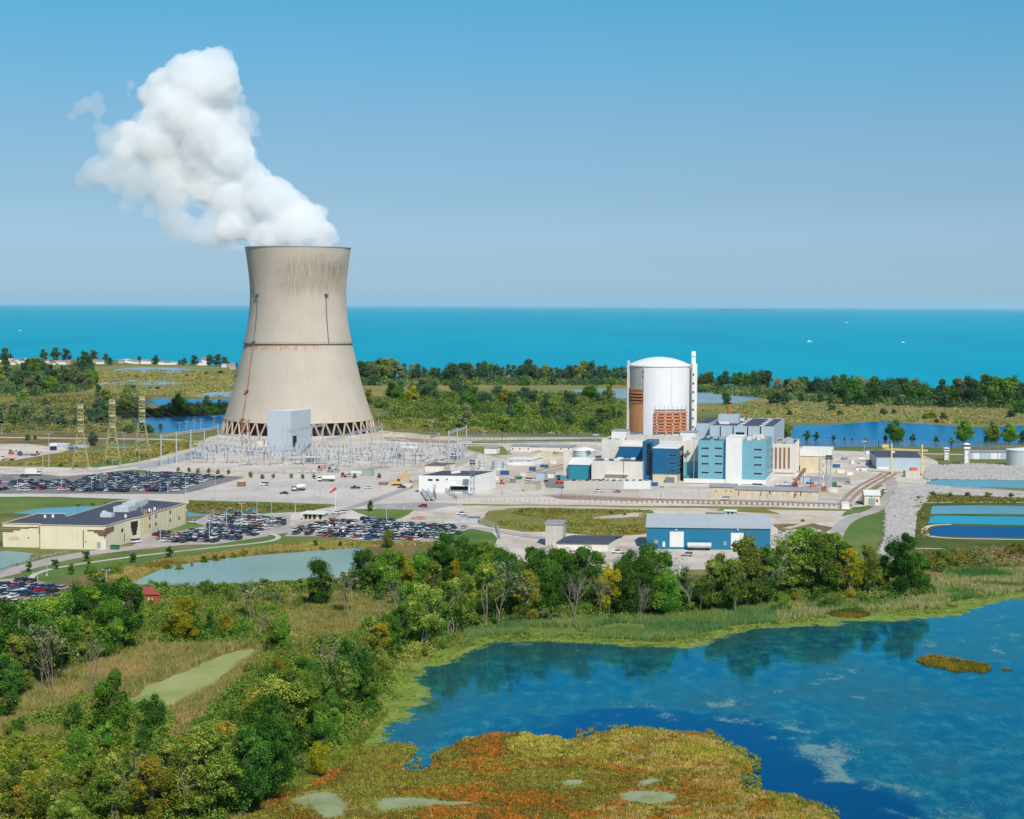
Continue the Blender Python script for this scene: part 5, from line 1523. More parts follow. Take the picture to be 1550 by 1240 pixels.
# faint lift courses and vertical streaks
st = noise(nt, cyl.outputs[0], 1.0, 5, .6, (.8, .03, 1))
base = mix(nt, base, ramp(nt, st, [(.4, (1, 1, 1)), (.75, (.94, .93, .92))]), 1.0, 'MULTIPLY')
lift = N(nt, "ShaderNodeTexWave", bands_direction='Y'); lift.inputs["Scale"].default_value = .28
nt.links.new(cyl.outputs[0], lift.inputs[0])
base = mix(nt, base, ramp(nt, lift.outputs["Fac"], [(.0, (.955, .955, .95)), (.25, (1, 1, 1))]), 1.0, 'MULTIPLY')
rib = N(nt, "ShaderNodeTexWave", bands_direction='X'); rib.inputs["Scale"].default_value = .86
nt.links.new(cyl.outputs[0], rib.inputs[0])
base = mix(nt, base, ramp(nt, rib.outputs["Fac"], [(.0, (.93, .925, .91)), (.3, (1, 1, 1))]), 1.0, 'MULTIPLY')
# weather-stained patch high on the shell
def box01(val, a, b_, soft):
    up = N(nt, "ShaderNodeMapRange"); up.interpolation_type = 'SMOOTHSTEP'
    up.inputs[1].default_value = a - soft; up.inputs[2].default_value = a + soft; nt.links.new(val, up.inputs[0])
    dn = N(nt, "ShaderNodeMapRange"); dn.interpolation_type = 'SMOOTHSTEP'
    dn.inputs[1].default_value = b_ - soft; dn.inputs[2].default_value = b_ + soft; nt.links.new(val, dn.inputs[0])
    return math_(nt, 'SUBTRACT', up.outputs[0], dn.outputs[0])
wob = math_(nt, 'ADD', sp_.outputs[2], math_(nt, 'MULTIPLY', noise(nt, cyl.outputs[0], .25, 4, .6, (1, .1, 1)), 18))
msk = math_(nt, 'MULTIPLY', box01(wob, zof(ct, 444) + 9, zof(ct, 397) + 9, 7), box01(ang, -.25, 1.25, .25))
sk = ramp(nt, noise(nt, cyl.outputs[0], .55, 7, .75, (1.5, .12, 1)), [(.36, (0, 0, 0)), (.62, (1, 1, 1))])
base = mix(nt, base, C(150, 132, 108, .75), math_(nt, 'MULTIPLY', math_(nt, 'MULTIPLY', msk, sk), .85))
msk2 = math_(nt, 'MULTIPLY', box01(wob, zof(ct, 424) + 9, zof(ct, 388) + 9, 6), box01(ang, .3, 1.35, .15))
sk2 = ramp(nt, noise(nt, cyl.outputs[0], .9, 6, .7, (1.6, .08, 1)), [(.5, (0, 0, 0)), (.66, (1, 1, 1))])
base = mix(nt, base, C(96, 88, 80, .7), math_(nt, 'MULTIPLY', math_(nt, 'MULTIPLY', msk2, sk2), .7))
# rust washed down from the ring walkway
zr_ = zof(ct, 519)
m3 = math_(nt, 'MULTIPLY', box01(sp_.outputs[2], zr_ - 5.2, zr_ + .5, 1.6), box01(ang, -1.6, .55, .3))
sk3 = ramp(nt, noise(nt, cyl.outputs[0], .5, 5, .7, (1, .25, 1)), [(.46, (0, 0, 0)), (.62, (1, 1, 1))])
base = mix(nt, base, C(188, 122, 70, .75), math_(nt, 'MULTIPLY', math_(nt, 'MULTIPLY', m3, sk3), .85))
nt.links.new(base, b.inputs["Base Color"]); b.inputs["Roughness"].default_value = .9
bump(nt, b, st, .15, .15)
m_tower = mt
sh_ = MB(); sh_.v = vs; sh_.f = fs; sh_.m = [0] * len(fs)
sh_.build('shell', m_tower, T, smooth=True)
MB().lathe(ct, [(prof_r(zt - 8) - .9, zt - 8), (prof_r(zt) - .9, zt + .02), (prof_r(zt) - .9, zt + .5), (prof_r(zt) + .55, zt + .5), (prof_r(zt) + .55, zt + .03), (prof_r(zt) + .2, zt + .02)], 256).build('rim', m_concw, T, smooth=False)
MB().lathe(ct, [(prof_r(z) - 1.3, z) for z in np.linspace(zb, zt - 8, 40)], 128).build('inner_shell', m_concw, T, smooth=True)
MB().lathe(ct, [(prof_r(zb) + .5, zb - 1.2), (prof_r(zb) + .5, zb + .4), (prof_r(zb) + .1, zb + .5)], 192).build('ring_beam', m_tanw, T)
rw = prof_r(zr_)
wk = MB().lathe(ct, [(rw + .1, zr_ - .3), (rw + 1.3, zr_ - .3), (rw + 1.3, zr_), (rw + .1, zr_)], 160)
for z in (.55, 1.1):
    wk.lathe(ct, [(rw + 1.2, zr_ + z), (rw + 1.3, zr_ + z + .08), (rw + 1.2, zr_ + z + .1)], 160)
for i in range(120):
    t = 2 * PI * i / 120
    p_ = ct + Vector(((rw + 1.25) * math.sin(t), -(rw + 1.25) * math.cos(t), zr_))
    wk.beam(p_, p_ + Vector((0, 0, 1.15)), .12)
    p2 = ct + Vector(((rw + .05) * math.sin(t), -(rw + .05) * math.cos(t), zr_ - 1.5))
    wk.beam(p2, p_, .15)
wk.build('ring_walkway', M('walkway_brown', (148, 132, 120), .8, .15, .5, streak=0), T)


def ladder(phi, z0, z1, boxes=()):
    mb = MB(); prev = None
    for z in np.linspace(z0, z1, 40):
        r_l = prof_r(z) + .55
        p_ = ct + Vector((r_l * math.sin(phi(z)), -r_l * math.cos(phi(z)), z))
        if prev is not None:
            d_ = Vector((math.cos(phi(z)), math.sin(phi(z)), 0)) * .3
            mb.beam(prev - d_, p_ - d_, .2); mb.beam(prev + d_, p_ + d_, .2); mb.beam(prev, p_, .24)
            mb.beam(p_ - d_, p_ + d_, .22)
        prev = p_
    for z in boxes:
        r_l = prof_r(z) + .9
        p_ = ct + Vector((r_l * math.sin(phi(z)), -r_l * math.cos(phi(z)), z))
        mb.box(p_, 3.2, 2.2, .3, 0, phi(z)); mb.box(p_ + Vector((0, 0, 1.2)), 3.2, 2.2, .15, 0, phi(z))
        for a, c in ((-1.5, -1), (1.5, -1), (-1.5, 1), (1.5, 1)):
            q_ = p_ + Vector((a * math.cos(phi(z)) - c * math.sin(phi(z)), a * math.sin(phi(z)) + c * math.cos(phi(z)), 0))
            mb.beam(q_, q_ + Vector((0, 0, 1.3)), .15)
        mb.beam(p_ + Vector((0, 0, .2)), p_ - Vector((0, 0, 2.5)), .6)
    return mb
zw = zof(ct, 448)
ladder(lambda z: -.98 + .0026 * (z - zw) * -1 if z > zw else -.86 + (z - zw) * -.0008, zw, zt, (zw,)).build('ladder', m_steeld, T)
ladder(lambda z: -.83 + (zr_ - z) * .0010, zr_, zw - 1, (zr_ + .6,)).build('ladder', m_steeld, T)
ladder(lambda z: -.83 + (zr_ - z) * .0022, zb, zr_ - .5, (zof(ct, 590), zb + .5)).build('ladder', m_rusty, T)
ladder(lambda z: .72 - (zw - z) * .0004, zr_, zw, (zw,)).build('ladder', m_steeld, T)
rb, rs = 116.5 / sc_t, prof_r(zb) - .2
nc = 40
for i in range(nc):
    mb = MB()
    for s_ in (-1, 1):
        t0 = 2 * PI * (i + .5 * (s_ + 1) * 0) / nc; t1 = t0 + s_ * PI / nc * .92
        a = ct + Vector((rb * math.sin(t1), -rb * math.cos(t1), .2)); c = ct + Vector((rs * math.sin(t0 + s_ * .006), -rs * math.cos(t0 + s_ * .006), zb - .9))
        mb.beam(a, c, 1.15)
    mb.build('leg_pair', M('stained_column_concrete', (192, 172, 150), .9, .15, .4, streak=.2), T)
MB().lathe(ct, [(rb + 3, .0), (rb + 3, 1.6), (rb + 2.4, 1.6), (rb + 2.4, .0)], 128).build('basin_wall', m_concw, T)
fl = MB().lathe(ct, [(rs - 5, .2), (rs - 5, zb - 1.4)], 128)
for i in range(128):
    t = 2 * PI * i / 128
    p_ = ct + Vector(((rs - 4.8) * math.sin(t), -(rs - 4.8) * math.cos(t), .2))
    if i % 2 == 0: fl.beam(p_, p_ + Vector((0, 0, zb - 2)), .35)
fl.build('fill_wall', M('shaded_fill', (52, 58, 72), .9, .3, .5, k=.6, streak=.2), T)  # shade inside the tower is put into the fill colour
# stair tower of steel in front of the legs at the left
stt = MB(); p_ = G(371, 668)
for i in range(4):
    for a, c in ((-3, 0), (3, 0), (-3, 3), (3, 3)):
        q_ = p_ + Vector((a, c, i * 4)); stt.beam(q_, q_ + Vector((0, 0, 4)), .35)
    s_ = 1 if i % 2 else -1
    stt.beam(p_ + Vector((-3 * s_, 0, i * 4)), p_ + Vector((3 * s_, 0, i * 4 + 4)), .5)
    stt.beam(p_ + Vector((-3, 0, i * 4 + 4)), p_ + Vector((3, 0, i * 4 + 4)), .35)
solo(stt, 'stair_tower', m_rusty, 'open rusty steel stair tower at the left foot of the cooling tower', 'stair tower', p_)

# ---- grey cube building before the tower
bt = thing('valve_house', 'tall windowless grey blue box building standing before the cooling tower', 'building', G(405, 690))
u2 = Vector((math.cos(-.12), math.sin(-.12), 0)); v2 = Vector((-u2.y, u2.x, 0)); a2 = math.radians(24); v2 = Vector((math.sin(a2), math.cos(a2), 0))
B = Block.px((405, 690), 441, 622.5, 26, u=u2, v=v2)
m_cube = M('pale_grey_cladding', (188, 198, 208), .55, .05, .1, streak=.05, corr=1.5)
B.walls(bt, m_cube, roof=m_roofw, rt=.3)
panel(bt, 'seam', B.P, B.u, 405, 441, 648.0, 648.5, m_steeld, .05)
panel(bt, 'opening', B.FR, B.v, 443, 449, 660, 670, m_dark, .07)
panel(bt, 'opening', B.FR, B.v, 443, 447, 671, 677, m_dark, .07)
low = thing('low_house', 'small cream hut beside the foot of the grey cube building', 'hut', G(392, 690))
Bl = Block.px((388, 676), 404, 669, 10); Bl.walls(low, m_cream, roof=m_roofg)

# ---- reactor shield building
sc_p = G(997, 705); sc_p.z = 0
SB = thing('reactor_building', 'white cylindrical reactor shield building with shallow dome and orange scaffold patches', 'reactor building', sc_p)
Rr = 46.5 / ppm(sc_p); zr1 = zof(sc_p, 551); zd = zof(sc_p, 540.5)
m_shield = M('white_shield_concrete', (240, 239, 240), .75, .04, .1, streak=.05)
MB().lathe(sc_p, [(Rr, 0), (Rr, zr1)], 128).build('shell', m_shield, SB, smooth=True)
domp = [(Rr + .5, zr1 - 1.2), (Rr + .5, zr1)] + [((Rr - 1.2) * (1 - t), zr1 + .1 + (zd - zr1) * (1 - (1 - t) ** 2)) for t in np.linspace(0, .999, 14)]
MB().lathe(sc_p, domp, 128).build('dome', m_white, SB, smooth=True)
def on_cyl(x, dr_=0.0):
    s_ = (x - proj(sc_p)[0]) / ppm(sc_p) / Rr
    return math.asin(max(-.999, min(.999, s_)))
def cyl_panel(name, x0, x1, y0, y1, mat, th=.35, parent=None, n=10, label=None):
    a0, a1 = on_cyl(x0), on_cyl(x1)
    front = sc_p.y - Rr
    zA, zB = zof(Vector((sc_p.x, sc_p.y - Rr * .9, 0)), y1), zof(Vector((sc_p.x, sc_p.y - Rr * .9, 0)), y0)
    o = MB().lathe(sc_p, [(Rr + .01, zA), (Rr + th, zA), (Rr + th, zB), (Rr + .01, zB)], n, 0, a0, a1).build(name, mat, parent or SB)
    if label: o["label"] = label
    return o
cx4 = lambda X: 840 + X / 3.875
cy4 = lambda Y: 500 + Y / 3.875
m_grey_c = M('bare_grey_concrete', (182, 182, 180), .9, .12, .3, streak=.15)
cyl_panel('bare_patch', cx4(428), cx4(508), cy4(208), cy4(345), m_grey_c, .12)
tp_ = cyl_panel('timber_panel', cx4(432), cx4(505), cy4(345), cy4(600), m_wood, .5)
for Y in (350, 370, 388, 406, 424):
    cyl_panel('waler', cx4(430), cx4(506), cy4(Y - 4), cy4(Y + 4), m_orange, .9)
for Y in (378, 397, 415):
    cyl_panel('gap', cx4(434), cx4(503), cy4(Y - 3.5), cy4(Y + 3.5), m_dark, .62)
fr_ = cyl_panel('formwork', cx4(570), cx4(748), cy4(476), cy4(602), M('formwork_board', (190, 150, 124), .8, .15, .5, streak=.1), .45)  # muted tan board behind the orange decks
for Y in (484, 503, 522, 541, 560, 577, 592):
    cyl_panel('scaffold_deck', cx4(566), cx4(752), cy4(Y - 5.5), cy4(Y + 4.5), m_orange, 1.4)
    sm_ = random.Random(Y)
    for k in range(4):
        X = 580 + k * 44 + sm_.uniform(-5, 5)
        cyl_panel('bracket', cx4(X), cx4(X + 9), cy4(Y + 5), cy4(Y + 12), m_white, 1.1, n=2)
for k in range(8):
    X = 572 + k * 25
    cyl_panel('guy_post', cx4(X), cx4(X + 2.2), cy4(445), cy4(476), m_steel, .9, n=1)
cyl_panel('rail', cx4(570), cx4(750), cy4(462), cy4(464), m_steel, 1.0)
for X0, X1 in ((412, 428), (508, 513), (664, 666), (775, 782)):
    cyl_panel('rib', cx4(X0), cx4(X1), cy4(205), cy4(612), m_white if X0 != 664 else m_concw, .8 if X0 != 664 else .15, n=2)
for Y in (242, 270):
    cyl_panel('vent', cx4(499), cx4(508), cy4(Y), cy4(Y + 6), m_dark, .4, n=2)
# corner buttress with stair landings and the vent stack
pst = sc_p + Vector(((cx4(791) - proj(sc_p)[0]) / ppm(sc_p), -8, 0))
mbs = MB().box(pst + Vector((1.6, 0, 0)), 3.0, 5, zr1 + .6)
mbs.build('buttress', m_white, SB)
for k in range(9):
    z = 14 + k * 5.6
    MB().box(pst + Vector((.7, -2.6, z)), .9, .25, 1.2).build('landing_window', m_dark, SB)
pl = sc_p + Vector(((cx4(424) - proj(sc_p)[0]) / ppm(sc_p), -4, 0))
MB().box(pl, 1.7, 3, zr1 + 2.2).build('buttress', m_concw, SB)
st_p = Vector((pst.x + 1.0, pst.y + 1, 0))
st_o = thing('vent_stack', 'slim white vent stack rising beside the reactor dome', 'chimney', st_p)
MB().tube(st_p + Vector((0, 0, .2)), st_p + Vector((0, 0, zof(st_p, 532))), 1.45, 1.4, 20).build('flue', m_white, st_o, smooth=True)
MB().lathe(st_p, [(1.42, zof(st_p, 540)), (1.65, zof(st_p, 540)), (1.65, zof(st_p, 540) + .4), (1.42, zof(st_p, 540) + .4)], 20).build('collar', m_concw, st_o)

# ---- the blocks round the reactor
def bldg(name, label, cat='building'):
    return lambda P: thing(name, label, cat, (P[0], P[1], 0))

# cream auxiliary building behind the blue blocks
P = G(cx4(273), 720)
o = thing('auxiliary_building', 'wide cream auxiliary building round the foot of the reactor, pipes on its roof', 'building', P)
A1 = Block(P, along(P, U, cx4(842)), 40, 0, zof(P, cy4(648)))
A1.walls(o, m_cream, roof=m_concw, rt=.8)
A1.units(o, 16, 3, m_steel, hmax=1.6); A1.units(o, 5, 8, m_rusty, hmax=1.2, mx=3)
for X0, X1, Y0 in ((330, 415, 590), (735, 822, 598)):
    q_ = P + V * 10; q_ = q_ + U * along(q_, U, cx4(X0))
    b2 = Block(q_, along(q_, U, cx4(X1)), 14, A1.z1 + .13, zof(q_, cy4(Y0)))
    MB().obox(b2.P, b2.u * b2.w, b2.v * b2.d, b2.z0, b2.z1).build('penthouse', m_white, o)
    MB().obox(b2.P - U * .3 - V * .3, U * (b2.w + .6), V * (b2.d + .6), b2.z1 + .003, b2.z1 + .35).build('penthouse_roof', m_roofg, o)
q_ = P + V * 6 + U * 14
MB().obox(q_, U * 34, V * 8, A1.z1 + .13, A1.z1 + 3.2).build('pipe_gallery', m_concw, o)

# turbine hall
P = G(cx4(905), 712)
o = thing('turbine_hall', 'long grey blue turbine hall with a dark flat roof carrying white vents', 'building', P)
B = Block(P, along(P, U, cx4(1281)), 84, 0, zof(P, cy4(562)))
B.walls(o, m_greyblue, roof=m_roofd, rt=.5, inset=.5)
for X in (970, 1045, 1130, 1205):
    panel(o, 'joint', B.P, U, cx4(X - 3), cx4(X + 3), cy4(564), cy4(640), m_dark, .08)
for k in range(5):
    for l in (0, 1):
        a = B.P + U * (B.w * (.42 + .34 * l)) + V * (8 + k * 15.5)
        MB().obox(a, U * 3, V * 2.4, B.z1 + .13, B.z1 + .6).build('roof_vent', m_white, o)
for k in range(3):
    a = B.P + U * (B.w * .1 + 3 * k) + V * (20 + k * 18)
    MB().obox(a, U * 6, V * 4, B.z1 + .13, B.z1 + 1.5).build('roof_vent', m_white, o)
MB().obox(B.P + U * 2 + V * 30, U * 13, V * 12, B.z1 + .13, B.z1 + 5.5).build('penthouse', m_greyblue, o)
q_ = B.P - U * along(B.P, -U, cx4(817)) + V * 6
b2 = Block(q_, along(q_, U, cx4(904)), 60, 0, zof(q_, cy4(545)))
MB().obox(b2.P, U * (b2.w - .05), V * 60, 0, b2.z1).build('annex', m_greyblue, o)
MB().obox(b2.P + U * .4 + V * .4, U * (b2.w - .85), V * 59.2, b2.z1 + .003, b2.z1 + .15).build('annex_roof', m_roofd, o)
panel(o, 'door', B.P, U, cx4(1062), cx4(1110), cy4(598), cy4(640), m_glass, .08)
cp = B.P + U * along(B.P + V * 40, U, cx4(1019)) + V * 40
ch = thing('chimney', 'thin rust brown chimney standing on the turbine hall roof', 'chimney', (cp.x, cp.y, B.z1 + .13))
MB().tube((cp.x, cp.y, B.z1 + .13), (cp.x, cp.y, zof(cp, cy4(424))), 1.3, 1.15, 14).build('flue', m_rusty, ch, smooth=True)
MB().lathe((cp.x, cp.y, 0), [(1.2, zof(cp, cy4(430))), (1.5, zof(cp, cy4(430))), (1.5, zof(cp, cy4(424)) + .1), (.9, zof(cp, cy4(424)) + .1)], 14).build('cap', m_dark, ch)

# dark blue building with the stair tower
P = G4(573, 890)
o = thing('blue_office_block', 'dark blue clad block with a projecting stair tower and a cream base', 'building', P)
zb1 = zof(P, cy4(840))
Bb = Block(P, along(P, U, cx4(718)), 30, 0, zb1)
MB().obox(Bb.P, U * (Bb.w + .0), V * 30, 0, zb1).build('base', m_tanw, o)
zt1 = zof(P, cy4(691))
MB().obox(Bb.P - V * .4, U * (Bb.w + .3), V * 30, zb1 + .003, zt1).build('wall', m_dblue, o)
MB().obox(Bb.P - V * .5, U * (Bb.w + .5), V * 30.3, zt1 + .003, zt1 + .5).build('parapet', m_white, o)
MB().obox(Bb.P + V * .4 + U * .3, U * (Bb.w - .6), V * 29, zt1 + .505, zt1 + .62).build('roof', m_roofw, o)
Pf = Bb.P - V * .4
for Y in (735, 779, 823):
    panel(o, 'window', Pf, U, cx4(667), cx4(714), cy4(Y - 7), cy4(Y + 7), m_steeld, .08, m_glass)
Pr = Pf + U * (Bb.w + .3)
for Y in (722, 766, 812):
    panel(o, 'window', Pr, V, cx4(728), cx4(746), cy4(Y - 9), cy4(Y + 6), m_tanw, .08, m_glass)
panel(o, 'door', Bb.P, U, cx4(668), cx4(710), cy4(852), cy4(888), m_cream, .1)
MB().obox(Bb.P + U * 8 - V * 3, U * 5, V * 2.5, 0, 3.2).build('machine_skid', m_steeld, o)
Ps = G4(512, 884)
ws = along(Ps, U, cx4(578))
zs1 = zof(Ps, cy4(652))
MB().obox(Ps, U * ws, V * 22, 0, zs1).build('stair_tower', m_dblue, o)
panel(o, 'stair_window', Ps, U, cx4(538), cx4(563), cy4(664), cy4(850), m_glass, .1)
for Y in (700, 738, 775, 812):
    panel(o, 'transom', Ps, U, cx4(538), cx4(563), cy4(Y - 1.5), cy4(Y + 1.5), m_dblue, .2)
Pw = G4(372, 850); Pw = Ps + V * 14 + U * along(Ps + V * 14, U, cx4(372))
MB().obox(Pw, U * (along(Pw, U, cx4(513)) - .0), V * 18, 0, zof(Pw, cy4(681))).build('wing', m_dblue, o)
MB().obox(Pw - U * .2 - V * .2, U * (along(Pw, U, cx4(513)) + .1), V * 18.4, zof(Pw, cy4(681)) + .003, zof(Pw, cy4(681)) + .5).build('wing_roof', m_roofw, o)

# cream workshop left of it
P = G4(214, 882)
o = thing('cream_workshop', 'flat cream windowless block with a dark roof left of the dark blue block', 'building', P)
B = Block(P, along(P, U, cx4(510)), 20, 0, zof(P, cy4(768)))
B.walls(o, m_cream, roof=m_roof, rt=.35)
B.units(o, 4, 5, m_white, hmax=1.2)
panel(o, 'downpipe', B.P, U, cx4(401), cx4(404), cy4(770), cy4(870), m_steeld, .15)
panel(o, 'canopy', B.P, U, cx4(300), cx4(432), cy4(838), cy4(846), m_white, 2.0)
P2 = P + V * 4 + U * along(P + V * 4, U, cx4(80))
o = thing('teal_store', 'small teal fronted store with a white lean-to roof beside the domed tank', 'building', P2)
B = Block(P2, along(P2, U, cx4(206)), 14, 0, zof(P2, cy4(788)))
B.walls(o, m_dteal, rt=0)
rb_ = MB(); a = B.P - V * .4 - U * .3; z = B.z1 + .01
e = B.P + V * 14 - U * .3
w_ = U * (B.w + .6)
rb_.add([(a.x, a.y, z), (a.x + w_.x, a.y + w_.y, z), (e.x + w_.x, e.y + w_.y, z + 3), (e.x, e.y, z + 3), (a.x, a.y, z + .3), (a.x + w_.x, a.y + w_.y, z + .3), (e.x + w_.x, e.y + w_.y, z + 3.3), (e.x, e.y, z + 3.3)], [(0, 3, 2, 1), (4, 5, 6, 7), (0, 1, 5, 4), (1, 2, 6, 5), (2, 3, 7, 6), (3, 0, 4, 7)])
rb_.build('roof', m_roofw, o)
P3 = P2 + V * 3 + U * along(P2 + V * 3, U, cx4(50))
o = thing('pump_house', 'narrow tall cream box left of the domed tank', 'building', P3)
B = Block(P3, along(P3, U, cx4(82)), 8, 0, zof(P3, cy4(716))); B.walls(o, m_cream, roof=m_roofg)
tk = P2 + V * 22 + U * along(P2 + V * 22, U, cx4(172))
tk.z = 0
o = thing('domed_tank', 'squat pale storage tank with a conical top behind the teal store', 'tank', tk)
rt_ = 66 / 3.875 / ppm(tk)
z1 = zof(tk, cy4(704)); z2 = zof(tk, cy4(684))
MB().lathe(tk, [(rt_, 0), (rt_, z1)], 48).build('shell', m_tank, o, smooth=True)
MB().lathe(tk, [(rt_ + .25, z1 - .1), (rt_ + .25, z1 + .25), (rt_ * .5, z1 + (z2 - z1) * .75), (.05, z2)], 48).build('roof', m_white, o)
for f_ in (.45, .7):
    MB().lathe(tk, [(rt_ + .02, z1 * f_), (rt_ + .2, z1 * f_), (rt_ + .2, z1 * f_ + .25), (rt_ + .02, z1 * f_ + .25)], 48).build('hoop', m_concw, o)

# the two teal office blocks with the cream tower between them
P = G4(838, 900)
o = thing('teal_office_block', 'light teal four-storey office with two columns of strip windows and dark roof', 'building', P)
B = Block(P, along(P, U, cx4(988)), 34, 0, zof(P, cy4(650)))
B.walls(o, m_tealw, roof=m_roofd, rt=.6)
panel(o, 'plinth', B.P, U, cx4(756), cx4(998), cy4(868), cy4(900), m_white, .5)
panel(o, 'corner_strip', B.P, U, cx4(988), cx4(1001), cy4(652), cy4(900), m_dblue, .1)
for Y in (692, 738, 783, 834):
    panel(o, 'window', B.P, U, cx4(857), cx4(904), cy4(Y - 7), cy4(Y + 7), m_steel, .08, m_glass)
    panel(o, 'window', B.P, U, cx4(936), cx4(984), cy4(Y - 7), cy4(Y + 7), m_steel, .08, m_glass)
B.units(o, 5, 11, m_steel, hmax=1.5)
q_ = P + V * 12
q_ = q_ + U * along(q_, U, cx4(752))
o = thing('link_building', 'recessed teal and cream link between the dark blue and light teal blocks', 'building', q_)
B = Block(q_, along(q_, U, cx4(838)), 14, 0, zof(q_, cy4(770)))
MB().obox(B.P, U * B.w, V * 14, 0, B.z1).build('lower_wall', m_tealw, o)
MB().obox(B.P + V * .6, U * B.w, V * 13, B.z1 + .003, zof(q_, cy4(652))).build('upper_wall', m_cream, o)
panel(o, 'canopy', B.P, U, cx4(760), cx4(820), cy4(848), cy4(862), m_tealp, 3)
P = G4(1000, 905)
o = thing('lift_tower', 'plain white tower between the two light teal office blocks', 'building', P)
B = Block(P, along(P, U, cx4(1094)), 26, 0, zof(P, cy4(634))); B.walls(o, m_white, roof=m_roofw)
P = G4(1094, 906)
o = thing('teal_office_block', 'light teal office with one column of strip windows right of the white tower', 'building', P)
B = Block(P, along(P, U, cx4(1236)), 40, 0, zof(P, cy4(652)))
B.walls(o, m_tealw, roof=m_roofg, rt=.6)
panel(o, 'plinth', B.P, U, cx4(1094), cx4(1238), cy4(875), cy4(906), m_white, .4)
panel(o, 'plinth', B.FR + V * .1, V, cx4(1237), cx4(1280), cy4(872), cy4(900), m_white, .4)
for Y in (700, 745, 790, 841):
    panel(o, 'window', B.P, U, cx4(1166), cx4(1215), cy4(Y - 7), cy4(Y + 7), m_steel, .08, m_glass)
for k, Y in enumerate((690, 735, 778, 822)):
    for X in (1247, 1260, 1272):
        panel(o, 'window', B.FR, V, cx4(X - 3), cx4(X + 3), cy4(Y - 8 + (1260 - X) * .3), cy4(Y + 5 + (1260 - X) * .3), m_steel, .08, m_glass)
panel(o, 'entrance', B.P, U, cx4(1158), cx4(1215), cy4(898), cy4(906), m_dark, .5)
B.units(o, 7, 14, m_cream, hmax=2.2)
P = G4(1276, 862)
o = thing('slotted_building', 'cream concrete building with four tall narrow brown slots', 'building', P)
P = P + V * 8; P = P + U * along(P, U, cx4(1276))
B = Block(P, along(P, U, cx4(1402)), 42, 0, zof(P, cy4(667)))
B.walls(o, m_cream, roof=m_roofd, rt=.4)
m_brown = M('brown_louvre', (150, 112, 84), .8, .15, .5, streak=.1)
for X in (1296, 1321, 1346, 1372):
    panel(o, 'louvre', B.P, U, cx4(X - 5.5), cx4(X + 5.5), cy4(688), cy4(812), m_brown, .1)
panel(o, 'ledge', B.P, U, cx4(1276), cx4(1404), cy4(833), cy4(837), m_concw, .6)
B.units(o, 8, 17, m_steel, hmax=2.5); B.units(o, 2, 19, m_yel, hmax=1.5)
for k in range(9):
    q_ = B.FR + V * (2 + k * 4.6)
    MB().obox(q_ + U * .02, U * .25, V * .35, .1, B.z1 - .1).build('rib', m_cream, o)
P = G(1211, 713)
o = thing('beige_store', 'plain beige panelled store with a white ribbed top right of the slotted building', 'building', P)
B = Block(P, along(P, U, 1257), 26, 0, zof(P, 690)); B.walls(o, m_tanw)
Bt = Block(B.P - V * .4, B.w + .5, 27, B.z1 + .003, zof(P, 680))
MB().obox(Bt.P, U * Bt.w, V * Bt.d, Bt.z0, Bt.z1).build('fascia', m_white, o)
for k in range(12):
    MB().obox(Bt.P + U * (Bt.w / 12 * k) - V * .2, U * .5, V * .19, Bt.z0, Bt.z1 + .4).build('rib', m_white, o)
P = G(1205, 735)
o = thing('pipe_bridge', 'dark sloping conveyor gantry leaning on the slotted building', 'gantry', P)
a = G(1200, 737); mb = MB().beam((a.x, a.y, 1), (a.x + 9, a.y + 14, zof(a, 713)), 1.4)
mb.build('conveyor', m_brown, o); mb = MB()
for t in (.3, .6, .9):
    q_ = Vector((a.x + 9 * t, a.y + 14 * t, 0)); mb.beam(q_, q_ + Vector((0, 0, zof(a, 713) * t)), .4)
mb.build('trestle', m_steeld, o)

# long tan sheds in the front row
def shed(name, label, fl, fr_x, top, depth, wall, roof, base_y=None, doors=(), rise=1.2, cat='building', u=None, v=None):
    P = G(*fl)
    u = u or U; v = v or V
    o = thing(name, label, cat, P)
    w_ = along(P, u, fr_x); z1 = zof(P, top)
    MB().obox(P, u * w_, v * depth, 0, z1).build('wall', wall, o)
    a = P - u * .4 - v * .5; W_ = u * (w_ + .8); e = a + v * (depth / 2 + .5); k = a + v * (depth + 1)
    rb_ = MB().add([(*a.xy, z1 + .01), (*(a + W_).xy, z1 + .01), (*(e + W_).xy, z1 + rise), (*e.xy, z1 + rise), (*(k + W_).xy, z1 + .01), (*k.xy, z1 + .01),
                    (*a.xy, z1 + .25), (*(a + W_).xy, z1 + .25), (*(e + W_).xy, z1 + rise + .24), (*e.xy, z1 + rise + .24), (*(k + W_).xy, z1 + .25), (*k.xy, z1 + .25)],
                   [(6, 7, 8, 9), (9, 8, 10, 11), (0, 1, 7, 6), (5, 11, 10, 4), (0, 6, 9, 11, 5, 3), (1, 2, 4, 10, 8, 7), (0, 3, 2, 1), (3, 5, 4, 2)])
    rb_.build('roof', roof, o)
    for n_, x0, x1, y0, y1, mt_ in doors:
        panel(o, n_, P, u, x0, x1, y0, y1, mt_, .08)
    return o, P, w_, z1, u, v
r_ = random.Random(3)
shed('long_shed', 'long low tan shed with a grey roof, left one of two below the offices', (cx4(905), cy4(982)), cx4(1052), cy4(918), 14, m_tanw, m_roofg, doors=[('vent', cx4(X), cx4(X + 6), cy4(940), cy4(948), m_dark) for X in (940, 1000, 1030)])
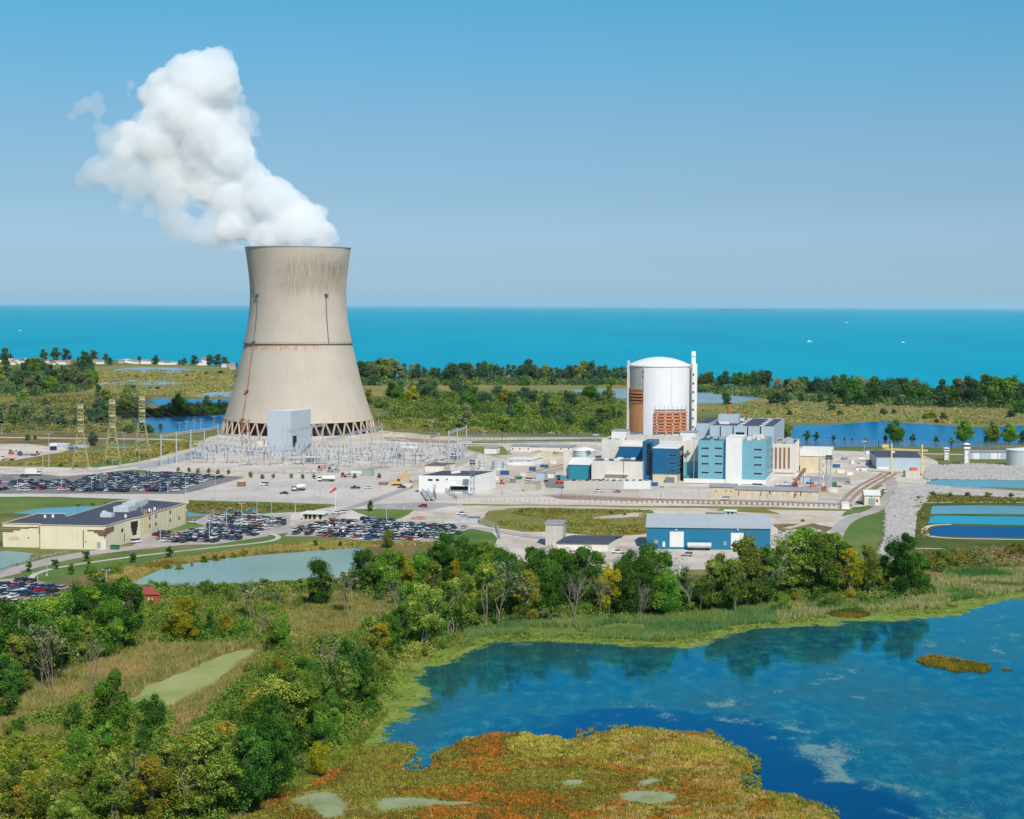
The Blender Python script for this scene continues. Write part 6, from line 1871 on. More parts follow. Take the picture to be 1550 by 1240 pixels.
shed('long_shed', 'long low tan shed with a grey roof, right one of two below the offices', (cx4(1055), cy4(984)), cx4(1545), cy4(934), 16, m_tanw, m_roofg,
     doors=[(r_.choice(('vent', 'window')), cx4(X), cx4(X + r_.uniform(4, 8)), cy4(945 + r_.uniform(-3, 22)), cy4(955 + r_.uniform(-2, 20)), r_.choice((m_dark, m_rusty, m_white))) for X in range(1075, 1540, 26)] + [('door', cx4(1240), cx4(1252), cy4(958), cy4(982), m_greydoor), ('door', cx4(1400), cx4(1412), cy4(958), cy4(984), m_brown)] + [('joint', cx4(X), cx4(X + 1.5), cy4(938), cy4(984), m_concw) for X in (1128, 1220, 1310, 1400, 1480)])
P = G4(495, 978)
solo(MB().obox(P, U * along(P, U, cx4(905)), V * 1.2, 0, zof(P, cy4(935))), 'concrete_wall', m_concw, 'long pale concrete barrier wall left of the tan sheds', 'wall', P)
for k in range(13):
    X0 = 52 + k * 39
    P = G4(X0, 930)
    o = thing('storage_module', f'grey concrete storage module, {nth(k + 1)} from left in the row before the workshop', 'storage module', P, 'row of grey storage modules')
    w_ = along(P, U, cx4(X0 + 36.5))
    z1 = zof(P, cy4(884))
    MB().obox(P, U * w_, V * 5, 0, z1).build('body', m_concw if k < 9 else m_white, o)
    MB().obox(P + U * w_ * .2 + V * 1, U * w_ * .5, V * 1.6, z1 + .003, z1 + .7).build('hatch', m_dark if k % 2 else m_steeld, o)

# ---- beige service building at the left
Z = 9.7
pp = [(4, 793.5), (60.5, 794.5), (60.5, 796), (160, 797.5), (187, 789.5), (199, 786.5), (212, 784), (281, 762.5), (222, 757.5), (178, 759.5), (101, 783.5), (97, 778.5), (58, 778.5)]
foot = [G(a, b_, Z).xy for a, b_ in pp]
o0 = Vector((foot[3][0], foot[3][1], 0))
o = thing('service_building', 'large flat-roofed beige service building with dark brick patches', 'building', o0)
MB().prism([tuple(q_) for q_ in foot], 0, Z).build('wall', m_beige, o)
def inset(poly, d):
    n = len(poly); a = sum(poly[i][0] * poly[(i + 1) % n][1] - poly[(i + 1) % n][0] * poly[i][1] for i in range(n))
    s_ = 1 if a > 0 else -1; out = []
    for i in range(n):
        p0, p1, p2 = Vector(poly[i - 1]), Vector(poly[i]), Vector(poly[(i + 1) % n])
        d1 = (p1 - p0).normalized(); d2 = (p2 - p1).normalized()
        n1 = Vector((-d1.y, d1.x)) * s_; n2 = Vector((-d2.y, d2.x)) * s_
        bb = (n1 + n2); k = d / max(.4, 1 + n1.dot(n2)) 
        out.append(tuple(p1 + bb * k))
    return out
MB().prism(inset([tuple(q_) for q_ in foot], .3), Z + .003, Z + .25).build('roof', m_roofd, o)
fa = inset([tuple(q_) for q_ in foot], -.25)
mb = MB()
n = len(fa)
for i in range(n):
    a, b_ = Vector(fa[i]), Vector(fa[(i + 1) % n]); ai, bi = Vector(inset(fa, .5)[i]), Vector(inset(fa, .5)[(i + 1) % n])
    vs_ = [(*a, Z + .26), (*b_, Z + .26), (*bi, Z + .26), (*ai, Z + .26), (*a, Z + .55), (*b_, Z + .55), (*bi, Z + .55), (*ai, Z + .55)]
    mb.add(vs_, [(0, 3, 2, 1), (4, 5, 6, 7), (0, 1, 5, 4), (1, 2, 6, 5), (2, 3, 7, 6), (3, 0, 4, 7)])
mb.build('parapet', m_tanw, o)
fw0, fw1 = Vector((*foot[2], 0)), Vector((*foot[3], 0)); du_ = (fw1 - fw0).normalized()
rw0, rw1 = fw1, Vector((*foot[4], 0)); dr1 = (rw1 - rw0).normalized()
lw0, lw1 = Vector((*foot[0], 0)), Vector((*foot[1], 0)); dl1 = (lw1 - lw0).normalized()
bw0, bw1 = Vector((*foot[6], 0)), Vector((*foot[7], 0)); db1 = (bw1 - bw0).normalized()
c6 = lambda X, Y: (X / 3.875, 720 + Y / 3.875)
def pan6(name, P_, d_, X0, X1, Y0, Y1, mt_, pr=.08, inner=None):
    a, b_ = c6(X0, Y0), c6(X1, Y1)
    return panel(o, name, P_, d_, a[0], b_[0], a[1], b_[1], mt_, pr, inner)
m_brick = M('dark_brick', (128, 98, 66), .9, .25, 1.2, streak=.05)
for k, (X0, X1, Y0, Y1) in enumerate(((16, 168, 300, 312), (16, 120, 312, 322), (16, 78, 322, 332), (168, 226, 300, 308))): pan6('brick_patch', lw0, dl1, X0, X1, Y0, Y1, m_brick, .09 + .003 * k)
pan6('sign_panel', lw0, dl1, 52, 112, 357, 378, m_tanw)
for k, (X0, X1, Y0, Y1) in enumerate(((512, 611, 318, 328), (552, 611, 328, 338), (572, 611, 338, 348), (580, 611, 348, 356))): pan6('brick_patch', fw0, du_, X0, X1, Y0, Y1, m_brick, .09 + .003 * k)
for k, (X0, X1, Y0, Y1) in enumerate(((612, 668, 312, 326), (612, 645, 326, 338), (612, 626, 338, 354))): pan6('brick_patch', rw0, dr1, X0, X1, Y0, Y1, m_brick, .09 + .003 * k)
pan6('downpipe', fw0, du_, 486, 492, 318, 424, M('brown_strip', (120, 72, 56), .8)); pan6('door', fw0, du_, 568, 590, 390, 426, m_greydoor)
pan6('vent', fw0, du_, 500, 507, 384, 392, m_brown); pan6('vent', lw0, dl1, 164, 170, 360, 368, m_dark)
pan6('window', rw0, dr1, 712, 722, 312, 330, m_dark)
pan6('door', rw0, dr1, 727, 734, 340, 388, m_brown); 
pb0, pb1 = Vector((*foot[5], 0)), Vector((*foot[6], 0)); dpb = (pb1 - pb0).normalized()
for k, (X0, X1, Y0, Y1) in enumerate(((766, 808, 272, 300), (770, 804, 300, 322), (776, 800, 322, 345))): pan6('recess_shade', pb0, dpb, X0, X1, Y0, Y1, m_dark, .1 + .004 * k)  # near-black panels paint the shade of the wall recess
for X in (846, 858, 890, 902, 926, 940, 960, 985, 1010, 1035, 1062, 1080): pan6('pilaster', bw0, db1, X - 3, X + 1, 200 - (X - 840) * .09, 330 - (X - 840) * .22, M('tan_pilaster', (220, 194, 144), .85), .2)
for X, Y in ((878, 248), (878, 296), (914, 238), (914, 284), (998, 214), (998, 262), (1050, 250)): pan6('window', bw0, db1, X - 4, X + 4, Y - 9, Y + 9, m_steeld, .08, m_glass)
for x, y, sx, sy, h in ((183, 775, 7, 10, 2.3), (195, 769, 6, 12, 2.4), (206, 764, 6, 7, 2.2), (160, 783, 5, 4, 1.6), (157, 782, 2, 2, 2.2)):
    q_ = G(x, y, Z + .3); mb = MB().obox(q_ - du_ * sx / 2, du_ * sx, dr1 * sy, Z + .255, Z + .255 + h); mb.obox(q_ - du_ * sx * .3 + dr1 * sy * .2, du_ * sx * .6, dr1 * sy * .5, Z + .26 + h, Z + .6 + h)
    mb.build('roof_unit', m_tank, o)
for x, y in ((68, 783.5), (80, 783), (226, 774), (234, 772), (190, 783)):
    q_ = G(x, y, Z + .3); MB().tube((q_.x, q_.y, Z + .25), (q_.x, q_.y, Z + 1.5), .6, .5, 10).build('roof_vent', m_white, o)
P = G(174, 832)
o = thing('dumpster', 'dark green waste skip beside the right wall of the beige building', 'skip', P)
MB().box(P, 3.4, 2, 1.7, 0, -.2).build('bin', m_greenp, o); MB().box(P + Vector((0, 0, 1.705)), 3.5, 2.1, .15, 0, -.2).build('lid', m_dark, o)

# ---- blue shed, concrete block and dark-roofed hut in front
u3 = Vector((math.cos(math.radians(4)), -math.sin(math.radians(4)), 0)); v3 = Vector((-u3.y, u3.x, 0)); v3 = Vector((math.sin(math.radians(6)), math.cos(math.radians(6)), 0))
o, P, w_, z1, u_, v_ = shed('blue_shed', 'long blue metal shed with a pale roof and white roller doors', (978.5, 831), 1166, 798, 30, m_shed, m_shedroof, rise=4.0, u=u3, v=v3)
gb = MB(); 
for s_ in (P, P + u_ * (w_ - .25)):
    e = s_ + v_ * 15; k = s_ + v_ * 30
    gb.add([(*s_.xy, z1 - .05), (*k.xy, z1 - .05), (*e.xy, z1 + 3.9), (*(s_ + u_ * .25).xy, z1 - .05), (*(k + u_ * .25).xy, z1 - .05), (*(e + u_ * .25).xy, z1 + 3.9)], [(0, 1, 2), (3, 5, 4), (0, 3, 4, 1), (1, 4, 5, 2), (2, 5, 3, 0)])
gb.build('gable', m_shed, o)
c8 = lambda X, Y: (760 + X / 3.875, 740 + Y / 3.875)
for n_, X0, X1, Y0, Y1, mt_ in (('roller_door', 984, 1065, 250, 342, m_white), ('roller_door', 1343, 1415, 258, 350, m_white), ('door', 942, 956, 310, 340, m_white), ('window', 893, 915, 300, 322, m_roofg), ('window', 1300, 1316, 308, 332, m_roofg)):
    a, b_ = c8(X0, Y0), c8(X1, Y1); panel(o, n_, P, u_, a[0], b_[0], a[1], b_[1], mt_, .1)
for X in (1022, 1382):
    a = c8(X, 236); panel(o, 'lamp', P, u_, a[0] - 1, a[0] + 1, a[1], a[1] + 2, m_white, .7)
panel(o, 'side_door', P + u_ * w_, v_, 1167, 1170, 815, 829, m_tanw, .1)
P = G(1038, 829.5); o = thing('tanker_trailer', 'long silver tanker trailer parked against the blue shed wall', 'trailer', P)
q_ = P + Vector((0, -7, 0)); mb = MB().tube(q_ + Vector((0, 0, 2.1)), q_ + u3 * 10 + Vector((0, 0, 2.1)), 1.25, 1.25, 16); mb.build('tank', m_tank, o, smooth=False)
MB().obox(q_ + Vector((0, -.5, 0)), u3 * 10, Vector((0, 1, 0)), .7, .95).build('chassis', m_dark, o)
for t in (.8, 2.0, 8.5): 
    c = q_ + u3 * t; MB().tube(c + Vector((0, -1.1, .5)), c + Vector((0, 1.1, .5)), .5, .5, 12).build('wheel', m_tyre, o)
P = G(825.5, 826); u4 = Vector((math.cos(.05), -math.sin(.05), 0)); v4 = Vector((math.sin(.12), math.cos(.12), 0))
o = thing('concrete_block_house', 'tall ribbed concrete block with a flat grey lid left of the dark-roofed hut', 'building', P)
B = Block(P, along(P, u4, 852), 12, 0, zof(P, 794), u4, v4); MB().obox(B.P, u4 * B.w, v4 * 12, 0, B.z1).build('wall', m_concw, o)
MB().obox(B.P - u4 * .4 - v4 * .4, u4 * (B.w + .8), v4 * 12.8, B.z1 + .003, B.z1 + .7).build('lid', m_roofg, o)
for k in range(6): MB().obox(B.P + u4 * (B.w / 6 * k + .3) - v4 * .12, u4 * .25, v4 * .11, .1, B.z1 - .1).build('rib', m_concw, o)
shed('dark_roofed_hut', 'low white hut with a broad dark blue roof beside the blue shed', (843, 834), 920, 822.5, 26, m_cream, m_roofd, rise=.9, u=u4, v=Vector((math.sin(.3), math.cos(.3), 0)))
o, P, *_ = shed('portable_office', 'small white cabin with two dark windows behind the blue shed', (1096.5, 782), 1114, 774, 5, m_greyblue, m_white, rise=.4, doors=[('window', 1101, 1104, 775.5, 778, m_dark), ('window', 1107, 1110, 775.5, 778, m_dark)])

# ---- right hand side
u5 = Vector((1, 0, 0)); v5 = Vector((math.sin(.1), math.cos(.1), 0))
o, P, *_ = shed('warehouse', 'pale blue grey warehouse with a dark roof behind the yellow gantry crane', (1326.5, 710), 1394, 691.5, 45, m_greyblue, m_roofd, rise=1.0, u=Vector((.996, -.087, 0)), v=v5)
panel(o, 'base_panel', P, Vector((.996, -.087, 0)), 1328, 1345, 707, 712, m_white, .3)
P = G(1349, 717)
o = thing('gantry_crane', 'yellow gantry crane standing over the railway tracks', 'crane', P)
q2 = G(1395, 719); zc = zof(P, 680)
for q_ in (P, q2):
    mb = MB()
    for s_ in (-1.2, 1.2): mb.beam((q_.x + s_ * .4, q_.y + s_ * 3, .1), (q_.x, q_.y + s_ * .3, zc + 3.5), .75)
    mb.beam((q_.x, q_.y - 3.6, .6), (q_.x, q_.y + 3.6, .6), 1.0); mb.build('leg', m_yel, o)
ux = (Vector((q2.x, q2.y, 0)) - Vector((P.x, P.y, 0))).normalized()
MB().beam(Vector((P.x, P.y, zc)) - ux * 6.5, Vector((q2.x, q2.y, zc)) + ux * 3.5, 1.15).build('girder', m_yel, o)
MB().box(Vector((P.x, P.y, zc + .95)) - ux * 4, 4, 2.4, 1.8).build('trolley', m_yel, o)
MB().box(Vector((P.x + 1, P.y, zc - 2.2)), 1.8, 1.8, 1.2).build('cab', m_cream, o)
P = G(1380, 722); o = thing('concrete_bin', 'low grey slatted concrete bin at the foot of the gantry crane', 'bin', P)
MB().box(P, 9, 6, 4.0).build('box', m_concw, o); MB().box(P + Vector((1, 0, 4.003)), 4, 3, 1.6).build('machine', m_orangep, o)
def guard_tower(x, by, ty, hw, label):
    P = G(x, by); s_ = 1 / ppm(P); z = zof(P, ty)
    o = thing('guard_tower', label, 'guard tower', P)
    w_ = hw * 2 * s_
    mb = MB()
    for a in (-1, 1):
        for c in (-1, 1): mb.beam((P.x + a * w_ * .32, P.y + c * w_ * .32, 0), (P.x + a * w_ * .3, P.y + c * w_ * .3, z * .72), .45)
    for k in range(3):
        zz_ = z * .72 * (k + .5) / 3; mb.beam((P.x - w_ * .3, P.y - w_ * .32, zz_), (P.x + w_ * .3, P.y - w_ * .32, zz_ + z * .2), .3); mb.box((P.x, P.y, zz_ + z * .12), w_ * .6, w_ * .6, .25)
    mb.build('frame', m_white, o)
    MB().box((P.x, P.y, z * .05), w_ * .5, w_ * .5, z * .64).build('stair_core', m_white, o)
    MB().box((P.x, P.y, z * .72), w_ * .95, w_ * .95, z * .1).build('cabin', m_white, o)
    MB().box((P.x, P.y, z * .82 + .003), w_ * .85, w_ * .85, z * .08).build('window_band', m_glass, o)
    MB().lathe((P.x, P.y, z * .9 + .006), [(w_ * .62, 0), (w_ * .62, .3), (w_ * .2, z * .08), (.02, z * .1)], 8).build('roof', m_white, o)
guard_tower(1432, 697, 677, 4.5, 'shorter white guard tower right of the yellow gantry crane')
guard_tower(1462.5, 703, 670, 5, 'tall white lattice guard tower near the right-hand grey tank')
guard_tower(862.5, 724, 705.5, 5, 'white guard tower with dark windows beside the teal store')
shed('grey_store', 'low grey blue store with white doors between guard tower and grey tank', (1468, 695), 1523, 684, 14, m_greyblue, m_roofg, rise=.5, u=u5, doors=[('door', 1473, 1482, 686, 695, m_white), ('door', 1500, 1509, 686, 695, m_white), ('door', 1511, 1514, 686, 695, m_white)])
P = G(1548, 706); P.z = 0; rr = 24.5 / ppm(P); z1 = zof(P, 681)
o = thing('water_tank', 'broad pale grey cylindrical tank at the right edge of the site', 'tank', P)
MB().lathe(P, [(rr, 0), (rr, z1)], 64).build('shell', m_tank, o, smooth=True); MB().lathe(P, [(rr + .2, z1 - .1), (rr + .2, z1 + .3), (.05, z1 + 1.6)], 64).build('roof', m_white, o)
o, P, *_ = shed('brick_garage', 'small beige garage with a grey roller door on the dike road', (1308.5, 765), 1332, 750, 14, m_beige, m_roofw, rise=2.0, u=Vector((.996, -.087, 0)), v=v5, doors=[('roller_door', 1314.5, 1324.5, 754, 764, m_greydoor), ('lamp', 1318, 1320, 751.5, 752.5, m_dark), ('notice', 1326, 1329, 756, 760, m_red)])
P = G(1279, 770); solo(MB().box(P, 3.8, 3.0, zof(P, 761)).box(P + Vector((0, 0, zof(P, 761) + .003)), 4.1, 3.3, .3), 'white_cabin', m_white, 'small white block cabin at the end of the grey fence', 'cabin', P)

# ---- middle: guard house, searchlight towers, cabins and tanks
P = G(634, 746)
u6 = Vector((math.cos(.06), -math.sin(.06), 0)); v6 = Vector((math.sin(.36), math.cos(.36), 0))
o = thing('gatehouse', 'white gatehouse with a wide dark blue flat roof beside the car park', 'building', P)
B = Block(P, along(P, u6, 717), 34, 0, zof(P, 720.5), u6, v6); B.walls(o, m_white, roof=m_roofd, rt=.25)
c6b = lambda X, Y: (560 + X / 7.75, 640 + Y / 7.75)
for n_, X0, X1, Y0, Y1, mt_ in (('window', 680, 735, 660, 682, m_dark), ('window', 770, 810, 660, 682, m_dark), ('window', 895, 910, 655, 675, m_dark), ('fascia', 1010, 1140, 665, 715, m_cream), ('recess_shade', 950, 1150, 740, 790, m_dark), ('door', 740, 780, 720, 780, m_concw)):  # the recess under the canopy is a flat panel painted dark
    a, b_ = c6b(X0, Y0), c6b(X1, Y1); panel(o, n_, P, u6, a[0], b_[0], a[1], b_[1], mt_, .1)
panel(o, 'canopy', P, u6, c6b(945, 0)[0], c6b(1160, 0)[0], c6b(0, 728)[1], c6b(0, 740)[1], m_white, 3.0)
for x, y in ((690, 716.5), (694, 716), (686, 717)):
    q_ = G(x, y, B.z1); MB().box(Vector((q_.x, q_.y, B.z1 + .125)), 2.2, 2, 1.1).build('roof_unit', m_white, o)
for x0, x1, y0, y1, wd_ in ((637, 648, 742, 759, 2.2), (643, 656, 740, 759, 2.2), (653, 660, 731, 757, .5), (668, 691, 742, 756, .5)):
    a, b_ = G(x0, y0), G(x1, y1)
    mb = MB(); d_ = (b_ - a); 
    mb.beam(a + Vector((0, 0, 1.2)), b_ + Vector((0, 0, 1.2)), wd_, 0, .3)
    for k in range(10):
        q_ = a.lerp(b_, k / 9); mb.beam(q_, q_ + Vector((0, 0, 2.6)), .2)
    mb.beam(a + Vector((0, 0, 2.6)), b_ + Vector((0, 0, 2.6)), .25)
    solo(mb, 'walkway_fence', m_steeld if wd_ < 1 else m_steel, f'{"grey fenced" if wd_ < 1 else "pale ramped"} walkway at the gatehouse front, {"left" if x0 in (637, 653) else "right"} of two', 'walkway', a)
shed('brown_roofed_hut', 'small cream hut with a brown flat roof behind the gatehouse', (643.5, 714), 672, 704.5, 18, m_cream, M('brown_roof', (112, 96, 92), .8, .1, .2, streak=0), rise=.2, u=u6, v=v6)
a, b_ = G(672, 716), G(722, 694)
mb = MB(); mb.beam(a + Vector((0, 0, 2.0)), b_ + Vector((0, 0, 2.0)), .6, 0, 4.0); solo(mb, 'barrier_wall', m_concw, 'long pale concrete wall running back from the gatehouse to the substation', 'wall', a)
def mast(x, by, ty, hw, label, head=True, mat=None, w=3.4):
    P = G(x, by); z = zof(P, ty); mat = mat or m_steeld
    o = thing('floodlight_tower', label, 'lattice tower', P)
    h_ = hw / ppm(P); mb = MB(); k = max(4, int(z / 3.5)); zs_ = z * .88 if head else z
    c = [(-h_, -h_), (h_, -h_), (h_, h_), (-h_, h_)]
    for i in range(k):
        za, zb_ = zs_ * i / k, zs_ * (i + 1) / k
        for j in range(4):
            a, b_ = c[j], c[(j + 1) % 4]
            mb.beam((P.x + a[0], P.y + a[1], za), (P.x + a[0], P.y + a[1], zb_), .28)
            mb.beam((P.x + a[0], P.y + a[1], za), (P.x + b_[0], P.y + b_[1], zb_), .18)
            mb.beam((P.x + a[0], P.y + a[1], zb_), (P.x + b_[0], P.y + b_[1], zb_), .2)
    mb.build('lattice', mat, o)
    for i in range(0, k, 2):
        MB().box((P.x, P.y, zs_ * (i + 1) / k), h_ * 2.6, h_ * 2.2, .25).build('platform', mat, o)
    if head:
        MB().box((P.x, P.y, z * .88 + .01), h_ * 3.6, h_ * 2.8, z * .03).build('head_platform', M('dark_steel', (60, 74, 96), .5, .1, .5), o)
        for s_ in (-1.2, -.4, .4, 1.2):
            MB().box((P.x + s_ * h_, P.y, z * .93), h_ * .6, h_ * 1.2, z * .07).build('floodlight', M('dark_steel'), o)
mast(715, 750, 696, 2.6, 'grey lattice floodlight tower with a dark head beside the gatehouse')
mast(1254, 738, 689, 3.2, 'pale lattice floodlight tower with a dark head behind the tan sheds', mat=m_steel)
mast(1243, 740, 694, 3, 'headless pale scaffold tower next to the floodlight tower behind the tan sheds', head=False, mat=m_steel)
shed('long_cabin', 'long low cream hut with a grey roof before the far security fence', (773.5, 683), 866, 675, 16, m_cream, m_roofg, rise=.5, doors=[('window', 802 + k * 4.2, 805 + k * 4.2, 675.8, 677.6, m_roofg) for k in range(4)] + [('vent', x, x + 1.8, 678.5, 680.5, m_dark) for x in (775, 786, 799, 848, 860)])
shed('small_store', 'small white store with a grey roof left of the long low hut', (733, 687), 751.5, 678, 10, m_white, m_roofg, rise=.3)
shed('white_hut', 'low white flat-roofed hut between the tanks and the reactor', (768, 704), 806, 695.5, 20, m_white, m_roofw, rise=.3, doors=[('window', 770, 777, 698, 699.5, m_brown), ('window', 779, 793, 698, 699.2, m_roofg), ('window', 797, 804, 698, 699.2, m_roofg)], v=v6)
shed('trailer_cabin', 'low white trailer at the back of the substation', (606, 678), 636, 672, 4, m_white, m_white, rise=.2)
for x, by, ty, hw, lab in ((753, 711, 698, 8, 'fat grey tank, left of two behind the gatehouse'), (764, 710, 700, 3.5, 'narrow grey tank beside the fat grey tank behind the gatehouse'), (729, 710, 697, 4.5, 'upright grey tank behind the floodlight tower')):
    P = G(x, by); P.z = 0; o = thing('storage_tank', lab, 'tank', P); rr = hw / ppm(P); z1 = zof(P, ty)
    MB().lathe(P, [(rr, 0), (rr, z1)], 28).build('shell', m_tank, o, smooth=True); MB().lathe(P, [(rr + .1, z1), (rr * .6, z1 + .5), (.02, z1 + .8)], 28).build('roof', m_steel, o)
    for f_ in (.35, .7): MB().lathe(P, [(rr + .01, z1 * f_), (rr + .12, z1 * f_), (rr + .12, z1 * f_ + .2), (rr + .01, z1 * f_ + .2)], 28).build('hoop', m_steeld, o)
def crate(name, label, cat, x0, x1, by, ty, mat, depth=6, lid=None, u=None):
    P = G(x0, by); o = thing(name, label, cat, P); w_ = along(P, u or U, x1); z = zof(P, ty)
    MB().obox(P, (u or U) * w_, V * depth, 0, z).build('body', mat, o)
    MB().obox(P - U * .1 - V * .1, (u or U) * (w_ + .2), V * (depth + .2), z + .003, z + .25).build('lid', lid or m_roofg, o)
crate('timber_shed', 'plain tan wooden shed standing before the storage modules', 'shed', 794, 811, 744, 732, M('tan_boards', (196, 184, 160), .85, .12, .5), 14)
crate('shipping_container', 'white and grey container near the white guard tower', 'container', 811, 824, 725, 716, m_greyblue, 8)
crate('shipping_container', 'short white container right of the grey one near the guard tower', 'container', 829, 838, 724, 717, m_white, 6)
crate('waste_skip', 'green skip on the gravel road right of the gatehouse', 'skip', 778.5, 788, 726, 721.5, m_greenp, 4)
crate('equipment_box', 'green grey equipment box beside the gatehouse', 'box', 737, 743.5, 737, 731, M('pale_green', (160, 178, 160), .6), 3)
crate('equipment_box', 'teal machine beside the white guard tower', 'machine', 848, 857, 725.5, 721, m_tealp, 3)
crate('waste_skip', 'tall green box beside the scaffold tower behind the tan sheds', 'skip', 1259.5, 1266, 740, 730, m_greenp, 5)
crate('shipping_container', 'white container on the far road by the warehouse', 'container', 1311, 1322.5, 687.5, 682.5, m_white, 4)
crate('shipping_container', 'long white box container at the edge of the left gravel field', 'container', 75, 87, 677.5, 671.5, m_white, 5, m_white)
crate('shipping_container', 'pale blue container right of the long white box on the left gravel field', 'container', 88, 102, 678, 672, m_greyblue, 5, m_white)
crate('shipping_container', 'dark open container end on the left gravel field', 'container', 75.5, 82, 682, 676, M('dark_navy', (40, 40, 66), .6), 4)
crate('shipping_container', 'low blue container behind the left transmission tower', 'container', 104, 114, 680, 677, m_bluep, 4)
crate('shipping_container', 'pale container between the first and second transmission towers', 'container', 111, 131, 677.5, 673, m_greyblue, 5)
crate('site_office', 'long grey green cabin behind the yellow excavator', 'cabin', 548, 562, 721, 711, M('pale_green'), 6)
crate('site_office', 'white roofed cabin right of the long grey green cabin', 'cabin', 531, 546, 716, 712, m_white, 5)
crate('waste_bin', 'orange open skip left of the excavator', 'skip', 573, 584.5, 734.5, 730.5, m_rusty, 4)
crate('pallet_stack', 'stack of brown timber before the gatehouse end wall', 'timber stack', 624, 634, 739, 729, M('tan_boards'), 5)
crate('equipment_box', 'grey green bin at the bare earth by the crowded car park', 'bin', 696, 706, 789, 782.5, m_greyblue, 4)
crate('equipment_box', 'dark blue heap sheet right of the grey bin on bare earth', 'cover', 708, 724, 785, 782.5, m_bluep, 3)
crate('plant_room', 'dark concrete bunker before the warehouse', 'bunker', 1301, 1316, 703, 698, m_concw, 8)
crate('plant_room', 'low white plant room with grey lid left of the warehouse', 'plant room', 1295, 1312, 712, 708, m_white, 8)
crate('equipment_box', 'red box on the grey deck left of the warehouse', 'box', 1301, 1304, 713, 711, m_red, 2)
crate('equipment_box', 'white equipment box under the conveyor gantry', 'box', 1205, 1219, 727, 715, m_white, 5)
crate('equipment_box', 'pale blue equipment house right of the conveyor gantry', 'plant room', 1211, 1228, 728, 722, m_greyblue, 6)
crate('equipment_box', 'flat mauve deck behind the scaffold tower', 'deck', 1228, 1285, 729, 724.5, M('mauve_roof', (170, 160, 162), .8), 12)
crate('gate_booth', 'small booth with dark openings at the far car park gate', 'booth', 359, 369, 737, 729, m_brown, 3, m_roofw)
# toll canopy
P = G(458, 787)
o = thing('entry_canopy', 'flat-roofed entry building with four dark openings at the car park gate', 'building', P)
B = Block.px((458.5, 787), 490, 777.5, 7, u=U); B.walls(o, m_tanw)
MB().obox(B.P - U * .6 - V * 1.2, U * (B.w + 1.2), V * 9.4, B.z1 + .003, B.z1 + .6).build('roof', m_roofw, o)
for x in (461, 467, 474, 483): panel(o, 'opening', B.P, U, x, x + 4, 779, 786, m_dark, .08)
# red building at the lower left
shed('red_barn', 'brick red metal building half hidden behind marsh trees', (215, 914), 241, 900, 16, M('barn_red', (176, 76, 54), .7, .08, .3, streak=.08), M('barn_roof_red', (160, 78, 62), .6, .08, .3, streak=0), rise=1.6, u=u3, v=Vector((-.55, .83, 0)).normalized(), doors=[('window', 224, 226.5, 905, 908.5, m_white), ('window', 229, 231.5, 905, 908.5, m_white)])
crate('shipping_container', 'pale container at the left gable of the brick red building', 'container', 206, 216, 913, 902, m_greyblue, 8)
crate('shipping_container', 'white trailer body behind the lower left marsh trees', 'container', 92, 112, 928, 916, m_white, 6)
crate('shipping_container', 'orange trimmed white container among the lower left trees', 'container', 70, 88, 926, 914, m_greyblue, 6)
crate('waste_skip', 'rust red skip right of the brick red building', 'skip', 240, 246, 913, 908, m_red, 3)
crate('waste_skip', 'blue drum crate right of the rust red skip', 'crate', 247, 253, 913, 909, m_bluep, 3)

# ---- cottages along the far shore
r_ = random.Random(21)
cot = [(0, 548), (14, 549), (20, 552), (26, 549), (34, 551), (42, 549), (49, 551), (57, 549), (63, 552), (71, 550), (80, 552), (88, 550), (95, 552), (103, 551), (110, 553), (146, 549), (152, 551), (184, 550), (192, 549), (199, 550), (206, 551), (219, 551), (225, 551), (245, 552), (253, 552), (262, 552), (269, 552), (302, 553), (311, 553), (340, 556), (352, 556), (353, 559), (765, 571), (911, 578), (928, 579), (1072, 588), (1082, 588), (1344, 606), (1364, 604), (1382, 608), (1405, 604), (1410, 608), (1424, 608), (1432, 607), (682, 580), (586, 579)]
m_cr = [M('cottage_grey_roof', (150, 140, 140), .8, .1, .2, streak=0), M('cottage_brown_roof', (150, 120, 104), .8, .1, .2, streak=0), M('cottage_pale_roof', (196, 188, 184), .7, .1, .2, streak=0)]
for i, (x, y) in enumerate(cot):
    P = G(x, y); s_ = 1 / ppm(P); P.z = 0
    w_ = r_.uniform(7, 12) * s_; d_ = 8; h = r_.uniform(2.6, 4.4) * s_ if i != 28 else 8 * s_
    wl = r_.choice((m_white, m_white, m_cream, M('cottage_rose', (206, 170, 160), .8)))
    rk = r_.choice(m_cr)
    side = 'left of the tower' if x < 400 else ('behind the middle plain' if x < 1000 else 'at the right')
    o = tag(thing('cottage', f'{"tall " if i == 28 else ""}{"white" if wl is m_white else "cream" if wl is m_cream else "rose"} lake cottage, {nth(1 + sum(1 for q_ in cot if q_[0] < x and (q_[0] < 400) == (x < 400) and (q_[0] < 1000) == (x < 1000)))} from left on the far shore {side}', 'house', P), None, None, 'cottages along the far shore')
    MB().box(P, w_, d_, h).build('wall', wl, o)
    rf = MB(); a, c = w_ / 2 + .4, d_ / 2 + .4; rz_ = h * .55
    rf.add([(P.x - a, P.y - c, h + .01), (P.x + a, P.y - c, h + .01), (P.x + a, P.y + c, h + .01), (P.x - a, P.y + c, h + .01), (P.x - a, P.y, h + rz_), (P.x + a, P.y, h + rz_)], [(0, 1, 5, 4), (2, 3, 4, 5), (0, 4, 3), (1, 2, 5), (0, 3, 2, 1)]); rf.build('roof', rk, o)
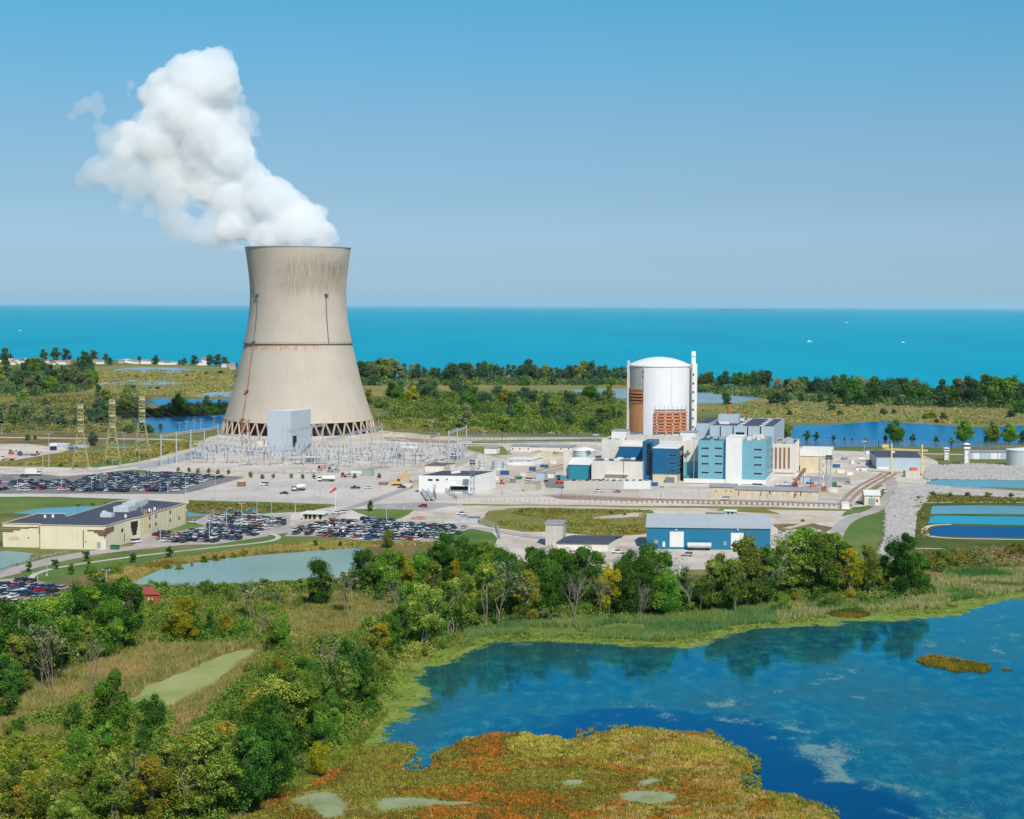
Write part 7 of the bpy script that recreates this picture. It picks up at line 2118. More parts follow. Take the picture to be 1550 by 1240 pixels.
# ------------------------------------------------------------------ steam
def ball_mesh(balls, voxel, disp):
    bm_v, bm_f = [], []
    me = bpy.data.meshes.new('steam')
    import bmesh
    bm = bmesh.new()
    for x, y, z, r, sq in balls:
        mtx = Matrix.Translation((x, y, z)) @ Matrix.Diagonal((r, r * sq, r, 1))
        bmesh.ops.create_icosphere(bm, subdivisions=3, radius=1, matrix=mtx)
    bm.to_mesh(me); bm.free()
    ob = bpy.data.objects.new('steam', me); COL.objects.link(ob)
    rm = ob.modifiers.new('r', 'REMESH'); rm.mode = 'VOXEL'; rm.voxel_size = voxel
    for size, st, hard in disp:
        tx = bpy.data.textures.new('billow', 'CLOUDS'); tx.noise_scale = size; tx.noise_depth = 3
        tx.noise_type = 'HARD_NOISE' if hard else 'SOFT_NOISE'
        d = ob.modifiers.new('d', 'DISPLACE'); d.texture = tx; d.strength = st; d.mid_level = .45; d.texture_coords = 'GLOBAL'
    rm = ob.modifiers.new('s', 'REMESH'); rm.mode = 'VOXEL'; rm.voxel_size = voxel * .8
    dg = bpy.context.evaluated_depsgraph_get()
    nm = bpy.data.meshes.new_from_object(ob.evaluated_get(dg))
    bpy.data.objects.remove(ob)
    return nm


def steam_mat(key, dens, aniso=.0):
    mt, nt, b = newmat(key)
    nt.nodes.remove(b)
    vol = N(nt, "ShaderNodeVolumePrincipled")
    vol.inputs["Color"].default_value = (.989, .990, .995, 1)
    vol.inputs["Density"].default_value = dens
    vol.inputs["Anisotropy"].default_value = aniso
    nt.links.new(vol.outputs[0], nt.nodes["Material Output"].inputs["Volume"])
    mt.cycles.homogeneous_volume = True
    return mt


def steam_balls(rows, shrink=1.0, seed=1, jit=.0):
    r = random.Random(seed); out = []
    for x, y, rad, dy in rows:
        p = atY(x, y, YT + dy)
        out.append((p.x + r.uniform(-jit, jit), p.y, p.z + r.uniform(-jit, jit), rad * shrink / ppm(p), .9))
    return out

CORE = [(509, 363, 13, 0), (400, 370, 18, 0), (415, 352, 34, 0), (452, 346, 36, -10), (484, 352, 32, 0), (440, 330, 44, 10), (400, 345, 38, 10), (470, 330, 30, 0), (500, 358, 17, 0), (485, 325, 18, 5),
        (438, 288, 17, 0), (430, 310, 34, 10), (460, 312, 22, 0), (410, 300, 42, 0), (372, 335, 40, 10), (350, 345, 30, 0), (395, 365, 22, 0), (360, 300, 48, 10),
        (385, 265, 30, 0), (330, 270, 50, 15), (350, 235, 42, 0), (300, 240, 52, 10), (365, 210, 24, 10), (310, 200, 50, 0), (270, 215, 46, 15), (235, 215, 42, 0), (205, 215, 34, 10), (190, 225, 26, 0),
        (230, 185, 30, 0), (275, 170, 52, 0), (325, 175, 46, 10), (345, 195, 26, 0), (262, 135, 46, 10), (300, 130, 52, 0), (335, 120, 38, -5), (245, 145, 40, 5), (330, 100, 36, 0), (300, 98, 32, 5), (272, 102, 30, 0), (318, 92, 26, 5), (345, 140, 26, 0), (238, 125, 24, 0), (350, 105, 20, 0),
        (270, 255, 40, 10), (305, 285, 26, 0), (250, 250, 30, 0)]
THIN = [(262, 296, 30, 0), (262, 328, 24, 0), (300, 354, 20, 0), (284, 336, 15, 0), (316, 336, 16, 0), (298, 306, 13, 0), (324, 318, 16, 0), (270, 350, 18, 0), (330, 355, 26, 0), (240, 270, 30, 0), (215, 260, 28, 0), (185, 262, 24, 0), (160, 258, 22, 0), (140, 262, 18, 0), (130, 272, 12, 0), (205, 290, 22, 0), (250, 305, 22, 0), (250, 352, 12, 0), (180, 240, 24, 0), (165, 215, 20, 0), (170, 285, 12, 0), (365, 175, 20, 0), (375, 195, 16, 0), (190, 200, 22, 0), (362, 150, 12, 0), (345, 372, 14, 0)]
WISP = [(144, 150, 12, 0), (132, 156, 15, 0), (120, 164, 14, 0), (108, 176, 11, 0), (150, 165, 12, 0), (146, 172, 10, 0), (152, 190, 10, 0), (160, 205, 14, 0), (150, 260, 26, 0), (130, 268, 18, 0), (200, 130, 9, 0), (192, 140, 8, 0), (190, 310, 16, 0), (225, 320, 14, 0), (380, 180, 14, 0), (390, 205, 10, 0), (380, 230, 14, 0), (330, 374, 12, 0)]
stp = Vector((ct.x, ct.y, zt))
sp_o = thing('steam_plume', 'billowing white steam plume drifting up and left from the cooling tower', 'steam', stp)
for nm_, rows, shr, vox, disp, den in (('dense_steam', CORE, .95, 1.7, ((24, 8, True), (10, 6.0, True), (4.2, 3.0, True)), .11), ('steam_veil', THIN + [q_ for q_ in CORE if q_[0] < 300 and q_[1] > 160] + [(345, 330, 30, 0), (340, 290, 34, 0)], 1.05, 2.4, ((26, 12, True), (9, 5, True), (4, 2, False)), .035), ('steam_wisp', THIN + WISP, 1.0, 1.8, ((16, 4.5, True), (6, 2.2, True)), .04)):
    me = ball_mesh(steam_balls(rows, shr, 3, 1.5), vox, disp)
    co = np.empty(len(me.vertices) * 3); me.vertices.foreach_get("co", co); co = co.reshape(-1, 3)
    # keep the cloud out of the concrete: squeeze everything at the mouth inside the rim
    lowz = co[:, 2] < zt + 2
    rad = np.hypot(co[:, 0] - ct.x, co[:, 1] - ct.y); lim = prof_r(zt) - 1.2
    inside = lowz & (rad < lim * 1.35)
    s_ = np.where(inside & (rad > lim), lim / np.maximum(rad, .1), 1)
    co[:, 0] = ct.x + (co[:, 0] - ct.x) * s_; co[:, 1] = ct.y + (co[:, 1] - ct.y) * s_
    if nm_ != 'steam_wisp':
        co[:, 2] = np.where(inside, np.maximum(co[:, 2], zt - 7), co[:, 2])
    co -= np.array(stp)
    me.vertices.foreach_set("co", co.ravel()); me.materials.clear(); me.materials.append(steam_mat(nm_, den)); me.name = nm_; me.update()
    ob = bpy.data.objects.new(nm_, me); COL.objects.link(ob); ob.parent = sp_o
MB().lathe(Vector((ct.x, ct.y, zt - 7.2)), [(.01, 0), (prof_r(zt) - 1.3, 0), (prof_r(zt) - 1.3, 7.6), (.01, 7.9)], 64).build('dense_steam', MATS.setdefault('ds', bpy.data.materials['dense_steam']), sp_o)

# ------------------------------------------------------------------ substation
def gantry(pts, label, w=1.0, mat=None):
    """row of steel masts (photo foot x, foot y, head y) carrying one lattice beam"""
    P0 = G(pts[0][0], pts[0][1])
    o = thing('substation_gantry', label, 'gantry', P0, None)
    tops = []
    for x, by, ty in pts:
        p = G(x, by); z = zof(p, ty); tops.append(Vector((p.x, p.y, z)))
        MB().tube((p.x, p.y, 0), (p.x, p.y, z), w * .5, w * .36, 8).build('mast', mat or m_steel, o)
    mb = MB()
    for a, b_ in zip(tops[:-1], tops[1:]):
        a = a - Vector((0, 0, .8)); b_ = b_ - Vector((0, 0, .8))
        n_ = max(3, int((b_ - a).length / 3))
        mb.beam(a, b_, .35); mb.beam(a - Vector((0, 0, 1.3)), b_ - Vector((0, 0, 1.3)), .35)
        for k in range(n_):
            q0, q1 = a.lerp(b_, k / n_), a.lerp(b_, (k + 1) / n_)
            mb.beam(q0, q1 - Vector((0, 0, 1.3)), .2); mb.beam(q1, q1 - Vector((0, 0, 1.3)), .2)
    mb.build('beam', mat or m_steel, o)
    return tops

g1 = gantry([(244, 706, 657), (267, 701, 653), (289, 698, 650), (309.5, 693, 648), (330, 685, 643)], 'white steel gantry of five masts at the left end of the substation')
g2 = gantry([(436, 698, 650), (472, 690, 643), (489, 685, 640)], 'steel gantry of three masts beside the grey cube building')
g3 = gantry([(495, 711, 661), (514, 707, 658.5), (531, 701, 653.5), (547, 697, 649), (563, 690, 646), (578, 682, 642)], 'long steel gantry of six masts in the middle of the substation')
g4 = gantry([(650, 702, 659), (665, 690, 655)], 'short steel gantry of two masts behind the gatehouse')
g5 = gantry([(679, 700, 652), (692, 697, 648), (706, 687, 644)], 'tall steel gantry of three masts with one rusty leg, right end of substation')

# low bus structures: posts with a table beam and insulators
def bus_support(P, w_, h, d_, kind):
    o = thing('bus_support', None, 'bus support', P)
    mb = MB()
    if kind == 0:
        for a in (-w_ / 2, 0, w_ / 2):
            mb.beam((P.x + a, P.y, 0), (P.x + a, P.y, h), .2)
        mb.beam((P.x - w_ / 2 - .5, P.y, h), (P.x + w_ / 2 + .5, P.y, h), .26)
    elif kind == 1:
        for a in (-w_ / 2, w_ / 2):
            for c in (-d_ / 2, d_ / 2): mb.beam((P.x + a, P.y + c, 0), (P.x + a, P.y + c, h), .2)
        mb.box((P.x, P.y, h), w_ + .8, d_ + .6, .3)
        for a in (-w_ / 3, 0, w_ / 3): mb.tube((P.x + a, P.y, h + .45), (P.x + a, P.y, h + 2.2), .22, .16, 6)
    else:
        mb.tube((P.x, P.y, 0), (P.x, P.y, h), .17, .14, 6)
        mb.tube((P.x, P.y, h), (P.x, P.y, h + 1.6), .24, .14, 6)
    mb.build('frame', M('bus_steel', (206, 208, 212), .5, .1, .6, streak=.05, metal=.1) if kind != 2 else m_steeld, o)
    if kind == 0:
        ib = MB()
        for a in (-w_ / 2, 0, w_ / 2): ib.tube((P.x + a, P.y, h + .2), (P.x + a, P.y, h + 1.9), .24, .16, 6)
        ib.build('insulator', m_steeld, o)
    return o
r_ = random.Random(77)
zones = [([(345, 676), (430, 690), (490, 704), (420, 708), (330, 705), (300, 700)], 62), ([(450, 690), (500, 688), (640, 690), (645, 706), (560, 712), (450, 706)], 84), ([(655, 690), (705, 688), (705, 698), (650, 704)], 24), ([(340, 668), (400, 668), (402, 676), (350, 680)], 8), ([(290, 682), (330, 680), (330, 695), (300, 700)], 10), ([(580, 676), (645, 680), (640, 690), (580, 690)], 12)]
sp_list = []
for poly, n_ in zones:
    c = 0
    while c < n_:
        x, y = r_.uniform(min(p[0] for p in poly), max(p[0] for p in poly)), r_.uniform(min(p[1] for p in poly), max(p[1] for p in poly))
        if not inpoly(np.array([x]), np.array([y]), poly)[0]: continue
        P = G(x, y); P.z = 0
        if any((P - q_).length < 4.5 for q_ in sp_list): continue
        kd = r_.choice((0, 0, 1, 2, 2)); sp_list.append(P)
        o = bus_support(P, r_.uniform(5, 9), r_.uniform(4.5, 8.5) if kd != 1 else r_.uniform(4, 5.5), r_.uniform(2, 4), kd)
        o["label"] = ('grey portal bus support with insulators on its beam in the substation gravel', 'grey four-legged table bus support in the substation gravel', 'single grey post insulator standing in the substation gravel')[kd]
        o["group"] = ('portal bus supports', 'table bus supports', 'single insulator posts')[kd]
        c += 1
# transformers and tubular buses
for i, (x, y, w_) in enumerate(((600, 694, 8), (380, 690, 7), (470, 700, 6), (690, 696, 7))):
    P = G(x, y); P.z = 0
    o = thing('transformer', f'grey ribbed transformer with bushings, {nth((2, 1, 1, 2)[i] if False else [380, 470, 600, 690].index(x) + 1)} from left in the substation', 'transformer', P, 'substation transformers')
    MB().box(P, w_, 4, 4.2).build('tank', m_tank, o)
    mb = MB()
    for k in range(9): mb.box((P.x - w_ / 2 + .5 + k * (w_ - 1) / 8, P.y - 2.5, .6), .25, .9, 3)
    mb.build('radiator', m_steeld, o)
    for a in (-w_ / 3, 0, w_ / 3): MB().tube((P.x + a, P.y, 4.21), (P.x + a * 1.3, P.y, 7), .3, .18, 8).build('bushing', m_brown, o)
for i, (x0, y0, x1, y1, h) in enumerate(((455, 700, 640, 688, 7), (460, 706, 600, 702, 6), (340, 690, 430, 694, 7), (660, 700, 700, 690, 8), (500, 694, 640, 696, 9))):
    a, b_ = G(x0, y0), G(x1, y1)
    solo(MB().tube(a + Vector((0, 0, h)), b_ + Vector((0, 0, h)), .16, .16, 6).tube(a, a + Vector((0, 0, h)), .2, .2, 6).tube(b_, b_ + Vector((0, 0, h)), .2, .2, 6), 'bus_bar', m_steel, f'thin grey tubular bus bar on two posts, {nth(i + 1)} of those crossing the substation', 'bus bar', a, 'tubular bus bars')


m_fence = M('fence_wire_grey', (128, 126, 128), .7, .1, .5, streak=0)


def fence(name, label, pts, h, sp, mat, rails=3, post=.16, mesh=False):
    P0 = G(*pts[0]); o = thing(name, label, 'fence', P0)
    pw = [G(*q_) for q_ in pts]
    mp, mr = MB(), MB()
    for a, b_ in zip(pw[:-1], pw[1:]):
        L = (b_ - a).length; n_ = max(1, int(L / sp))
        for k in range(n_ + 1):
            q_ = a.lerp(b_, k / n_); mp.beam((q_.x, q_.y, 0), (q_.x, q_.y, h), post)
        for j in range(rails):
            z = h * (j + 1) / rails - .1; (mp if j == rails - 1 or j == 0 else mr).beam((a.x, a.y, z), (b_.x, b_.y, z), .1)
        if mesh:
            n2 = int(L / .9)
            for k in range(n2):
                q_ = a.lerp(b_, k / n2); mr.beam((q_.x, q_.y, .05), (q_.x, q_.y, h - .05), .1)
    mp.build('posts' if False else 'post_line', mat, o); mr.build('wire_panel', mat, o)
fence('security_fence', 'tall grey security fence before the wood behind the substation', [(700, 667), (760, 668), (912, 669)], 6.5, 3.0, m_fence, 5, .34, True)
fence('security_fence', 'tall grey security fence between the site and the blue pond', [(1211, 676), (1330, 678), (1440, 680), (1570, 681)], 5.5, 3.0, m_fence, 5, .3, True)
fence('security_fence', 'long wire fence across the front of the site beside the stone barrier', [(640, 757), (760, 752), (850, 752), (1000, 757), (1150, 759), (1290, 765)], 4, 4, m_steel, 4, .16, True)
fence('security_fence', 'wire fence along the front of the substation', [(255, 712), (330, 712), (430, 718), (560, 718), (630, 712)], 3.2, 4, m_steel, 4, .14, True)
fence('security_fence', 'pale fence on the ditch side behind the far car park', [(210, 710), (255, 702), (300, 691), (346, 678)], 4, 4, m_steel, 3, .16, True)
fence('security_fence', 'low wire fence by the pond corner of the crowded car park', [(690, 793), (725, 794), (752, 800), (757, 816)], 3, 3, m_steel, 3, .14, True)
fence('guard_rail', 'pale guard rail along the road at the lower left', [(0, 868), (26, 856), (60, 845), (100, 837)], .9, 3, m_steel, 2, .2)
fence('guard_rail', 'dark guard rail at the right end of the far car park', [(275, 749), (300, 742), (312, 739)], 1.2, 3, m_steeld, 2, .2)
# stone blocks of the vehicle barrier
sb_l = [(680, 762), (760, 757), (850, 760), (960, 762), (1060, 762), (1150, 764), (1290, 769)]
k = 0
pw = [G(*q_) for q_ in sb_l]
for a, b_ in zip(pw[:-1], pw[1:]):
    n_ = int((b_ - a).length / 2.6)
    for i in range(n_):
        q_ = a.lerp(b_, i / n_); k += 1
        mb = MB().box(q_, 1.5 + r_.uniform(-.2, .2), 1.1, 1.25 + r_.uniform(-.15, .2), 0, r_.uniform(-.2, .2))
        solo(mb, 'barrier_block', m_concw, 'pale stone block in the vehicle barrier row along the site front', 'barrier block', q_, 'vehicle barrier blocks')
        if k >= 110: break

# ------------------------------------------------------------------ transmission towers and wires
m_pylon = M('pylon_khaki', (186, 176, 128), .6, .08, .4, streak=.05)
PYL = [(122, 712, 612), (170, 706, 605.5), (215, 694, 600)]
heads = []
for i, (x, by, ty) in enumerate(PYL):
    P = G(x, by); P.z = 0; z = zof(P, ty); s_ = 1 / ppm(P)
    o = thing('transmission_tower', f'khaki lattice transmission tower, {("left", "middle", "right")[i]} one of three beyond the far car park', 'pylon', P, None)
    bw, ww, hw = 12.5 * s_, 4.4 * s_, 4.2 * s_
    zw_ = z * .58
    ca, sa = math.cos(.35), math.sin(.35)
    rot = lambda a, c: (P.x + a * ca - c * sa, P.y + a * sa + c * ca)
    for j, (a, c) in enumerate(((-1, -1), (1, -1), (1, 1), (-1, 1))):
        mb = MB(); q0 = rot(a * bw, c * bw * .8); q1 = rot(a * ww, c * ww)
        mb.beam((*q0, 0), (*q1, zw_), .28); mb.build('leg', m_pylon, o)
    mb = MB(); cn = ((-1, -1), (1, -1), (1, 1), (-1, 1))
    for lv_ in range(4):
        t0, t1 = lv_ / 4, (lv_ + 1) / 4
        for j in range(4):
            a, b_ = cn[j], cn[(j + 1) % 4]
            f0, f1 = bw + (ww - bw) * t0, bw + (ww - bw) * t1
            if lv_: mb.beam((*rot(a[0] * f0, a[1] * f0 * .85), zw_ * t0), (*rot(b_[0] * f0, b_[1] * f0 * .85), zw_ * t0), .2)
            if lv_ >= 1: mb.beam((*rot(a[0] * f0, a[1] * f0 * .85), zw_ * t0), (*rot(b_[0] * f1, b_[1] * f1 * .85), zw_ * t1), .2)
    k = 7
    for lv_ in range(k):
        za, zb_ = zw_ + (z - zw_) * lv_ / k, zw_ + (z - zw_) * (lv_ + 1) / k
        for j in range(4):
            a, b_ = cn[j], cn[(j + 1) % 4]
            mb.beam((*rot(a[0] * ww, a[1] * ww), za), (*rot(a[0] * hw, a[1] * hw), zb_), .24)
            mb.beam((*rot(a[0] * ww, a[1] * ww), za), (*rot(b_[0] * hw, b_[1] * hw), zb_), .26); mb.beam((*rot(a[0] * ww, a[1] * ww), zb_), (*rot(b_[0] * hw, b_[1] * hw), zb_), .3)
    mb.build('lattice', m_pylon, o)
    lv3 = []
    for f_ in (.60, .77, .96):
        za = z * f_; arm = 5.2
        ab = MB()
        for s2 in (-1, 1):
            q0 = rot(s2 * arm * .35, s2 * arm); ab.beam((*rot(s2 * ww, -ww), za), (q0[0], q0[1], za + .5), .3); ab.beam((*rot(s2 * ww, ww), za), (q0[0], q0[1], za + .5), .3)
            lv3.append(Vector((q0[0], q0[1], za + .3)))
        ab.beam((*rot(-ww, -ww), za), (*rot(ww, -ww), za), .55, 0, 1.4)
        ab.build('crossarm', m_pylon, o)
    heads.append(lv3)
def wire(pts, label, sag=6, r=.03, gp='power lines'):
    mb = MB()
    for a, b_ in zip(pts[:-1], pts[1:]):
        pr = None
        for k in range(17):
            t = k / 16; q_ = a.lerp(b_, t) - Vector((0, 0, sag * 4 * t * (1 - t)))
            if pr is not None: mb.beam(pr, q_, r * 2)
            pr = q_
    solo(mb, 'power_line', m_steeld, label, 'power line', pts[0], gp)
for i, hd in enumerate(heads):
    for j, q_ in enumerate(hd):
        lft = Vector((q_.x - 230, q_.y + 40 + i * 12, q_.z - 2))
        rgt = g1[min(4, 2 * (j % 3))] if i < 2 else g1[(j % 3) + 2]
        wire([lft, q_, rgt], f'{("lower", "middle", "upper")[j // 2]} {("near", "far")[j % 2]} wire of the {("left", "middle", "right")[i]} transmission tower', 5)
for i, (gt, hx, hy, hh) in enumerate(((g3, 452, 690, 30), (g5, 640, 690, 20))):
    for k in range(3):
        a = gt[k % len(gt)]; b_ = g2[k % 3] if i == 0 else g3[3 + k]
        wire([a, b_], f'slack conductor between gantries, {nth(k + 1)} from left {"before the grey cube building" if i == 0 else "at the right of the substation"}', 2.5)

# ------------------------------------------------------------------ lamps and poles
def lamp(x, by, ty, arm, where):
    P = G(x, by); P.z = 0; z = zof(P, ty)
    o = thing('street_lamp', where, 'lamp post', P, 'lamp posts of the plant')
    MB().tube(P, P + Vector((0, 0, z)), .2, .12, 8).build('pole', m_steel, o)
    MB().box(P, .7, .7, .7).build('footing', m_concw, o)
    hb = MB()
    if arm == 'T':
        hb.beam(P + Vector((-1.3, 0, z)), P + Vector((1.3, 0, z)), .16)
        for s_ in (-1.3, 1.3): hb.box(P + Vector((s_, 0, z + .02)), .9, .5, .3)
    elif arm == 'F':
        hb.lathe(P + Vector((0, 0, z - .3)), [(.3, 0), (1.3, .2), (1.3, .5), (.3, .7)], 8)
        for k in range(4): hb.box(P + Vector((1.3 * math.cos(k * 1.57), 1.3 * math.sin(k * 1.57), z + .05)), .9, .9, .7)
    else:
        s_ = -1 if arm == 'L' else 1
        hb.beam(P + Vector((0, 0, z)), P + Vector((s_ * 1.8, 0, z + .5)), .14); hb.box(P + Vector((s_ * 2.1, 0, z + .4)), 1.1, .5, .25)
    hb.build('lamp_head', m_steel, o)
lamps = [(215, 809, 761, 'T', 'tall lamp post against the right wall of the beige building'), (242.6, 819, 787, 'T', 'lamp post at the front of the car park by the beige building'), (317, 818, 778, 'R', 'lamp post in front of the second car park, below the pale pond'), (343, 800, 770, 'R', 'lamp post with an arm in the middle of the second car park'), (366, 797, 762, 'T', 'lamp post right of the middle of the second car park'), (389, 788, 758, 'T', 'left of two tall lamp posts on the lawn behind the second car park'), (411, 788, 758, 'T', 'right of two tall lamp posts on the lawn behind the second car park'), (447, 777, 762, 'R', 'lamp post with an arm left of the entry canopy'), (671, 797, 773, 'T', 'lamp post on bare earth behind the crowded car park'), (585, 790, 770, 'T', 'lamp post on the lawn island behind the crowded car park'), (611, 770, 753, 'T', 'lamp post on the asphalt right of the lone dense tree'),
         (326, 757, 720, 'T', 'tall lamp post on the road right of the far car park'), (552, 745, 710, 'T', 'lamp post right of the parked dark pickup'), (410, 737, 717, 'T', 'lamp post at the left of the concrete apron'), (477, 752, 725, 'T', 'lamp post in the middle of the concrete apron'), (485, 760, 738, 'T', 'lamp post at the front edge of the concrete apron'), (516, 739, 722, 'T', 'lamp post near the white tanker truck'), (26.5, 742, 722, 'T', 'leftmost lamp post of the far car park front'), (93, 742, 721, 'T', 'second lamp post from left along the far car park front'), (139, 743, 722, 'T', 'third lamp post from left along the far car park front'), (175.5, 744, 722, 'T', 'fourth lamp post from left along the far car park front'), (281, 748, 723, 'T', 'lamp post at the right corner of the far car park front'), (254, 745, 730, 'T', 'short lamp post near the right of the far car park front'), (146, 730, 708, 'T', 'lamp post between far car park and transmission towers'), (224, 727, 712, 'T', 'lamp post amid the rear rows of the far car park'), (170, 715, 697, 'R', 'lamp post under the middle transmission tower'), (211, 699, 682, 'L', 'curved lamp post under the right transmission tower'), (197, 717, 697, 'R', 'lamp post on the lawn before the ditch'), (65, 712, 686, 'T', 'left of two plain poles behind the white box truck'), (74, 710, 657, 'T', 'tallest pole behind the white box truck'), (188, 689, 655, 'T', 'plain pole between middle and right transmission towers'), (3, 658, 643, 'R', 'lamp post on the far road at the left edge'), (39, 720, 700, 'R', 'lamp post beside the white box truck'), (118, 676, 668, 'R', 'small lamp post by the pale containers'), (57, 890, 868, 'T', 'lamp post over the lower left car park'), (161, 880, 863, 'T', 'white lamp post above the marsh trees by the pale pond'), (71, 872, 854, 'T', 'lamp post beside the path at the lower left'),
         (901, 725, 659, 'F', 'tall floodlight mast left of the cream workshop'), (1050, 731, 664, 'F', 'tall floodlight mast before the teal link building'), (1308, 684, 669, 'F', 'floodlight mast on the grass before the blue pond'), (833, 668, 656, 'F', 'pale mast before the far security fence'), (770, 690, 664, 'T', 'pole at the left end of the long low hut'), (733, 667, 653, 'T', 'pole by the left end of the far security fence'), (654, 652, 636, 'T', 'left of two bare poles behind the substation'), (683, 650, 632, 'T', 'right of two bare poles behind the substation'), (696, 648, 633, 'T', 'thin bare pole above the right gantry'), (573, 640, 628, 'T', 'short pole at the right foot of the cooling tower'), (272, 655, 640, 'T', 'first pole on the pond bank left of the tower'), (282, 653, 638, 'T', 'second pole on the pond bank left of the tower'), (294, 652, 636, 'T', 'third pole on the pond bank left of the tower'), (304, 650, 635, 'T', 'fourth pole on the pond bank left of the tower'), (324, 648, 631, 'T', 'pole nearest the left foot of the tower')]
for a in lamps: lamp(*a)
P = G(508, 777); z = zof(P, 738)
o = thing('wind_sock', 'red orange wind sock on a white pole at the apron edge', 'wind sock', P)
MB().tube(P, P + Vector((0, 0, z)), .2, .12, 8).build('pole', m_white, o)
MB().tube(P + Vector((.2, 0, z - .3)), P + Vector((-3.0, .5, z - 2.6)), .75, .35, 10).build('sock', M('wind_sock_red', (240, 70, 40), .7, .05, .5, streak=0), o)

# ------------------------------------------------------------------ vehicles
def car_mesh(kind, paint):
    """a small road vehicle, nose along +y, standing on z=0"""
    mb = MB()
    L, Wd, hb, ht = {'sedan': (4.7, 1.82, .92, 1.45), 'suv': (4.8, 1.92, 1.08, 1.78), 'pickup': (5.6, 1.98, 1.08, 1.85), 'van': (5.2, 2.0, 1.15, 2.05)}[kind]
    prof = {'sedan': [(-.5, .35), (-.5, .82), (-.47, .95), (-.28, .95), (.2, .95), (.44, .84), (.5, .7), (.5, .35)],
            'suv': [(-.5, .4), (-.5, .98), (-.48, 1.08), (.18, 1.08), (.44, 1.0), (.5, .85), (.5, .4)],
            'pickup': [(-.5, .5), (-.5, 1.08), (.2, 1.08), (.46, 1.02), (.5, .9), (.5, .45)],
            'van': [(-.5, .4), (-.5, 1.15), (.3, 1.15), (.47, .98), (.5, .8), (.5, .4)]}[kind]
    n = len(prof)
    vs = [(-Wd / 2 * (1 if z < .9 else .97), y * L, z) for y, z in prof] + [(Wd / 2 * (1 if z < .9 else .97), y * L, z) for y, z in prof]
    fs = [tuple(range(n - 1, -1, -1)), tuple(range(n, 2 * n))] + [(i, (i + 1) % n, n + (i + 1) % n, n + i) for i in range(n)]
    mb.add(vs, fs, 0)
    y0, y1, y2, y3 = {'sedan': (-.36, -.22, .06, .22), 'suv': (-.48, -.42, .08, .22), 'pickup': (-.06, -.04, .16, .27), 'van': (-.49, -.46, .22, .36)}[kind]
    a, c = Wd / 2 * .95, Wd / 2 * .8
    vs = [(-a, y0 * L, hb + .02), (a, y0 * L, hb + .02), (a, y3 * L, hb + .02), (-a, y3 * L, hb + .02), (-c, y1 * L, ht - .06), (c, y1 * L, ht - .06), (c, y2 * L, ht - .06), (-c, y2 * L, ht - .06)]
    mb.add(vs, [(0, 1, 5, 4), (1, 2, 6, 5), (2, 3, 7, 6), (3, 0, 4, 7)], 1)
    vs = [(-c, y1 * L, ht - .055), (c, y1 * L, ht - .055), (c, y2 * L, ht - .055), (-c, y2 * L, ht - .055), (-c * .95, y1 * L * .97, ht), (c * .95, y1 * L * .97, ht), (c * .95, y2 * L * .95, ht), (-c * .95, y2 * L * .95, ht)]
    mb.add(vs, [(4, 5, 6, 7), (0, 1, 5, 4), (1, 2, 6, 5), (2, 3, 7, 6), (3, 0, 4, 7)], 0)
    if kind == 'pickup':
        mb.add([(-a * .9, -.49 * L, hb + .012), (a * .9, -.49 * L, hb + .012), (a * .9, y0 * L - .1, hb + .012), (-a * .9, y0 * L - .1, hb + .012)], [(0, 1, 2, 3)], 2)
    for sx in (-1, 1):
        for wy in (-.31, .31):
            mb.tube((sx * (Wd / 2 - .2), wy * L, .34), (sx * (Wd / 2 + .02), wy * L, .34), .34, .34, 10, 2)
        mb.add([(sx * .55 - .22, .5 * L + .01, .62), (sx * .55 + .22, .5 * L + .01, .62), (sx * .55 + .22, .5 * L + .01, .76), (sx * .55 - .22, .5 * L + .01, .76)], [(0, 1, 2, 3)], 3)
        mb.add([(sx * .6 - .2, -.5 * L - .01, .68), (sx * .6 + .2, -.5 * L - .01, .68), (sx * .6 + .2, -.5 * L - .01, .86), (sx * .6 - .2, -.5 * L - .01, .86)], [(0, 3, 2, 1)], 4)
    return mb
def paintmat(key, rgb, k=.8):
    mt, nt, b = newmat(key)
    b.inputs["Base Color"].default_value = C(*rgb, k); b.inputs["Roughness"].default_value = .3; b.inputs["Coat Weight"].default_value = .6; b.inputs["Coat Roughness"].default_value = .05
    MATS[key] = mt; return mt
PAINTS = {'white': (238, 238, 238), 'black': (24, 26, 32), 'dark grey': (66, 70, 78), 'silver': (176, 180, 186), 'dark blue': (30, 44, 84), 'red': (186, 30, 36), 'maroon': (92, 26, 38), 'blue': (40, 96, 156), 'tan': (170, 152, 128), 'green': (40, 84, 80)}
PW = [('white', 26), ('black', 17), ('dark grey', 15), ('silver', 18), ('dark blue', 13), ('red', 6), ('maroon', 4), ('blue', 5), ('tan', 2), ('green', 3)]
m_lampw = M('headlamp', (230, 232, 236), .2, .02, 1, streak=0); m_lampr = M('tail_lamp', (150, 20, 24), .3, .05, 1, streak=0)
CARM = {}
for c_, rgb in PAINTS.items():
    pm = paintmat('paint_' + c_.replace(' ', '_'), rgb)
    for kd in ('sedan', 'suv', 'pickup', 'van'):
        tmp = car_mesh(kd, pm).build('car', [pm, m_glass, m_tyre, m_lampw, m_lampr], None, (0, 0, 0))
        CARM[kd, c_] = tmp.data; bpy.data.objects.remove(tmp)
LT = math.radians(20)
LU = Vector((math.cos(LT), -math.sin(LT), 0)); LV = Vector((math.sin(LT), math.cos(LT), 0))
r_ = random.Random(99)
CARS = []
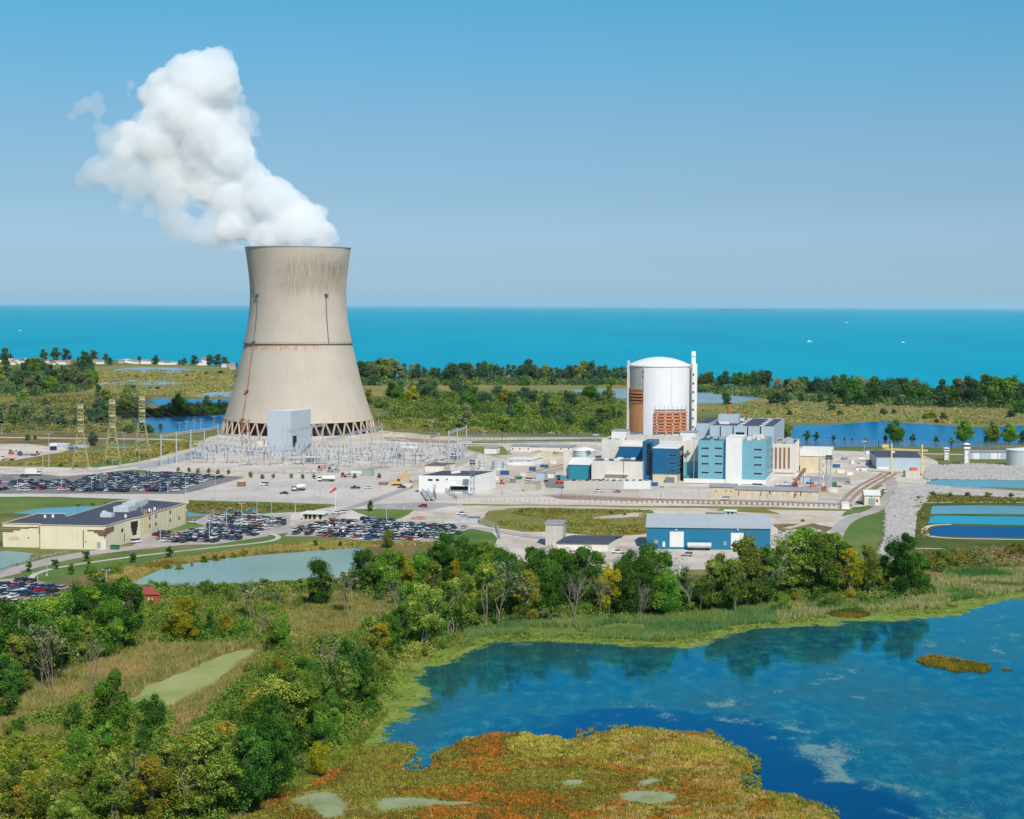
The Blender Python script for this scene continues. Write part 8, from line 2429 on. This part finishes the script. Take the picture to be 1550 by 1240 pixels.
def fill_lot(poly, rows, place, occ=.9, step=2.95, sp=(5.7, 10.5)):
    """park cars in rows along the lot's own grid inside a photo outline"""
    W_ = [G(*q_) for q_ in poly]
    cu = [q_.dot(LU) for q_ in W_]; cv = [q_.dot(LV) for q_ in W_]
    wp = [(q_.x, q_.y) for q_ in W_]
    v_ = min(cv) + 2.6; i = 0
    while v_ < max(cv):
        u_ = min(cu)
        while u_ < max(cu):
            p = LU * u_ + LV * v_
            if inpoly(np.array([p.x]), np.array([p.y]), wp)[0] and r_.random() < occ:
                kd = r_.choices(('sedan', 'suv', 'pickup', 'van'), (40, 36, 18, 6))[0]
                c_ = r_.choices([q_[0] for q_ in PW], [q_[1] for q_ in PW])[0]
                CARS.append((p + LU * r_.uniform(-.15, .15) + LV * r_.uniform(-.4, .4), kd, c_, (PI if r_.random() < .3 else 0) + r_.uniform(-.04, .04), place, i))
            u_ += step
        v_ += sp[i % 2]; i += 1
fill_lot([(502, 788), (560, 787), (648, 794), (704, 799), (694, 813), (640, 819), (560, 819), (510, 813), (436, 809), (452, 800), (475, 794)], 8, 'crowded car park', .9)
fill_lot([(318, 781), (370, 780), (432, 786), (430, 797), (400, 805), (374, 817), (330, 821), (300, 822), (262, 822), (232, 818), (236, 808), (308, 804)], 8, 'car park beside beige building', .86)
fill_lot([(0, 884), (34, 878), (66, 886), (104, 893), (96, 906), (60, 916), (-10, 920)], 6, 'lower left car park', .85)
near_n = len(CARS)
fill_lot([(-10, 730), (40, 728), (100, 730), (116, 733), (110, 743), (-10, 744)], 6, 'left end of the far car park', .6)
fill_lot([(118, 728), (132, 722), (160, 718), (200, 717), (262, 718), (342, 723), (312, 729), (296, 735), (268, 745), (165, 745), (110, 744), (112, 736)], 12, 'dense part of the far car park', .95, 2.95, (5.7, 8.0))
CARS.sort(key=lambda q_: q_[0].y)
own, rest = CARS[:296], CARS[296:]
cnt = {}
for p, kd, c_, rz, place, row in sorted(own, key=lambda q_: (q_[4], q_[5], q_[0].x)):
    k_ = (c_, kd, place, row); cnt[k_] = cnt.get(k_, 0) + 1
    nm = {'sedan': 'parked_car', 'suv': 'parked_car', 'pickup': 'pickup_truck', 'van': 'parked_van'}[kd]
    o = bpy.data.objects.new(nm, CARM[kd, c_]); COL.objects.link(o)
    o.location = (p.x, p.y, _zs[0] * 0 + .09); o.rotation_euler.z = -LT + rz
    kind_w = {'sedan': 'saloon car', 'suv': 'tall estate car', 'pickup': 'pickup truck', 'van': 'van'}[kd]
    tag(o, f'{c_} {kind_w}, {nth(cnt[k_])} such in {nth(row + 1)} row, {place}', {'pickup': 'pickup', 'van': 'van'}.get(kd, 'car'), 'cars in the ' + place)
if rest:
    cos, fcs, mis, off = [], [], [], 0
    smats = []; slot = {}
    mb = MB()
    for p, kd, c_, rz, place, row in rest:
        me = CARM[kd, c_]
        mtx = Matrix.Translation((p.x, p.y, .09)) @ Matrix.Rotation(-LT + rz, 4, 'Z')
        ids = []
        for mt in me.materials:
            if mt.name not in slot: slot[mt.name] = len(smats); smats.append(mt)
            ids.append(slot[mt.name])
        o_ = len(mb.v); mb.v += [tuple(mtx @ v_.co) for v_ in me.vertices]
        for pl_ in me.polygons: mb.f.append(tuple(o_ + i for i in pl_.vertices)); mb.m.append(ids[pl_.material_index])
    o = mb.build('parked_cars', smats); tag(o, kind='stuff')

def veh(kd, c_, x, by, ang, label, nm='parked_car', cat='car'):
    P = G(x, by); o = bpy.data.objects.new(nm, CARM[kd, c_]); COL.objects.link(o); o.location = (P.x, P.y, .09); o.rotation_euler.z = ang; tag(o, label, cat)
veh('pickup', 'black', 538, 740, 1.5, 'black pickup alone on the concrete apron right of the wind sock', 'pickup_truck', 'pickup')
veh('sedan', 'white', 557, 740, 1.2, 'white saloon right of the black pickup on the apron')
veh('sedan', 'maroon', 608, 739, 1.3, 'dark red car below the yellow excavator')
veh('van', 'white', 206, 822, -.6, 'white van at the near right corner of the beige building', 'parked_van', 'van')
veh('sedan', 'white', 292, 792, 1.2, 'white car on the lane behind the beige building lawn')
veh('suv', 'white', 412, 790, .9, 'white tall car at the gate end of the second car park')
veh('suv', 'dark blue', 427, 791, .7, 'dark blue car nearest the entry canopy')
veh('sedan', 'white', 509, 778, 1.3, 'left of two white cars behind the entry canopy')
veh('suv', 'white', 518, 777, 1.3, 'right of two white cars behind the entry canopy')
veh('sedan', 'white', 457, 716, 1.4, 'left of three white cars before the substation fence')
veh('sedan', 'white', 469, 716, 1.4, 'middle of three white cars before the substation fence')
veh('sedan', 'white', 480, 716, 1.4, 'right of three white cars before the substation fence')
veh('suv', 'silver', 508, 715, 1.4, 'silver car beside the small red loader')
veh('sedan', 'white', 528, 722, 1.2, 'white car left of the grey green cabin')
veh('pickup', 'dark blue', 36, 722.5, 1.5, 'dark pickup under the white box truck', 'pickup_truck', 'pickup')
veh('suv', 'black', 826.5, 729, .1, 'black car with pale hood near the white guard tower')
def truck(nm, label, cat, x, by, ang, body, cab, L=8, h=3.4, kind='box'):
    P = G(x, by); P.z = .06; o = thing(nm, label, cat, P); d = Vector((math.cos(ang), math.sin(ang), 0)); n_ = Vector((-d.y, d.x, 0))
    a = P - d * L / 2 - n_ * 1.25
    MB().obox(a, d * L, n_ * 2.5, .75, 1.05).build('chassis', m_dark, o)
    if kind == 'box': MB().obox(a, d * L * .74, n_ * 2.5, 1.06, h + .5).build('cargo_box', body, o)
    elif kind == 'tank': MB().tube(a + n_ * 1.25 + Vector((0, 0, 2.1)), a + d * L * .72 + n_ * 1.25 + Vector((0, 0, 2.1)), 1.2, 1.2, 14).build('tank', body, o)
    elif kind == 'mixer':
        mb = MB(); s0 = a + n_ * 1.25; mb.tube(s0 + Vector((0, 0, 2.6)), s0 + d * L * .35 + Vector((0, 0, 2.5)), .6, 1.35, 12); mb.tube(s0 + d * L * .35 + Vector((0, 0, 2.5)), s0 + d * L * .68 + Vector((0, 0, 2.2)), 1.35, .9, 12); mb.build('drum', body, o)
    elif kind == 'flat': MB().obox(a, d * L * .7, n_ * 2.5, 1.06, 1.35).build('flatbed', body, o)
    MB().obox(a + d * L * .77, d * L * .23, n_ * 2.5, 1.06, 2.0).build('cab', cab, o)
    MB().obox(a + d * L * .79, d * L * .17, n_ * 2.4, 2.003, 2.8).build('windscreen', m_glass, o)
    MB().obox(a + d * L * .78, d * L * .18, n_ * 2.5, 2.803, 2.95).build('cab_roof', cab, o)
    for t in (.15, .28, .86):
        for s_ in (-.05, 2.25):
            c = a + d * L * t + n_ * s_ + Vector((0, 0, .55 - a.z)); MB().tube(c, c + n_ * .3, .5, .5, 10).build('wheel', m_tyre, o)
r_ = random.Random(41)
for place, pts_, u_n in (('behind the storage modules', [(866, 736), (884, 734), (900, 733), (921, 734), (938, 733), (955, 734), (972, 733), (990, 736), (1002, 738)], 0), ('on the yard by the scaffold tower', [(1176, 739), (1190, 741), (1205, 738), (1219, 742), (1231, 740), (1247, 744), (1262, 745), (1270, 738), (1226, 733)], 1), ('on the gravel left of the warehouse', [(1238, 704), (1252, 699), (1266, 708), (1278, 696), (1290, 702), (1304, 695), (1272, 716), (1286, 719)], 2), ('along the road behind the gatehouse', [(742, 722), (752, 727), (764, 719), (776, 731), (792, 721), (806, 713), (824, 708), (838, 702)], 3)):
    for i_, (x, y) in enumerate(sorted(pts_)):
        P = G(x, y); P.z = .05; cn, mt_ = r_.choice((('white', m_white), ('grey', m_steeld), ('cream', m_cream), ('orange', m_orangep), ('blue', m_bluep), ('rusty', m_rusty)))
        a_, b_, h_ = r_.uniform(2.0, 5.5), r_.uniform(1.8, 3), r_.uniform(1.0, 2.8); rz = r_.uniform(-.5, .2)
        o = tag(thing('equipment_box', f'{cn} equipment box {place}, {nth(i_ + 1)} from left there', 'box', P), None, None, 'equipment boxes about the site')
        MB().box(P, a_, b_, h_, 0, rz).build('body', mt_, o)
        MB().box(P + Vector((0, 0, h_ + .003)), a_ + .15, b_ + .15, .15, 0, rz).build('lid', r_.choice((m_roofg, m_white, mt_)), o)
for kd, c_, x, y, an, lb in (('pickup', 'white', 906, 745, 1.4, 'white pickup on the road below the storage modules'), ('sedan', 'red', 934, 746, 1.5, 'red car on the road below the storage modules'), ('van', 'white', 1098, 757, 1.5, 'white van below the long tan sheds'), ('pickup', 'white', 1284, 733, .6, 'white pickup by the railway tracks'), ('suv', 'white', 1338, 745, .2, 'white tall car on the dike road near the beige garage'), ('pickup', 'white', 700, 780, 1.2, 'white pickup on the bare earth behind the crowded car park'), ('van', 'white', 800, 728, .9, 'white van on the gravel road left of the grey container'), ('suv', 'silver', 1040, 842, 1.4, 'silver car before the blue shed'), ('pickup', 'white', 936, 838, 1.3, 'white pickup beside the dark-roofed hut'), ('van', 'white', 400, 735, 1.5, 'white van near the gate booth of the apron'), ('sedan', 'black', 430, 748, 1.5, 'black car left of the mixer truck'), ('suv', 'red', 640, 768, 1.3, 'red tall car on the asphalt before the gatehouse')):
    veh(kd, c_, x, y, an, lb, {'pickup': 'pickup_truck', 'van': 'parked_van'}.get(kd, 'parked_car'), {'pickup': 'pickup', 'van': 'van'}.get(kd, 'car'))
truck('box_truck', 'white box truck at the back of the far car park', 'truck', 51, 720, 0, m_white, m_white, 9.5, 3.8)
truck('tanker_truck', 'white tanker truck before the substation fence', 'truck', 494, 729, PI, m_white, m_white, 10, 3, 'tank')
truck('mixer_truck', 'white concrete mixer truck on the open apron', 'truck', 452, 743, PI + .5, m_white, m_white, 8, 3, 'mixer')
truck('flatbed_truck', 'blue cabbed flatbed truck on the left gravel field', 'truck', 42, 690, PI, m_steeld, m_bluep, 14, 3, 'flat')
truck('flatbed_truck', 'white truck with orange load at the left edge of the gravel field', 'truck', 12, 697, PI, m_orangep, m_white, 9, 3, 'flat')
truck('flatbed_truck', 'red fire-coloured truck beside the slotted building', 'truck', 1196, 738.5, 0, m_red, m_red, 8, 2, 'flat')
truck('flatbed_truck', 'white truck left of the red truck below the slotted building', 'truck', 1183, 736, 0, m_white, m_white, 6, 3, 'flat')
truck('tanker_truck', 'white tank trailer with an orange end beside the teal store', 'trailer', 885, 724, 0, m_white, m_orangep, 9, 3, 'tank')
def loader(label, x, by, mat, s=1.0):
    P = G(x, by); P.z = .06; o = thing('loader', label, 'loader', P)
    MB().box(P + Vector((0, 0, .7)), 3.2 * s, 1.9 * s, 1.0 * s).build('body', mat, o)
    MB().box(P + Vector((-.4 * s, 0, .7 + 1.0 * s)), 1.5 * s, 1.6 * s, 1.3 * s).build('cab', m_glass, o)
    MB().beam(P + Vector((1.4 * s, 0, 1.2)), P + Vector((3.2 * s, 0, 2.4 * s)), .4 * s).build('arm', mat, o)
    MB().box(P + Vector((3.4 * s, 0, 1.6 * s)), .7, 2.2 * s, 1.0 * s).build('bucket', m_steeld, o)
    for a in (-1, 1):
        for c in (-1.05, .85):
            q_ = P + Vector((a * s, c * s, .35)); MB().tube(q_, q_ + Vector((0, .25 * s, 0)), .65 * s, .65 * s, 12).build('wheel', m_tyre, o)
loader('orange loader on the left gravel field', 17, 687.5, m_orangep)
loader('small orange machine right of the blue cabbed truck', 57, 688.5, m_orangep, .8)
loader('orange lifting machine left of the red loader in the substation', 484, 713, m_orangep, 1.0)
loader('dark loader with a red arm at the substation front', 500, 715, m_steeld, 1.1)
loader('small red loader behind the white tanker truck', 520, 723, m_red, 1.0)
loader('orange telehandler before the white guard tower', 847, 732, m_orangep, 1.2)
loader('orange machine by the gatehouse road', 760, 733, m_orangep, .8)
loader('red machine between the two parts of the module row', 914, 731, m_red, .8)
loader('orange loader at the right end of the blue shed', 1171, 840, m_orangep, .8)
P = G(601, 735); P.z = .06
o = thing('excavator', 'yellow tracked excavator with raised boom left of the gatehouse', 'excavator', P)
m_exc = M('excavator_yellow', (240, 178, 50), .5, .1, .4, streak=.05)
for c in (-1.4, .8): MB().box(P + Vector((0, c, 0)), 5, .7, .9).build('track', m_tyre, o)
MB().box(P + Vector((-.6, -.3, 1.0)), 4.6, 2.8, 1.5).build('house', m_exc, o)
MB().box(P + Vector((.9, -1.0, 2.51)), 1.5, 1.2, 1.4).build('cab', m_glass, o)
q1 = P + Vector((1.2, .2, 2.2)); q2_ = P + Vector((3.4, 0, 6.4)); q3 = P + Vector((5.2, -.2, 8.2)); q4 = P + Vector((7.2, -.6, 3.0))
MB().beam(q1, q2_, .8, 0, 1.0).beam(q2_, q3, .7, 0, .9).build('boom', m_exc, o); MB().beam(q3, q4, .55, 0, .75).build('stick', m_exc, o); MB().box(q4 + Vector((.6, 0, -1.5)), 1.7, 1.5, 1.5).build('bucket', m_steeld, o)
def heap(name, label, x, by, w_, h, mat, seed):
    P = G(x, by); r = random.Random(seed); mb = MB(); n = 26
    prof_ = [(w_, 0), (w_ * .7, h * .55), (w_ * .35, h * .9), (.05, h)]
    mb.lathe(P, prof_, n); mb.v = [(a + r.uniform(-.12, .12) * w_, b_ + r.uniform(-.12, .12) * w_, c * r.uniform(.85, 1.1)) for a, b_, c in mb.v]
    solo(mb, name, mat, label, 'heap', P)
heap('dirt_heap', 'heap of tan soil in front of the excavator', 617, 737, 4, 2.4, m_tan, 1)
heap('gravel_heap', 'pale gravel heap behind the white flat hut', 818, 694, 16, 5, m_tan, 2)
heap('gravel_heap', 'second pale gravel heap nearer the domed tank', 838, 693, 13, 4.2, m_tan, 3)
heap('dirt_heap', 'low reddish heap on the bare earth by the lawn island', 634, 786, 4, 1.2, m_rust, 4)
heap('dirt_heap', 'pale soil slope at the right foot of the cooling tower', 596, 660, 12, 3, m_tan, 5)

# ------------------------------------------------------------------ rocks on the dike and intake
def rocks(name, poly, n, size, seed):
    r = np.random.default_rng(seed); P = wpoly(poly); A_ = np.array(P); lo, hi = A_.min(0), A_.max(0)
    x = r.uniform(lo[0], hi[0], n * 6); y = r.uniform(lo[1], hi[1], n * 6); k = inpoly(x, y, P); x, y = x[k][:n], y[k][:n]; n = len(x)
    base = np.array([(1, 0, 0), (-.5, .87, 0), (-.5, -.87, 0), (.5, .87, .3), (0, 0, 1), (.1, -.6, .55)])
    fc = np.array([(0, 3, 4), (3, 1, 4), (1, 2, 4), (2, 5, 4), (5, 0, 4), (2, 0, 5)])
    a = r.uniform(0, 2 * PI, n); s = size * r.uniform(.4, 1.3, n)
    b_ = base[None] * (1 + r.uniform(-.25, .25, (n, 6, 3))); X_ = b_[..., 0] * np.cos(a)[:, None] - b_[..., 1] * np.sin(a)[:, None]; Y_ = b_[..., 0] * np.sin(a)[:, None] + b_[..., 1] * np.cos(a)[:, None]
    co = np.stack([X_ * s[:, None] + x[:, None], Y_ * s[:, None] + y[:, None], np.abs(b_[..., 2]) * s[:, None] * .7 + .25], -1).reshape(-1, 3)
    f = (fc[None] + 6 * np.arange(n)[:, None, None]).reshape(-1, 3)
    me = big_mesh(name, co, f, MATS['riprap']); o = bpy.data.objects.new(name, me); COL.objects.link(o); tag(o, kind='stuff')
M('riprap', (180, 176, 172), .9, .2, .25, streak=0)
rocks('rock_bank', [(1342, 768), (1358, 740), (1400, 734), (1440, 738), (1410, 750), (1388, 775), (1382, 815), (1350, 850), (1328, 850), (1340, 810)], 5200, 1.0, 1)
rocks('rock_bank', [(1398, 722), (1406, 707), (1470, 703), (1560, 707), (1580, 728), (1400, 726)], 5200, 1.2, 2)
rocks('rock_bank', [(1400, 741), (1440, 741), (1500, 746), (1570, 752), (1570, 755), (1440, 750)], 1500, .9, 3)
rocks('rubble_scatter', [(1172, 806), (1230, 800), (1258, 812), (1250, 845), (1172, 860)], 700, .9, 4)
rocks('rubble_scatter', [(970, 840), (1040, 845), (1040, 880), (975, 872)], 300, .8, 5)

# ------------------------------------------------------------------ boats and the island on the horizon
for x, y, w_, lab in ((1225, 518, 7, 'largest white motor boat on the lake right of the vent stack'), (1367, 519, 5, 'small white boat on the lake near the right edge'), (1281, 489, 4, 'tiny white boat farthest out on the lake'), (30, 501, 4, 'small white boat on the lake at the far left')):
    P = G(x, y); s_ = w_ / ppm(P); P.z = 0
    o = thing('motor_boat', lab, 'boat', P)
    a = s_ / 2; mb = MB().add([(P.x - a, P.y - a * .3, .1), (P.x + a * .7, P.y - a * .3, .1), (P.x + a * 1.2, P.y, .1), (P.x + a * .7, P.y + a * .3, .1), (P.x - a, P.y + a * .3, .1),
                              (P.x - a, P.y - a * .4, a * .35), (P.x + a * .8, P.y - a * .4, a * .35), (P.x + a * 1.5, P.y, a * .4), (P.x + a * .8, P.y + a * .4, a * .35), (P.x - a, P.y + a * .4, a * .35)], [(0, 1, 6, 5), (1, 2, 7, 6), (2, 3, 8, 7), (3, 4, 9, 8), (4, 0, 5, 9), (5, 6, 7, 8, 9)])
    mb.build('hull', m_white, o); MB().box((P.x - a * .1, P.y, a * .36), a * .9, a * .5, a * .35).build('cabin', m_white, o)
    MB().box((P.x - a * .1, P.y, a * .71), a * 1.0, a * .55, a * .06).build('canopy', m_cream, o)
ic = G(1120, 470.6)
L_ = 126 / ppm(ic)
iv = MB(); n = 60
pts = []
for i in range(n + 1):
    t = i / n; pts.append((ic.x - L_ / 2 + L_ * t, ic.y, .1 + (math.sin(PI * t) ** .6) * (3.2 / ppm(ic)) * (.6 + .4 * math.sin(t * 23) * math.sin(t * 7))))
for (a, b_) in zip(pts[:-1], pts[1:]):
    iv.add([(a[0], a[1], 0), (b_[0], b_[1], 0), (b_[0], b_[1] + 200, b_[2]), (a[0], a[1] + 200, a[2]), (b_[0], b_[1] + 900, 0), (a[0], a[1] + 900, 0)], [(0, 1, 2, 3), (3, 2, 4, 5)])
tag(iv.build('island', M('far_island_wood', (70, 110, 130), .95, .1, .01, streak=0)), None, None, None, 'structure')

# ------------------------------------------------------------------ the lake air
hz = MB().prism([(-200000, -2000), (200000, -2000), (200000, 190000), (-200000, 190000)], -60, 460)
mt, nt, b = newmat('summer_haze'); nt.nodes.remove(b)
vol = N(nt, "ShaderNodeVolumePrincipled"); vol.inputs["Color"].default_value = (.9, .96, 1, 1); vol.inputs["Density"].default_value = 1.0e-5; vol.inputs["Anisotropy"].default_value = .2
nt.links.new(vol.outputs[0], nt.nodes["Material Output"].inputs["Volume"])
tag(hz.build('haze', mt), kind='stuff')
